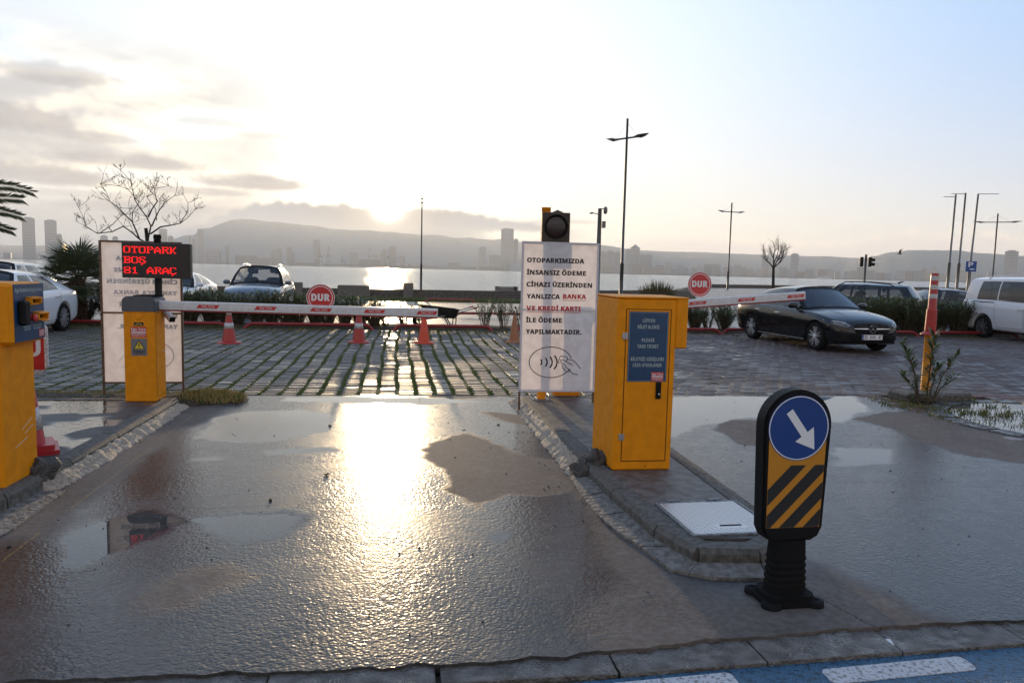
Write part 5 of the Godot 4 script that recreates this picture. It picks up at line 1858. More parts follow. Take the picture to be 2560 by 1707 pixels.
	for y in [1.09, 0.275]:
		var hg := mb()
		box(hg, df * Vector3(-0.190, y, 0.006), Vector3(0.046, 0.052, 0.010), 0.003)
		tube(hg, [df * Vector3(-0.188, y - 0.027, 0.011), df * Vector3(-0.188, y + 0.027, 0.011)], 0.006, 0.006, 8)
		part("hinge", hg, M.steel, b)
	var dot := mb(true)
	lathe(dot, [Vector2(0.006, 0), Vector2(0.0, 0.002)], 8, df * Transform3D(Basis(Vector3.RIGHT, PI * 0.5), Vector3(0.02, 0.035, 0)))
	part("rivet", dot, M.rubber, b)
	# little camera beside the left barrier box
	var c := thing("surveillance_camera", "small white box camera with a black front below the left end of the barrier arm", "camera", Vector3(-2.72, 1.06, -9.06))
	var cb := Basis(Vector3.UP, 0.75) * Basis(Vector3.RIGHT, 0.42)
	var bodyc := mb()
	box(bodyc, Vector3(0.0, 0.02, 0.0), Vector3(0.075, 0.075, 0.20), 0.014, cb)
	part("body", bodyc, M.white_paint, c)
	var lens := mb()
	box(lens, cb * Vector3(0, 0, 0.10) + Vector3(0, 0.02, 0), Vector3(0.068, 0.066, 0.012), 0.004, cb)
	part("front", lens, M.black_plastic, c)
	var br := mb(true)
	tube(br, [Vector3(-0.065, 0.05, -0.06), Vector3(-0.03, 0.05, -0.05), Vector3(0.0, 0.03, -0.02)], 0.014, 0.014, 8)
	part("bracket", br, M.white_paint, c)
func notice_board(o: Node3D, mid_bar: float) -> void:   # cloth stretched on a frame with legs; its print faces local +z
	var w := 0.935
	var wood := grime(mat(0.17, 0.10, 0.062, 0.75), T.dirty, 3.0)
	var cloth := grime(mat(0.86, 0.85, 0.86, 0.85), T.cloudy, 1.0)
	cloth.backlight_enabled = true
	cloth.backlight = Color(0.84, 0.80, 0.78)
	cloth.cull_mode = BaseMaterial3D.CULL_DISABLED
	for s in [-1.0, 1.0]:
		var p := mb()
		box(p, Vector3(s * (w * 0.5 - 0.012), 1.02, 0), Vector3(0.024, 2.04, 0.024), 0.002)
		part("leg", p, wood, o)
	for y in [0.26, mid_bar, 2.03]:
		var p := mb()
		box(p, Vector3(0, y, 0), Vector3(w - 0.049, 0.022, 0.022), 0.002)
		part("cross_bar", p, wood, o)
	var c := mb(true)
	patch(c, 24, 40, func(u: float, v: float) -> Vector3:
		var x := (u - 0.5) * w
		var y := 0.245 + v * 1.80
		return Vector3(x, y, 0.0153 + 0.0004 * sin(u * 23.0 + v * 5.0)))
	var cl := part("cloth", c, cloth, o)
	var frame_shade := mb()
	for g in [rect(-w * 0.5, 0.245, -w * 0.5 + 0.022, 2.045), rect(w * 0.5 - 0.022, 0.245, w * 0.5, 2.045), rect(-w * 0.5 + 0.022, 2.028, w * 0.5 - 0.022, 2.045), rect(-w * 0.5 + 0.022, 0.245, w * 0.5 - 0.022, 0.262)]:
		prism(frame_shade, g, 0.0012, Transform3D(Basis(), Vector3(0, 0, 0.0165)))
	part("frame_shade", frame_shade, grime(mat(0.62, 0.60, 0.66, 0.85), T.cloudy, 2.0), cl)  # violet-grey edge strips: shade of the frame behind, painted onto the cloth
	var f := Transform3D(Basis(), Vector3(0, 0, 0.0162))
	var px := 1.0 / 760.0
	var black := mat(0.018, 0.014, 0.016, 0.6)
	var red := mat(0.52, 0.025, 0.03, 0.6)
	for l in [["OTOPARKIMIZDA", 113, 640, 740, black], ["İNSANSIZ ÖDEME", 113, 660, 850, black], ["CİHAZI ÜZERİNDEN", 113, 720, 958, black], ["YANLIZCA", 117, 425, 1066, black], ["BANKA", 452, 668, 1062, red], ["E KREDİ KARTI", 170, 622, 1174, red], ["İLE ÖDEME", 117, 450, 1282, black], ["YAPILMAKTADIR.", 117, 637, 1388, black]]:
		write(l[0], (l[1] - 65) * px - w * 0.5, 2.045 - (l[3] - 552) * px, (l[2] - l[1]) * px, 43 * px, l[4], cl, f, "black")
	var vx := (117.0 - 65.0) * px - w * 0.5
	var vy := 2.045 - (1174.0 - 552.0) * px
	var vh := 43.0 * px
	plate("lettering", PackedVector2Array([Vector2(vx, vy + vh), Vector2(vx + vh * 0.36, vy), Vector2(vx + vh * 0.70, vy), Vector2(vx + vh * 1.06, vy + vh), Vector2(vx + vh * 0.74, vy + vh), Vector2(vx + vh * 0.53, vy + vh * 0.32), Vector2(vx + vh * 0.32, vy + vh)]), 0.0006, red, cl, f)
	for u in [[452, 668, 1078], [117, 622, 1190]]:
		plate("underline", rect((u[0] - 65) * px - w * 0.5, 2.045 - (u[2] - 552) * px, (u[1] - 65) * px - w * 0.5, 2.051 - (u[2] - 552) * px), 0.0006, red, cl, f)
	# contactless payment mark: oval, four waves, a hand with a card
	var q := Transform3D(Basis(), Vector3(-0.085, 0.605, 0.0162))
	var k := 1.0 / 652.0
	var at := func(x: float, y: float) -> Vector2: return Vector2((x - 370.0) * k, (500.0 - y) * k)
	var mk := plate("oval", stroke(arc2(0, 0, 0.262, 0.186, 16, 336, 48), 0.010), 0.0006, black, cl, q)
	for a in [[270, 38, 30], [300, 56, 44], [325, 76, 58], [350, 95, 72]]:
		plate("wave", stroke(arc2((a[0] - 370.0) * k, 0, a[1] * 0.75 * k, a[2] * k, -48, 48, 10), 0.018), 0.0006, black, mk, q)
	var lines := [
		[[440, 462], [432, 500], [450, 508]], [[440, 462], [446, 450], [495, 455], [505, 462], [498, 490]], [[450, 482], [470, 480], [505, 500], [545, 520]], [[450, 482], [452, 496], [478, 515], [500, 545], [525, 560], [520, 575], [495, 572], [478, 552]],
		[[505, 475], [545, 480], [575, 505], [612, 550]], [[525, 560], [540, 580], [560, 592], [592, 596]], [[462, 512], [465, 540], [485, 555]],
	]
	for l in lines:
		var pts := []
		for v in l:
			pts.append(at.call(v[0] + 0.0, v[1] + 0.0))
		plate("hand_line", stroke(pts, 0.009), 0.0006, black, mk, q)

func build_signs() -> void:
	var a := thing("notice_board", "white cloth notice board facing the camera, with payment text and card symbol", "notice board", Vector3(1.833, 0.0, -8.72), -0.02)
	notice_board(a, 1.235)
	var b := thing("notice_board", "white notice board seen from behind, mirrored text showing through, behind the red display", "notice board", Vector3(-3.16, -0.03, -9.52), PI + 0.03)
	notice_board(b, 1.145)
	b.scale.y = 0.965
	# signal head behind the right board
	var t := thing("signal_light", "dark unlit signal light on a yellow post behind the white notice board", "signal light", Vector3(1.685, 0.114, -8.93))
	var post := mb(true)
	tube(post, [Vector3(0, 0, 0), Vector3(0, 2.34, 0)], 0.055, 0.055, 14)
	part("post", post, M.yellow, t)
	var bp := mb()
	slab(bp, round_rect(0.24, 0.24, 0.03), 0.0, 0.012)
	part("base_plate", bp, M.galva, t)
	for s in [[-1, -1], [1, -1], [1, 1], [-1, 1]]:
		var bo := mb(true)
		tube(bo, [Vector3(s[0] * 0.09, 0.0, s[1] * 0.09), Vector3(s[0] * 0.09, 0.035, s[1] * 0.09)], 0.009, 0.009, 6)
		part("bolt", bo, M.steel, t)
	var hd := mb()
	box(hd, Vector3(0.105, 1.96, 0.075), Vector3(0.345, 0.66, 0.055), 0.006)
	part("back_plate", hd, grime(mat(0.34, 0.13, 0.015, 0.5), T.dirty, 3.0), t)
	var fr := mb()
	box(fr, Vector3(0.105, 1.96, 0.105), Vector3(0.335, 0.65, 0.012), 0.004)
	part("front", fr, mat(0.030, 0.018, 0.010, 0.5), t)
	for y in [2.12, 1.80]:
		var f := Transform3D(Basis(Vector3.RIGHT, PI * 0.5), Vector3(0.105, y, 0.111))
		var vz := mb(true)
		lathe(vz, [Vector2(0.142, 0), Vector2(0.142, 0.03), Vector2(0.132, 0.032), Vector2(0.130, 0.004)], 36, f)
		var v := part("lens_ring", vz, M.black_plastic, t)
		var ln := mb(true)
		lathe(ln, [Vector2(0.130, 0.0), Vector2(0.11, 0.010), Vector2(0.06, 0.018), Vector2(0.0, 0.020)], 36, f)
		part("lens", ln, mat(0.030, 0.018, 0.016, 0.22), v)
		write("DOLU" if y > 2.0 else "BOŞ", -0.075, -0.022, 0.15, 0.05, mat(0.008, 0.006, 0.006, 0.4), v, Transform3D(Basis(), Vector3(0.105, y, 0.1305)))
	var tc := mb(true)
	tube(tc, [Vector3(0, 2.34, 0), Vector3(0, 2.352, 0)], 0.057, 0.057, 14)
	part("post_cap", tc, M.yellow, t)
	var clamp := mb(true)
	tube(clamp, [Vector3(0.05, 2.27, 0.05), Vector3(0.13, 2.31, 0.05), Vector3(0.19, 2.285, 0.05)], 0.016, 0.016, 8)
	part("cable_clamp", clamp, M.dark_steel, t)
	# keep-right bollard in the foreground
	var k := thing("keep_right_bollard", "black flexible bollard with blue arrow disc and yellow-black stripes in the foreground", "bollard", Vector3(2.005, 0.0, -3.53), 0.03)
	var bar := func(ws: Array, inset: float) -> PackedVector2Array:   # outline: round head, sides tapering down
		var p := PackedVector2Array()
		for i in 25:
			var an := PI * i / 24.0
			p.append(Vector2(cos(an) * (0.190 - inset), 0.937 + sin(an) * (0.190 - inset)))
		p.append_array(PackedVector2Array([Vector2(-0.172 + inset, 0.40 + inset), Vector2(-0.150 + inset, 0.352 + inset), Vector2(-0.11 + inset, 0.33 + inset), Vector2(0.11 - inset, 0.33 + inset), Vector2(0.150 - inset, 0.352 + inset), Vector2(0.172 - inset, 0.40 + inset)]))
		return p
	var shell := mb()
	prism(shell, bar.call([], 0.0), 0.075, Transform3D(Basis(), Vector3(0, 0, -0.04)))
	prism(shell, bar.call([], 0.012), 0.095, Transform3D(Basis(), Vector3(0, 0, -0.05)))
	part("shell", shell, M.black_plastic, k)
	var ff := Transform3D(Basis(), Vector3(0, 0, 0.0455))
	var yl := PackedVector2Array([Vector2(-0.150, 0.405), Vector2(0.150, 0.405), Vector2(0.160, 0.87), Vector2(-0.160, 0.87)])
	var yp := plate("yellow_field", yl, 0.0012, mat(0.50, 0.20, 0.008, 0.45), k, ff)
	for s in [-0.30, -0.165, -0.03, 0.105, 0.24]:
		var st := PackedVector2Array([Vector2(s - 0.05, 0.405), Vector2(s + 0.035, 0.405), Vector2(s + 0.355, 0.735), Vector2(s + 0.27, 0.735)])
		for cut in Geometry2D.intersect_polygons(st, PackedVector2Array([Vector2(-0.149, 0.406), Vector2(0.149, 0.406), Vector2(0.156, 0.735), Vector2(-0.156, 0.735)])):
			plate("black_stripe", cut, 0.0006, M.print_black, yp, ff * Transform3D(Basis(), Vector3(0, 0, 0.0012)))
	var bl := plate("blue_disc", circle(0.170, 48, 0, 0.93), 0.0012, mat(0.004, 0.042, 0.20, 0.4), k, ff * Transform3D(Basis(), Vector3(0, 0, 0.0018)))
	var ring := mb()
	for i in 48:
		var a0 := TAU * i / 48.0
		var a1 := TAU * (i + 1) / 48.0
		prism(ring, PackedVector2Array([Vector2(cos(a0), sin(a0)) * 0.161, Vector2(cos(a0), sin(a0)) * 0.166, Vector2(cos(a1), sin(a1)) * 0.166, Vector2(cos(a1), sin(a1)) * 0.161]), 0.0005, ff * Transform3D(Basis(), Vector3(0, 0.93, 0.0030)))
	part("white_ring", ring, M.print_white, bl)
	var ar := PackedVector2Array()
	for v in [[-0.115, 0.020], [0.035, 0.020], [0.035, 0.062], [0.135, 0.0], [0.035, -0.062], [0.035, -0.020], [-0.115, -0.020]]:
		ar.append(Vector2(0.012, 0.925) + Vector2(v[0], v[1]).rotated(deg_to_rad(-53.0)))
	plate("white_arrow", ar, 0.0006, M.print_white, bl, ff * Transform3D(Basis(), Vector3(0, 0, 0.0030)))
	var neck := mb(true)
	var prev := PackedVector2Array()
	var py := 0.0
	for i in 33:
		var u := i / 32.0
		var y := lerpf(0.05, 0.335, u)
		var wv := 0.0045 * (1.0 if fmod(i, 4.0) < 2.0 else -1.0) if i > 4 and i < 22 else 0.0
		var cur := round_rect(lerpf(0.205, 0.19, u) + wv, lerpf(0.13, 0.10, u) + wv, 0.04)
		if i > 0:
			for j in cur.size():
				var j2 := (j + 1) % cur.size()
				face(neck, Vector3(prev[j].x, py, prev[j].y), Vector3(cur[j].x, y, cur[j].y), Vector3(cur[j2].x, y, cur[j2].y), Vector3(prev[j2].x, py, prev[j2].y), Vector3(cur[j].x, 0, cur[j].y))
		prev = cur
		py = y
	part("ribbed_neck", neck, M.rubber, k)
	var bs := mb()
	slab(bs, round_rect(0.30, 0.24, 0.06), 0.0, 0.026)
	slab(bs, round_rect(0.26, 0.20, 0.05), 0.025, 0.052)
	part("foot", bs, M.rubber, k)
	for s in [[-1, -1], [1, -1], [1, 1], [-1, 1]]:
		var ear := mb(true)
		lathe(ear, [Vector2(0.052, 0), Vector2(0.050, 0.024), Vector2(0.022, 0.030), Vector2(0.018, 0.022), Vector2(0.0, 0.022)], 16, Transform3D(Basis(), Vector3(s[0] * 0.120, 0, s[1] * 0.090)))
		part("foot_lug", ear, M.rubber, k)
	# stop board standing in a cone behind the left machine
	var sb := thing("stop_board", "red framed stop board half hidden behind the left ticket machine", "sign", Vector3(-3.135, 0.112, -6.62), 0.12)
	var pl := mb(true)
	tube(pl, [Vector3(0, 0.0, 0), Vector3(0, 1.0, 0)], 0.015, 0.015, 8)
	part("pole", pl, M.white_paint, sb)
	var bo := PackedVector2Array([Vector2(-0.13, 0.63), Vector2(0.13, 0.63), Vector2(0.19, 0.70), Vector2(0.19, 1.02), Vector2(0.13, 1.09), Vector2(-0.13, 1.09), Vector2(-0.19, 1.02), Vector2(-0.19, 0.70)])
	plate("board", bo, 0.025, M.white_paint, sb, Transform3D(Basis(), Vector3(0, 0, 0.016)))
	var rf := plate("red_field", rect(-0.165, 0.67, 0.165, 1.06), 0.001, M.sticker_red, sb, Transform3D(Basis(), Vector3(0, 0, 0.041)))
	write("DU", -0.15, 0.78, 0.29, 0.17, M.print_white, rf, Transform3D(Basis(), Vector3(0, 0, 0.042)))
	# parking sign by the flagpoles
	var ps := thing("parking_sign", "blue square P parking sign on a grey pole right of the flagpoles", "sign", Vector3(30.15, -0.04, -36.1), -0.55)
	var pp := mb(true)
	tube(pp, [Vector3(0, 0, 0), Vector3(0, 2.85, 0)], 0.03, 0.03, 8)
	part("pole", pp, M.galva, ps)
	var pf := Transform3D(Basis(), Vector3(0, 2.53, 0.032))
	var pb := plate("plate", round_rect(0.50, 0.56, 0.03), 0.006, mat(0.010, 0.06, 0.24, 0.4), ps, pf)
	write("P", -0.13, -0.02, 0.22, 0.26, M.print_white, pb, pf * Transform3D(Basis(), Vector3(0, 0, 0.006)))
	plate("white_line", rect(-0.05, -0.17, 0.16, -0.12), 0.001, M.print_white, pb, pf * Transform3D(Basis(), Vector3(0, 0, 0.006)))
	# traffic signal seen from the side
	var ts := thing("traffic_signal", "grey post with two black traffic signal heads above the dark car", "traffic signal", Vector3(23.92, -0.04, -36.0), -0.45)
	var tp := mb(true)
	tube(tp, [Vector3(0, 0, 0), Vector3(0, 3.0, 0)], 0.055, 0.055, 10)
	part("post", tp, M.galva, ts)
	for s in [-1.0, 1.0]:
		var tb := mb()
		box(tb, Vector3(s * 0.20, 2.62, 0), Vector3(0.16, 0.50, 0.20), 0.02)
		var th := part("signal_head", tb, M.black_plastic, ts)
		for y in [2.74, 2.51]:
			var vz := mb(true)
			tube(vz, [Vector3(s * 0.26, y, 0), Vector3(s * 0.44, y - 0.02, 0)] if s > 0.0 else [Vector3(-0.2, y, -0.08), Vector3(-0.2, y - 0.02, -0.26)], 0.09, 0.07, 12)
			part("visor", vz, M.black_plastic, th)

func traffic_cone(called: String, label: String, at: Vector3, h: float, r: float, body: Material, bands: Array, base_square: bool, group := "") -> Node3D:
	var t := thing(called, label, "traffic cone", at, rng.randf(), group)
	var b := mb()
	if base_square:
		slab(b, round_rect(r * 2.0, r * 2.0, 0.04), 0.0, 0.035)
		slab(b, round_rect(r * 1.7, r * 1.7, 0.04), 0.034, 0.075)
	else:
		var s2 := mb(true)
		lathe(s2, [Vector2(r, 0), Vector2(r, 0.018), Vector2(r * 0.78, 0.045), Vector2(r * 0.6, 0.05)], 28)
		b = s2
	part("base", b, body if bands.size() != 1 else bands[0], t)
	var r0 := r * 0.56
	var c := mb(true)
	lathe(c, [Vector2(r0 + 0.012, 0.04), Vector2(r0, 0.07), Vector2(0.032, h - 0.01), Vector2(0.026, h), Vector2(0.0, h)], 28)
	var cone := part("cone", c, body, t)
	if bands.size() > 1:
		for k in range(0, bands.size() - 1, 2):
			var y0: float = bands[k] * h
			var y1: float = bands[k + 1] * h
			var ra := lerpf(r0, 0.032, (y0 - 0.07) / (h - 0.08)) + 0.0025
			var rb := lerpf(r0, 0.032, (y1 - 0.07) / (h - 0.08)) + 0.0025
			var s := mb(true)
			lathe(s, [Vector2(ra - 0.003, y0), Vector2(ra, y0), Vector2(rb, y1), Vector2(rb - 0.003, y1)], 28)
			part("white_band", s, M.band, cone)
	return t

func build_street_things() -> void:
	M.band = grime(mat(0.62, 0.62, 0.62, 0.35), T.dirty, 3.0)
	var red := grime(mat(0.38, 0.022, 0.010, 0.42), T.cloudy, 3.0)
	var orange := grime(mat(0.75, 0.085, 0.03, 0.45), T.cloudy, 3.0)
	orange.backlight_enabled = true
	orange.backlight = Color(0.7, 0.2, 0.1)
	var faded := grime(mat(0.42, 0.17, 0.075, 0.7), T.dirty, 3.0)
	traffic_cone("traffic_cone", "red cone with two white bands, leftmost on the paving", Vector3(-3.72, 0.0, -16.45), 0.76, 0.255, red, [0.42, 0.58, 0.80, 0.93], false)
	traffic_cone("traffic_cone", "red cone with white bands in the middle, under the stop disc arm", Vector3(-1.02, 0.0, -16.85), 0.76, 0.25, red, [0.42, 0.58, 0.80, 0.93], false)
	traffic_cone("traffic_cone", "plain bright orange cone beside the wheelbarrow", Vector3(0.43, 0.0, -16.85), 0.72, 0.235, orange, [], false)
	traffic_cone("traffic_cone", "faded torn orange cone beside the white notice board", Vector3(2.56, 0.0, -17.2), 0.66, 0.22, faded, [], false)
	traffic_cone("traffic_cone", "red and white cone with a square base behind the left ticket machine", Vector3(-3.065, 0.112, -6.50), 0.72, 0.21, grime(mat(0.42, 0.018, 0.025, 0.4), T.cloudy, 3.0), [0.26, 0.52, 0.72, 0.88], true)
	# flexible red post on a yellow stub
	var fp := thing("flexible_post", "red flexible post with white squares on a yellow stub behind the oleander", "delineator post", Vector3(7.46, 0.10, -9.62), 0.2)
	fp.rotation.z = -0.012
	var stub := mb(true)
	tube(stub, [Vector3(0, 0, 0), Vector3(0, 0.83, 0)], 0.062, 0.062, 16)
	part("stub", stub, M.yellow, fp)
	var fb := mb(true)
	lathe(fb, [Vector2(0.125, 0.822), Vector2(0.128, 0.832), Vector2(0.09, 0.855), Vector2(0.072, 0.875)], 28)
	part("flange", fb, grime(mat(0.38, 0.020, 0.012, 0.42), T.cloudy, 3.0), fp)
	var prof := []
	for i in 19:
		prof.append(Vector2(0.070 - i * 0.0003 + (0.007 if i % 2 else 0.0), 0.875 + i * 0.0175))
	prof.append_array([Vector2(0.056, 1.20), Vector2(0.052, 1.68), Vector2(0.046, 1.70), Vector2(0.0, 1.702)])
	var tb := mb(true)
	lathe(tb, prof, 24)
	var tube_ := part("tube", tb, grime(mat(0.38, 0.020, 0.012, 0.42), T.cloudy, 3.0), fp)
	for y in [1.60, 1.475, 1.345]:
		var sq := mb(true)
		patch(sq, 10, 1, func(u: float, v: float) -> Vector3:
			var a := lerpf(-2.4, 0.75, u)
			var rr := lerpf(0.056, 0.052, (y + v * 0.06 - 1.2) / 0.48) + 0.0015
			return Vector3(sin(a) * rr, y + v * 0.062, cos(a) * rr))
		part("white_band", sq, M.band, tube_)
	# lamps along the shore
	lamp("tall double street lamp with tilted heads on the promenade, right of the white board", Vector3(13.1, -0.04, -44.0), 10.95, 1.5, -0.95, 0.085)
	lamp("slim double street lamp further along the shore, left of the bare tree", Vector3(39.95, -0.04, -88.0), 10.7, 1.9, 0.18, 0.10)
	lamp("double street lamp at the right edge behind the white van", Vector3(73.3, -0.04, -84.0), 10.25, 2.55, -0.62, 0.10)
	# lone mast
	var m := thing("mast", "lone slender mast with two rings near its tip, under the sun", "mast", Vector3(0.92, -0.04, -44.0))
	var ms := mb(true)
	tube(ms, [Vector3(0, 0, 0), Vector3(0, 0.25, 0)], 0.13, 0.075, 10)
	tube(ms, [Vector3(0, 0.25, 0), Vector3(0, 1.95, 0)], 0.070, 0.062, 10)
	tube(ms, [Vector3(0, 1.95, 0), Vector3(0, 5.6, 0)], 0.045, 0.032, 8)
	tube(ms, [Vector3(0, 5.6, 0), Vector3(0, 6.3, 0)], 0.022, 0.012, 6)
	part("pole", ms, M.dark_steel, m)
	for y in [5.52, 5.74]:
		var rg := mb(true)
		lathe(rg, [Vector2(0.02, y - 0.03), Vector2(0.13, y), Vector2(0.11, y + 0.02), Vector2(0.02, y + 0.05)], 12)
		part("ring", rg, M.galva, m)
	# camera pole
	var c := thing("camera_pole", "grey pole with cabinet, side arm and a domed camera at its top", "camera pole", Vector3(12.12, -0.04, -46.0))
	var cp := mb(true)
	tube(cp, [Vector3(0, 0, 0), Vector3(0, 5.75, 0)], 0.17, 0.12, 10)
	part("pole", cp, M.galva, c)
	var cb := mb()
	box(cb, Vector3(0.27, 4.75, 0), Vector3(0.24, 0.42, 0.2), 0.02)
	part("cabinet", cb, M.galva, c)
	var ca := mb(true)
	tube(ca, [Vector3(0, 5.35, 0), Vector3(-0.25, 5.42, 0), Vector3(-0.5, 5.45, 0)], 0.03, 0.03, 8)
	tube(ca, [Vector3(0, 5.7, 0), Vector3(0.3, 5.75, 0), Vector3(0.36, 5.6, 0)], 0.03, 0.03, 8)
	part("side_arm", ca, M.galva, c)
	var cm := mb(true)
	tube(cm, [Vector3(-0.66, 5.42, 0), Vector3(-0.45, 5.46, 0)], 0.05, 0.06, 10)
	lathe(cm, [Vector2(0.0, 5.40), Vector2(0.10, 5.45), Vector2(0.13, 5.56), Vector2(0.13, 5.75), Vector2(0.08, 5.86), Vector2(0.0, 5.88)], 14, Transform3D(Basis(), Vector3(0.36, 0, 0)))
	part("camera", cm, M.galva, c)
	# flagpoles
	for p in [[55.9, 10.6, "leftmost of three bare flagpoles, left of the parking sign", -1.1, 10.35], [57.0, 10.78, "middle one of three bare flagpoles, left of the parking sign", -1.3, 10.7], [58.25, 10.74, "flagpole next to the parking sign, with an arm to the right", 1.8, 10.72]]:
		var f := thing("flagpole", p[2], "flagpole", Vector3(p[0], -0.04, -70.0), -0.6, "bare flagpoles on the promenade")
		f.rotation.z = -0.012 if p[3] < 0.0 else -0.026
		var fs := mb(true)
		tube(fs, [Vector3(0, 0, 0), Vector3(0, 3.6, 0)], 0.16, 0.14, 8)
		tube(fs, [Vector3(0, 3.6, 0), Vector3(0, p[1], 0)], 0.11, 0.08, 8)
		part("pole", fs, M.galva, f)
		var fa := mb(true)
		tube(fa, [Vector3(0, p[4], 0), Vector3(p[3], p[4] + 0.02, 0)], 0.035, 0.03, 6)
		part("arm", fa, M.galva, f)
	# concrete blocks and a bench along the promenade
	for b in [[-6.58, -42.3, 0.62, 0.80, "left half of the double concrete block right of the grey car"], [-5.95, -42.3, 0.60, 0.79, "right half of the double concrete block right of the grey car"], [-2.82, -41.9, 1.72, 0.70, "long low concrete block behind the left stop disc"], [0.17, -43.0, 0.58, 0.87, "upright concrete block left of the lone mast"], [-14.5, -37.9, 1.5, 0.62, "pale concrete block behind the fan palm"], [-10.6, -37.9, 1.3, 0.60, "pale concrete block between palm and board"], [17.4, -45.0, 1.6, 0.72, "dark concrete block right of the grass tuft"]]:
		var s := mb()
		box(s, Vector3(0, b[3] * 0.5, 0), Vector3(b[2], b[3], 0.6), 0.02)
		solo("concrete_block", s, M.concrete, b[4], "concrete block", Vector3(b[0], -0.03, b[1]))
	var bn := thing("bench", "concrete bench with dark wooden back slats facing the bay", "bench", Vector3(6.2, -0.04, -45.4), 0.25)
	for x in [-0.62, 0.62]:
		var s := mb()
		box(s, Vector3(x, 0.37, 0), Vector3(0.10, 0.74, 0.5), 0.01)
		part("side", s, M.concrete, bn)
	for y in [0.50, 0.59, 0.68]:
		var s := mb()
		box(s, Vector3(0, y, 0.19), Vector3(1.14, 0.075, 0.04), 0.006)
		part("slat", s, M.bark, bn)
	for z in [-0.15, -0.02, 0.11]:
		var s := mb()
		box(s, Vector3(0, 0.40, z), Vector3(1.14, 0.04, 0.10), 0.006)
		part("slat", s, M.bark, bn)
	# wheelbarrow behind the arm
	var w := thing("wheelbarrow", "black wheelbarrow with red grips behind the end of the barrier arm", "wheelbarrow", Vector3(1.02, 0.0, -21.45), 0.12)
	var tray := mb()
	var low := [Vector3(-0.30, 0.30, -0.17), Vector3(0.36, 0.27, -0.22), Vector3(0.36, 0.27, 0.22), Vector3(-0.30, 0.30, 0.17)]
	var top := [Vector3(-0.62, 0.66, -0.30), Vector3(0.50, 0.54, -0.33), Vector3(0.50, 0.54, 0.33), Vector3(-0.62, 0.66, 0.30)]
	for i in 4:
		var j := (i + 1) % 4
		face(tray, low[i], low[j], top[j], top[i], low[i] + low[j] - Vector3(0, 0.6, 0))
		face(tray, low[i] * 0.98 + Vector3(0, 0.02, 0), low[j] * 0.98 + Vector3(0, 0.02, 0), top[j] * 0.985, top[i] * 0.985, -(low[i] + low[j]) + Vector3(0, 0.6, 0))
	face(tray, low[0], low[1], low[2], low[3], Vector3.DOWN)
	part("tray", tray, M.black_metal, w)
	for z in [-0.24, 0.24]:
		var h := mb(true)
		tube(h, [Vector3(-0.70, 0.20, z * 0.35), Vector3(-0.2, 0.29, z * 0.8), Vector3(0.4, 0.42, z), Vector3(0.92, 0.58, z * 1.15)], 0.017, 0.017, 8)
		part("handle", h, M.steel, w)
		var gr := mb(true)
		tube(gr, [Vector3(0.90, 0.575, z * 1.15), Vector3(1.03, 0.605, z * 1.18)], 0.022, 0.022, 8)
		part("grip", gr, M.print_red, w)
		var lg := mb(true)
		tube(lg, [Vector3(0.12, 0.34, z * 0.9), Vector3(0.30, 0.0, z), Vector3(0.40, 0.0, z), Vector3(0.42, 0.42, z)], 0.016, 0.016, 8)
		part("leg", lg, M.black_metal, w)
	var wh := mb(true)
	lathe(wh, [Vector2(0.09, -0.03), Vector2(0.17, -0.045), Vector2(0.20, 0.0), Vector2(0.17, 0.045), Vector2(0.09, 0.03)], 22, Transform3D(Basis(Vector3.RIGHT, PI * 0.5), Vector3(-0.62, 0.20, 0)))
	part("wheel", wh, M.rubber, w)
	# gull
	var g := thing("gull", "dark gull flying with raised wing above the hill on the right", "bird", Vector3(86.1, 6.2, -120), -0.4)
	var gb := mb(true)
	lathe(gb, [Vector2(0.0, -0.45), Vector2(0.10, -0.2), Vector2(0.13, 0.05), Vector2(0.08, 0.3), Vector2(0.0, 0.42)], 8, Transform3D(Basis(Vector3.BACK, PI * 0.5), Vector3.ZERO))
	part("body", gb, mat(0.1, 0.1, 0.1, 0.8), g)
	for s in [-1.0, 1.0]:
		var wg := mb()
		quad(wg, Vector3(-0.15, 0.05, s * 0.08), Vector3(-0.05, 0.55, s * 0.4), Vector3(0.15, 0.5, s * 0.4), Vector3(0.18, 0.05, s * 0.08))
		tri(wg, Vector3(-0.05, 0.55, s * 0.4), Vector3(0.35, 0.95, s * 0.75), Vector3(0.15, 0.5, s * 0.4))
		part("wing", wg, mat(0.07, 0.07, 0.075, 0.8), g)

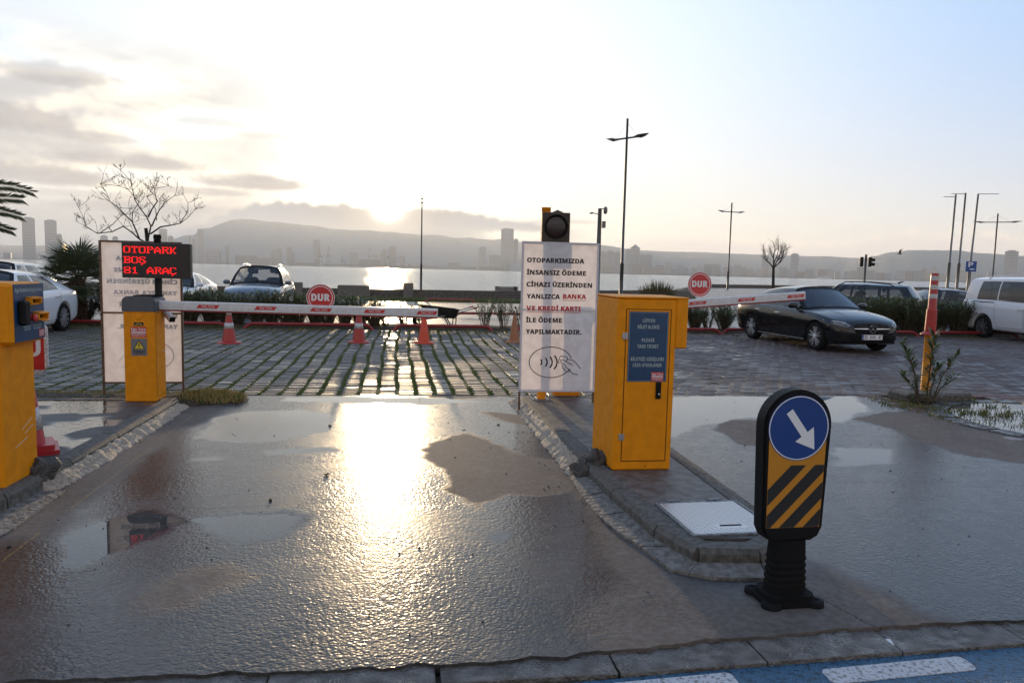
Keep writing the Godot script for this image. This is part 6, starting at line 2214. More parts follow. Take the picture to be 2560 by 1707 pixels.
func lamp(label: String, at: Vector3, h: float, arm: float, turn: float, r: float) -> void:
	var t := thing("street_lamp", label, "street lamp", at, turn)
	var p := mb(true)
	tube(p, [Vector3(0, 0, 0), Vector3(0, h * 0.21, 0)], r * 1.45, r * 1.3, 12)
	tube(p, [Vector3(0, h * 0.21, 0), Vector3(0, h, 0)], r, r * 0.8, 12)
	part("pole", p, M.dark_steel, t)
	var y := h * 0.895
	var a := mb(true)
	tube(a, [Vector3(-arm * 0.62, y, 0), Vector3(arm * 0.62, y, 0)], 0.055, 0.055, 8)
	part("cross_arm", a, M.dark_steel, t)
	for s in [-1.0, 1.0]:
		var st := mb(true)
		tube(st, [Vector3(s * 0.04, h * 0.975, 0), Vector3(s * arm * 0.55, y + 0.03, 0)], 0.008, 0.008, 4)
		part("stay", st, M.dark_steel, t)
		var hd := mb()
		var o := []
		for q in [[0.45, -0.16, 0.0], [0.72, -0.26, 0.05], [1.05, -0.05, 0.12], [1.05, 0.05, 0.12], [0.72, 0.26, 0.05], [0.45, 0.16, 0.0]]:
			o.append(Vector3(s * arm * q[0], y + q[2], q[1] * minf(arm, 1.6)))
		for i in 6:
			var j := (i + 1) % 6
			face3(hd, o[i], o[j], Vector3(s * arm * 0.7, y - 0.10, 0), Vector3.DOWN)
			face3(hd, o[i], o[j], Vector3(s * arm * 0.75, y + 0.15, 0), Vector3.UP)
		part("lamp_head", hd, M.black_metal, t)

func build_small_things() -> void:
	var r := RandomNumberGenerator.new()
	r.seed = 99
	# oleander and weeds by the red post
	var pl := thing("oleander_plant", "young oleander with upright leafy shoots in front of the yellow stub", "plant", Vector3(7.08, 0.0, -9.12))
	var stems := mb(true)
	var fol := mb()
	for s in [[-0.42, 0.86, 0.02, 74], [-0.02, 0.98, 0.1, 84], [0.14, 0.84, -0.05, 64], [0.36, 0.72, 0.1, 60], [-0.22, 0.70, -0.1, 50], [0.05, 0.55, 0.15, 40], [-0.45, 0.42, 0.1, 30], [0.45, 0.38, 0.0, 30]]:
		var foot := Vector3(s[0] * 0.22, 0, s[2] * 0.3)
		var tip := Vector3(s[0], s[1], s[2])
		var mid := foot.lerp(tip, 0.5) - Vector3(s[0] * 0.12, -0.03, 0)
		tube(stems, [foot, mid, tip], 0.011, 0.005, 6, false)
		for i in s[3]:
			var t: float = lerpf(0.22, 1.0, float(i) / s[3])
			var p := foot.lerp(mid, t * 2.0) if t < 0.5 else mid.lerp(tip, t * 2.0 - 1.0)
			var a: float = i * 2.2 + r.randf() * 0.5
			var up := lerpf(0.0, 1.0, t * t)
			var d := Vector3(cos(a), up, sin(a)).normalized()
			leaf(fol, p, d, Vector3(-cos(a) * up, 1.0, -sin(a) * up).normalized(), r.randf_range(0.17, 0.25) * (1.1 - 0.35 * t), 0.036, leaf_green(r, 0.5 + 0.5 * t))
	part("stems", stems, M.stem, pl)
	stuff(part("foliage", fol, M.leaf, pl))
	var kb := thing("kerb_block", "worn stone kerb block lying on the paving beside the young oleander", "kerb block", Vector3(7.45, 0.0, -9.50), 0.05)
	var ks := mb()
	box(ks, Vector3(0.0, 0.055, 0.0), Vector3(1.05, 0.13, 0.42), 0.025)
	part("stone", ks, M.kerb, kb)
	# weeds in the corner and dry grass beside the left barrier
	var where := []
	var tint := []
	for i in 1000:
		var x := r.randf_range(6.45, 8.2)
		var z := r.randf_range(-9.75, -7.6)
		if r.randf() > 0.25 + 0.75 * smoothstep(0.5, 0.0, absf(z + 9.05 - (x - 6.5) * 0.75)):
			continue
		where.append(Transform3D(Basis(Vector3.UP, r.randf() * TAU).scaled(Vector3(0.8, r.randf_range(0.3, 0.9), 0.8)), Vector3(x, 0.0, z)))
		tint.append(Color(0.05, 0.085, 0.016).lerp(Color(0.14, 0.13, 0.03), r.randf()))
	scatter("weeds", T.blade, where, tint, self)
	where = []
	tint = []
	for i in 5200:
		var x := r.randf_range(-7.5, -1.95)
		var z := -9.48 + r.randf_range(-0.42, 0.40)
		var mound := 0.0
		if x > -2.72:
			z = -9.42 + r.randf_range(-0.36, 0.26)
			mound = 0.07 * maxf(0.0, 1.0 - pow((x + 2.42) / 0.45, 2.0)) * maxf(0.0, 1.0 - pow((z + 9.5) / 0.36, 2.0))
			if Vector2((x + 2.42) / 0.47, (z + 9.46) / 0.36).length() > 1.0:
				continue
		where.append(Transform3D(Basis(Vector3.UP, r.randf() * TAU) * Basis(Vector3.RIGHT, r.randf_range(-0.5, 0.5)) * Basis.from_scale(Vector3(0.9, r.randf_range(0.4, 1.0), 0.9)), Vector3(x, 0.01 + mound, z)))
		tint.append(Color(0.24, 0.20, 0.05).lerp(Color(0.36, 0.23, 0.09), r.randf()) if r.randf() < 0.75 else Color(0.06, 0.10, 0.018))
	scatter("dry_grass", T.blade, where, tint, self)
	var bank := mb(true)
	var nz := noise(401, 2.0, 4)
	patch(bank, 60, 8, func(u: float, v: float) -> Vector3:
		var x := lerpf(-8.0, -1.98, u)
		return Vector3(x, 0.02 + 0.06 * sin(v * PI) * smoothstep(1.0, 0.92, u) + 0.02 * nz.get_noise_2d(x * 3.0, v * 4.0) - (0.06 if v == 0.0 or v == 1.0 else 0.0), lerpf(-9.46, lerpf(-9.03, -9.90, v), smoothstep(1.0, 0.9, u) * 0.8 + 0.2)))
	struct("grass_bank", bank, M.soil)
	# round cover of stone slabs at the right edge
	var rc := Node3D.new()
	rc.name = numbered("round_paving")
	add_child(rc)
	rc.set_meta("kind", "structure")
	var cen := Vector2(8.15, -7.85)
	var wetstone := grime(roughen(mat(0.095, 0.095, 0.095), T.wetmap), T.dirty, 0.8, T.grain, 0.12, true)
	for i in 26:
		var a0 := TAU * i / 26.0 + 0.02
		var a1 := TAU * (i + 1) / 26.0 - 0.02
		var s := mb()
		slab(s, PackedVector2Array([cen + Vector2(cos(a0), sin(a0)) * 1.36, cen + Vector2(cos(a0), sin(a0)) * 1.60, cen + Vector2(cos(a1), sin(a1)) * 1.60, cen + Vector2(cos(a1), sin(a1)) * 1.36]), -0.04, 0.012 + 0.004 * sin(i * 2.3))
		part("paving_stone", s, wetstone, rc)
	for i in 7:
		var x0 := -1.33 + i * 0.38
		var strip := rect(cen.x - 1.4, cen.y + x0 + 0.008, cen.x + 1.4, cen.y + x0 + 0.372)
		for cut in Geometry2D.intersect_polygons(strip, circle(1.33, 40, cen.x, cen.y)):
			var s := mb()
			slab(s, cut, -0.04, 0.006)
			part("stone_slab", s, grime(mat(0.085, 0.085, 0.088, 0.06 if i % 2 else 0.10), T.dirty, 0.8) if true else wetstone, rc)
	# litter on the wet lane
	var paper := mb()
	slab(paper, PackedVector2Array([Vector2(-0.045, 0.012), Vector2(0.03, 0.05), Vector2(0.06, -0.035), Vector2(-0.015, -0.05)]), 0.0, 0.0015)
	solo("paper_scrap", paper, mat(0.66, 0.66, 0.68, 0.6), "white paper scrap lying in the gutter on the right", "paper", Vector3(2.262, -0.018, -3.062))
	var bits := [[-0.37, -8.75, 0.045], [-0.78, -7.95, 0.05], [1.03, -7.95, 0.04], [-0.62, -6.05, 0.05], [-0.95, -5.4, 0.05], [-0.35, -7.5, 0.02], [0.1, -4.4, 0.02], [-2.3, -4.6, 0.03], [3.4, -6.9, 0.03], [3.9, -5.3, 0.02], [4.3, -5.9, 0.025], [1.25, -7.6, 0.02]]
	for i in bits.size():
		var s := mb()
		box(s, Vector3(0, bits[i][2] * 0.15, 0), Vector3(bits[i][2] * 0.8, bits[i][2] * 0.22, bits[i][2] * 0.4), 0.002, Basis(Vector3.UP, r.randf() * 3.0))
		var o := solo("debris", s, M.rubber, ["small dark twig piece on the wet lane near the barrier", "dark leaf scrap on the wet asphalt"][i % 2], "debris", Vector3(bits[i][0], 0.0, bits[i][1]), "dark scraps scattered on the wet asphalt")
	var grit := mb()
	box(grit, Vector3.ZERO, Vector3(0.010, 0.006, 0.008))
	grit.generate_normals()
	var gm := grit.commit()
	gm.surface_set_material(0, mat(0.05, 0.045, 0.04, 0.8))
	where = []
	for i in 240:
		var x := r.randf_range(-2.6, 1.5) if i % 3 else r.randf_range(2.5, 6.0)
		var z := r.randf_range(-9.6, -3.2)
		if i % 5 == 0:
			x = r.randf_range(1.05, 1.42)
			z = r.randf_range(-7.6, -4.4)
		where.append(Transform3D(Basis(Vector3.UP, r.randf() * TAU).scaled(Vector3.ONE * r.randf_range(0.3, 1.1)), Vector3(x, 0.002, z)))
	scatter("grit", gm, where, [], self)
func cv(k: Array, z: float) -> float:   # a smooth curve through [z, value, ...]
	var n := k.size() / 2
	if z <= k[0]:
		return k[1]
	if z >= k[2 * n - 2]:
		return k[2 * n - 1]
	var i := 0
	while k[2 * i + 2] < z:
		i += 1
	var z0: float = k[2 * i]
	var z1: float = k[2 * i + 2]
	var h := z1 - z0
	var d := (k[2 * i + 3] - k[2 * i + 1]) / h as float
	var dp := (k[2 * i + 1] - k[2 * i - 1]) / (z0 - k[2 * i - 2]) as float if i > 0 else d
	var dn := (k[2 * i + 5] - k[2 * i + 3]) / (k[2 * i + 4] - z1) as float if i < n - 2 else d
	var m0 := 0.0 if d * dp <= 0.0 else 2.0 * d * dp / (d + dp)
	var m1 := 0.0 if d * dn <= 0.0 else 2.0 * d * dn / (d + dn)
	var t := (z - z0) / h
	var t2 := t * t
	var t3 := t2 * t
	return (2 * t3 - 3 * t2 + 1) * k[2 * i + 1] + (t3 - 2 * t2 + t) * h * m0 + (-2 * t3 + 3 * t2) * k[2 * i + 3] + (t3 - t2) * h * m1

const SIDE := [0.0, 0.93, 0.10, 0.965, 0.30, 0.985, 0.50, 1.0, 0.66, 0.995, 0.80, 0.99, 0.93, 0.965, 1.0, 0.935]

func car_w(p: Dictionary, z: float, y: float) -> float:
	var yb := cv(p.yb, z)
	return cv(p.hw, z) * cv(SIDE, clampf((y - yb) / (cv(p.ysh, z) - yb), 0.0, 1.0))

func car_top(p: Dictionary, z: float, x: float) -> float:
	var w := cv(p.hw, z) * 0.935
	var q := clampf(1.0 - absf(x) / w, 0.0, 1.0)
	var ys := cv(p.ysh, z)
	return ys + (cv(p.yc, z) - ys) * (1.0 - pow(1.0 - q, 2.4))

func car_nose(p: Dictionary, x: float, y: float, s: float) -> Vector3:   # where the front (s = 1) or tail (s = -1) is at (x, y)
	var a := p.L * 0.5 - 1.1 as float
	var b := p.L * 0.5 as float
	for i in 18:
		var m := (a + b) * 0.5
		var z := m * s
		if y >= cv(p.yb, z) and y <= car_top(p, z, x) and absf(x) <= car_w(p, z, y):
			a = m
		else:
			b = m
	return Vector3(x, y, a * s)

func nose_plate(called: String, p: Dictionary, poly: PackedVector2Array, out: float, s: float, m: Material, parent: Node3D) -> MeshInstance3D:   # a patch of (x, y) laid on the front or tail
	var st := mb()
	var dense := PackedVector2Array()
	for i in poly.size():
		var a := poly[i]
		var b := poly[(i + 1) % poly.size()]
		var k := maxi(1, int(a.distance_to(b) / 0.05))
		for j in k:
			dense.append(a.lerp(b, float(j) / k))
	var lo := dense[0]
	var hi := dense[0]
	for v in dense:
		lo = lo.min(v)
		hi = hi.max(v)
	var n := maxi(1, int((hi.x - lo.x) / 0.06))
	var ny := maxi(1, int((hi.y - lo.y) / 0.06))
	for i in n:
		for j in ny:
			var cell := rect(lerpf(lo.x, hi.x, float(i) / n), lerpf(lo.y, hi.y, float(j) / ny), lerpf(lo.x, hi.x, (i + 1.0) / n), lerpf(lo.y, hi.y, (j + 1.0) / ny))
			for cut in Geometry2D.intersect_polygons(cell, dense):
				var idx := Geometry2D.triangulate_polygon(cut)
				for t in range(0, idx.size(), 3):
					var q := []
					for c in 3:
						var v: Vector2 = cut[idx[t + c]]
						q.append(car_nose(p, v.x, v.y, s) + Vector3(0, 0, out * s))
					face3(st, q[0], q[1], q[2], Vector3(0, 0, s))
	return part(called, st, m, parent)

func side_line(st: SurfaceTool, p: Dictionary, pts: Array, s: float, w: float) -> void:   # a thin strip on the flank; pts: (z, y)
	for i in pts.size() - 1:
		var n := 6
		for k in n:
			var a: Vector2 = pts[i].lerp(pts[i + 1], float(k) / n)
			var b: Vector2 = pts[i].lerp(pts[i + 1], float(k + 1) / n)
			var d := (b - a).normalized().orthogonal() * w * 0.5
			var q := []
			for v in [a - d, b - d, b + d, a + d]:
				q.append(Vector3(s * (car_w(p, v.x, v.y) + 0.0025), v.y, v.x))
			face(st, q[0], q[1], q[2], q[3], Vector3(s, 0, 0))

func make_car(p: Dictionary, paint: Material, glass: Material, o: Node3D) -> void:
	var half: float = p.L * 0.5
	var R: float = p.R
	var Ra: float = R + p.get("gap", 0.045)
	var zs := []
	for i in 49:
		zs.append(lerpf(-half, half, i / 48.0))
	for c in [p.zf, p.zr]:
		for i in 25:
			zs.append(c - Ra * cos(PI * i / 24.0) * 0.9995)
	for e in [0.01, 0.03, 0.06, 0.10, 0.16]:
		zs.append(half - e)
		zs.append(-half + e)
	zs.sort()
	var rings := []
	var ts := [0.0, 0.08, 0.18, 0.32, 0.46, 0.58, 0.70, 0.80, 0.88, 0.95, 1.0]
	var qs := [0.06, 0.14, 0.26, 0.42, 0.60, 0.80, 1.0]
	for z in zs:
		var ybase := cv(p.yb, z)
		var ys := cv(p.ysh, z)
		var y0 := ybase
		for c in [p.zf, p.zr]:
			var dz: float = absf(z - c)
			if dz < Ra:
				y0 = maxf(y0, R + sqrt(Ra * Ra - dz * dz))
		y0 = minf(y0, ys - 0.05)
		var ring := PackedVector3Array()
		for sgn in [-1.0, 1.0]:
			var h := PackedVector3Array()
			h.append(Vector3(0, y0 + 0.0, z))
			for t in ts:
				var y := lerpf(y0, ys, t)
				h.append(Vector3(sgn * car_w(p, z, y), y, z))
			for q in qs:
				var x: float = cv(p.hw, z) * 0.935 * (1.0 - q)
				h.append(Vector3(sgn * x, car_top(p, z, x), z))
			if sgn < 0.0:
				ring = h
			else:
				h.reverse()
				for i in range(1, h.size() - 1):
					ring.append(h[i])
		rings.append(ring)
	var st := mb(true)
	var n: int = rings[0].size()
	for i in rings.size() - 1:
		if zs[i + 1] - zs[i] < 1e-4:
			continue
		for k in n:
			var k2 := (k + 1) % n
			quad(st, rings[i][k], rings[i][k2], rings[i + 1][k2], rings[i + 1][k])
	for e in [0, rings.size() - 1]:
		var c := Vector3.ZERO
		for v in rings[e]:
			c += v / n
		for k in n:
			face3(st, c, rings[e][k], rings[e][(k + 1) % n], Vector3(0, 0, -1 if e == 0 else 1))
	var body := part("body", st, paint, o)
	# underbody and wheel wells, dark
	var ub := mb()
	box(ub, Vector3(0, 0.30, 0), Vector3(p.W * 0.70, 0.20, p.L * 0.86))
	for c in [p.zf, p.zr]:
		box(ub, Vector3(0, R + 0.10, c), Vector3(p.W - 0.50, R * 1.5, Ra * 2.0))
	part("underbody", ub, M.rubber, o)
	# cabin
	var wr: float = p.wr
	var cells: Array = p.cells   # [z at the belt, z at the roof rail, kind of what follows]
	var zt0: float = cells[0][1]
	var zt1: float = cells[cells.size() - 1][1]
	var rail := func(z: float) -> float:
		var u := clampf((z - zt1) / (zt0 - zt1), 0.0, 1.0)
		return p.H - 0.075 - p.drop * pow(1.0 - u, 2.0) - 0.02 * pow(u, 3.0)
	var skin := func(zb: float, zt: float, v: float, s: float) -> Vector3:
		var b := Vector3(cv(p.hw, zb) * 0.935 - 0.008, cv(p.ysh, zb) - 0.004, zb)
		var wt: float = wr - 0.05 * pow(clampf((zt0 - zt) / (zt0 - zt1), 0.0, 1.0), 2.0)
		var t := Vector3(wt, rail.call(zt), zt)
		var q := b.lerp(t, v)
		q.x += 0.045 * sin(PI * v) * (0.6 + 0.4 * v)
		return Vector3(s * q.x, q.y, q.z)
	var shell := mb(true)
	var rows := [0.0, 0.05, 0.28, 0.5, 0.72, 0.90, 0.955, 1.0]
	for s in [-1.0, 1.0]:
		for i in cells.size() - 1:
			var gl := mb(true)
			var any := false
			for j in rows.size() - 1:
				var g: bool = cells[i][2] == "g" and j > 0 and j < 5
				for k in 4:
					var a0: float = lerpf(cells[i][0], cells[i + 1][0], k / 4.0)
					var a1: float = lerpf(cells[i][0], cells[i + 1][0], (k + 1) / 4.0)
					var b0: float = lerpf(cells[i][1], cells[i + 1][1], k / 4.0)
					var b1: float = lerpf(cells[i][1], cells[i + 1][1], (k + 1) / 4.0)
					face(gl if g else shell, skin.call(a0, b0, rows[j], s), skin.call(a1, b1, rows[j], s), skin.call(a1, b1, rows[j + 1], s), skin.call(a0, b0, rows[j + 1], s), Vector3(s, 0.3, 0))
				any = any or g
			if any:
				part("side_window", gl, glass, o)
	var across := func(z: float, q: float) -> Vector3:   # over the roof
		var l: Vector3 = skin.call(0.0, z, 1.0, 1.0)
		var x: float = l.x * (1.0 - 2.0 * q)
		return Vector3(x, l.y + 0.075 * (1.0 - pow(absf(1.0 - 2.0 * q), 2.6)), z)
	for i in 12:
		for k in 14:
			var z0 := lerpf(zt0, zt1, i / 12.0)
			var z1 := lerpf(zt0, zt1, (i + 1) / 12.0)
			face(shell, across.call(z0, k / 14.0), across.call(z1, k / 14.0), across.call(z1, (k + 1) / 14.0), across.call(z0, (k + 1) / 14.0), Vector3.UP)
	part("roof", shell, paint, o)
	for e in 2:   # windscreen and rear window
		var c: Array = cells[0] if e == 0 else cells[cells.size() - 1]
		var sg := 1.0 if e == 0 else -1.0
		var bow_b: float = p.bow if e == 0 else p.get("bow_rear", 0.10)
		var bow_t := 0.07 if e == 0 else 0.05
		var pane := func(q: float, v: float) -> Vector3:
			var l: Vector3 = skin.call(c[0], c[1], v, 1.0)
			var f := 1.0 - pow(absf(1.0 - 2.0 * q), 2.4)
			var yb := cv(p.yc, c[0]) - cv(p.ysh, c[0])
			return Vector3(l.x * (1.0 - 2.0 * q), l.y + lerpf(yb * 0.6, 0.075, v) * f, l.z + sg * f * lerpf(bow_b, bow_t * 0.0, v))
		var gl := mb(true)
		var fr := mb(true)
		for i in 16:
			for j in 8:
				var inner: bool = i > 0 and i < 15 and j > 0 and j < 7 + e * 0
				face(gl if inner else fr, pane.call(i / 16.0, j / 8.0), pane.call((i + 1) / 16.0, j / 8.0), pane.call((i + 1) / 16.0, (j + 1) / 8.0), pane.call(i / 16.0, (j + 1) / 8.0), Vector3(0, 0.5, sg))
		var w := part("windscreen" if e == 0 else "rear_window", gl, glass, o)
		part("window_frame", fr, M.black_plastic if e == 0 else paint, w)
	# seats and dashboard
	var dz := p.get("seat", 0.0) as float
	for s in [-0.37, 0.37]:
		var se := mb()
		box(se, Vector3(s, 0.72, dz), Vector3(0.50, 0.22, 0.52), 0.08)
		box(se, Vector3(s, 0.99, dz - 0.27), Vector3(0.48, 0.62, 0.16), 0.07, Basis(Vector3.RIGHT, -0.2))
		box(se, Vector3(s, p.H - 0.19, dz - 0.36), Vector3(0.26, 0.18, 0.10), 0.04)
		part("seat", se, M.rubber, o)
	var rb := mb()
	box(rb, Vector3(0, 0.86, dz - 1.05), Vector3(1.30, 0.62, 0.18), 0.07, Basis(Vector3.RIGHT, -0.3))
	for s in [-0.4, 0.4]:
		box(rb, Vector3(s, p.H - 0.24, dz - 1.16), Vector3(0.26, 0.16, 0.09), 0.04)
	part("rear_seat", rb, M.rubber, o)
	var ds := mb()
	box(ds, Vector3(0, cv(p.ysh, p.cells[0][0]) - 0.04, p.cells[0][0] - 0.25), Vector3(1.36, 0.16, 0.45), 0.06)
	part("dashboard", ds, M.rubber, o)
	# wheels
	for c in [p.zf, p.zr]:
		for s in [-1.0, 1.0]:
			var w := Node3D.new()
			w.name = "wheel"
			o.add_child(w, true)
			w.position = Vector3(s * (cv(p.hw, c) - 0.015), R, c)
			w.basis = Basis(Vector3.FORWARD, s * PI * 0.5)   # its axis, local y, points outwards
			var ty := mb(true)
			lathe(ty, [Vector2(R * 0.70, -0.20), Vector2(R * 0.90, -0.205), Vector2(R * 0.985, -0.19), Vector2(R, -0.15), Vector2(R, -0.05), Vector2(R * 0.985, -0.02), Vector2(R * 0.93, -0.004), Vector2(R * 0.80, -0.001), Vector2(R * 0.70, -0.012), Vector2(R * 0.69, -0.03)], 40)
			part("tyre", ty, M.rubber, w)
			var rm := mb(true)
			lathe(rm, [Vector2(0.0, -0.10), Vector2(R * 0.60, -0.085), Vector2(R * 0.66, -0.03), Vector2(R * 0.69, -0.012), Vector2(R * 0.70, -0.008), Vector2(R * 0.715, -0.010)], 40)
			var rim := part("rim", rm, p.rim_dark, w)
			var sp := mb()
			var cnt: int = p.spokes
			for k in cnt:
				var a := TAU * k / cnt
				var rad := Vector3(cos(a), 0, sin(a))
				var tan_ := Vector3(-sin(a), 0, cos(a))
				var pairs: Array = [-1.0, 1.0] if p.split else [0.0]
				for q in pairs:
					var i0: Vector3 = rad * R * 0.12 + tan_ * q * R * (0.05 if p.split == 2 else 0.02)
					var i1: Vector3 = rad * R * 0.67 + tan_ * q * R * (0.03 if p.split == 2 else 0.15)
					var wd := (i1 - i0).normalized().cross(Vector3.UP) * R * (0.022 if p.split else 0.06)
					var up := Vector3(0, -0.012, 0)
					quad(sp, i0 - wd, i1 - wd * 0.8 + up * 0.2, i1 + wd * 0.8 + up * 0.2, i0 + wd)
					for e in [-1.0, 1.0]:
						face(sp, i0 + wd * e, i1 + wd * 0.8 * e + up * 0.2, i1 + wd * 0.8 * e + up * 4.0, i0 + wd * e + up * 4.0, wd * e)
			lathe(sp, [Vector2(R * 0.17, -0.04), Vector2(R * 0.17, 0.0), Vector2(R * 0.10, 0.004), Vector2(0.0, 0.004)], 16)
			part("spokes", sp, p.rim_light, rim)
	# door seams, handles, mirrors
	var seam := mb()
	for s in [-1.0, 1.0]:
		for d in p.seams:
			side_line(seam, p, d, s, 0.007)
	part("door_seams", seam, M.rubber, o)
	for s in [-1.0, 1.0]:
		for d in p.handles:
			var h := mb(true)
			var x: float = s * (car_w(p, d.x, d.y) + 0.012)
			tube(h, [Vector3(x - s * 0.014, d.y, d.x - 0.11), Vector3(x + s * 0.012, d.y + 0.004, d.x - 0.07), Vector3(x + s * 0.014, d.y + 0.004, d.x + 0.05), Vector3(x - s * 0.010, d.y, d.x + 0.10)], 0.013, 0.013, 8)
			part("door_handle", h, p.get("handle_mat", paint), o)
		var mz: float = p.cells[1][0] - 0.02
		var mr := mb(true)
		var mx: float = s * (cv(p.hw, mz) + 0.06)
		var my: float = cv(p.ysh, mz) + 0.09
		patch(mr, 16, 10, func(u: float, v: float) -> Vector3:
			var a := u * TAU
			var b := (v - 0.5) * PI
			var d := Vector3(cos(b) * cos(a), sin(b), -cos(b) * sin(a))
			d = Vector3(signf(d.x) * pow(absf(d.x), 0.75), signf(d.y) * pow(absf(d.y), 0.75), d.z)
			return Vector3(mx, my, mz) + Vector3(d.x * 0.115, d.y * 0.075, d.z * (0.11 if d.z > 0.0 else 0.04)))
		tube(mr, [Vector3(s * (cv(p.hw, mz) * 0.93 - 0.02), my - 0.07, mz), Vector3(mx - s * 0.04, my - 0.03, mz)], 0.03, 0.025, 8)
		part("mirror", mr, p.get("mirror_mat", paint), o)

func emblem(parent: Node3D, p: Dictionary, y: float, r: float, m: Material) -> void:   # three-pointed star in a ring
	var c := car_nose(p, 0.0, y, 1.0) + Vector3(0, 0, 0.022)
	var st := mb()
	for i in 32:
		var a0 := TAU * i / 32.0
		var a1 := TAU * (i + 1) / 32.0
		prism(st, PackedVector2Array([Vector2(cos(a0), sin(a0)) * r * 0.89, Vector2(cos(a0), sin(a0)) * r, Vector2(cos(a1), sin(a1)) * r, Vector2(cos(a1), sin(a1)) * r * 0.89]), 0.010, Transform3D(Basis(), c))
	var star := PackedVector2Array()
	for k in 6:
		var a := PI * 0.5 + TAU * k / 6.0
		star.append(Vector2(cos(a), sin(a)) * (r * 0.92 if k % 2 == 0 else r * 0.145))
	prism(st, star, 0.008, Transform3D(Basis(), c))
	part("badge", st, m, parent)

func car_paint(r: float, g: float, b: float, rough := 0.28, metal := 0.0) -> StandardMaterial3D:
	var m := mat(r, g, b, rough, metal)
	m.clearcoat_enabled = true
	m.clearcoat = 1.0
	m.clearcoat_roughness = 0.03
	m.metallic_specular = 0.1
	return m

func pane_mat(alpha: float, c := Color(0.05, 0.06, 0.07)) -> StandardMaterial3D:
	var m := StandardMaterial3D.new()
	m.albedo_color = Color(c.r, c.g, c.b, alpha)
	m.transparency = BaseMaterial3D.TRANSPARENCY_ALPHA
	m.roughness = 0.02
	return m

func sedan(extra: Dictionary) -> Dictionary:
	var p := {
		"L": 4.75, "W": 1.82, "H": 1.44, "R": 0.335, "zf": 1.535, "zr": -1.33, "wr": 0.575, "drop": 0.10, "bow": 0.17, "bow_rear": 0.14, "seat": 0.02, "spokes": 5, "split": 1,
		"hw": [-2.375, 0.60, -2.34, 0.70, -2.22, 0.81, -1.9, 0.875, -1.3, 0.905, -0.4, 0.908, 0.7, 0.908, 1.5, 0.903, 1.95, 0.865, 2.2, 0.775, 2.33, 0.64, 2.375, 0.52],
		"ysh": [-2.375, 0.70, -2.33, 0.86, -2.15, 0.945, -1.4, 0.985, -0.3, 0.955, 0.7, 0.925, 1.4, 0.865, 1.9, 0.785, 2.2, 0.70, 2.33, 0.62, 2.375, 0.52],
		"yc": [-2.375, 0.74, -2.33, 0.95, -2.2, 1.03, -1.7, 1.065, -0.5, 1.03, 0.7, 1.005, 1.0, 0.985, 1.5, 0.935, 1.9, 0.865, 2.2, 0.775, 2.33, 0.68, 2.375, 0.56],
		"yb": [-2.375, 0.52, -2.33, 0.36, -2.15, 0.26, -1.6, 0.21, 1.8, 0.19, 2.15, 0.20, 2.33, 0.25, 2.375, 0.36],
		"cells": [[0.98, 0.22, "p"], [0.72, 0.12, "g"], [-0.18, -0.24, "p"], [-0.24, -0.30, "g"], [-1.22, -0.98, "p"], [-1.95, -1.20, "p"]],
		"seams": [[Vector2(0.93, 0.90), Vector2(0.92, 0.55), Vector2(0.80, 0.30), Vector2(-0.88, 0.30), Vector2(-0.98, 0.55), Vector2(-1.15, 0.75), Vector2(-1.2, 0.95)], [Vector2(-0.20, 0.94), Vector2(-0.17, 0.60), Vector2(-0.16, 0.30)]],
		"handles": [Vector2(-0.02, 0.80), Vector2(-0.98, 0.83)],
	}
	p.merge(extra, true)
	return p

func suv(extra: Dictionary) -> Dictionary:
	var p := sedan({
		"L": 4.55, "W": 1.86, "H": 1.72, "R": 0.365, "zf": 1.36, "zr": -1.34, "wr": 0.62, "drop": 0.10, "bow": 0.16, "bow_rear": 0.06,
		"hw": [-2.275, 0.72, -2.24, 0.80, -2.1, 0.875, -1.3, 0.925, 0.7, 0.925, 1.5, 0.915, 1.9, 0.87, 2.12, 0.78, 2.24, 0.66, 2.275, 0.55],
		"ysh": [-2.275, 0.95, -2.22, 1.07, -1.4, 1.10, -0.3, 1.07, 0.7, 1.045, 1.4, 1.0, 1.85, 0.93, 2.1, 0.85, 2.23, 0.74, 2.275, 0.62],
		"yc": [-2.275, 0.98, -2.22, 1.11, -1.4, 1.14, -0.3, 1.13, 0.9, 1.13, 1.4, 1.09, 1.85, 1.02, 2.1, 0.93, 2.23, 0.81, 2.275, 0.66],
		"yb": [-2.275, 0.55, -2.22, 0.40, -1.9, 0.30, 1.9, 0.27, 2.2, 0.34, 2.275, 0.46],
		"cells": [[0.95, 0.32, "p"], [0.74, 0.24, "g"], [-0.10, -0.14, "p"], [-0.18, -0.21, "g"], [-1.02, -1.00, "p"], [-1.12, -1.10, "g"], [-1.85, -1.62, "p"], [-2.18, -1.90, "p"]],
		"seams": [[Vector2(0.92, 1.0), Vector2(0.90, 0.6), Vector2(0.80, 0.38), Vector2(-0.85, 0.38), Vector2(-0.95, 0.6), Vector2(-1.05, 1.06)], [Vector2(-0.14, 1.04), Vector2(-0.12, 0.38)]],
		"handles": [Vector2(0.02, 0.93), Vector2(-0.9, 0.95)],
	})
	p.merge(extra, true)
	return p

func lamps(p: Dictionary, o: Node3D, front: Array, rear: Array, front_mat: Material, rear_mat: Material) -> void:
	for s in [-1.0, 1.0]:
		for e in 2:
			var src: Array = front if e == 0 else rear
			if src.is_empty():
				continue
			var poly := PackedVector2Array()
			for v in src:
				poly.append(Vector2(v[0] * s, v[1]))
			nose_plate("headlight" if e == 0 else "taillight", p, poly, 0.008, 1.0 if e == 0 else -1.0, front_mat if e == 0 else rear_mat, o)

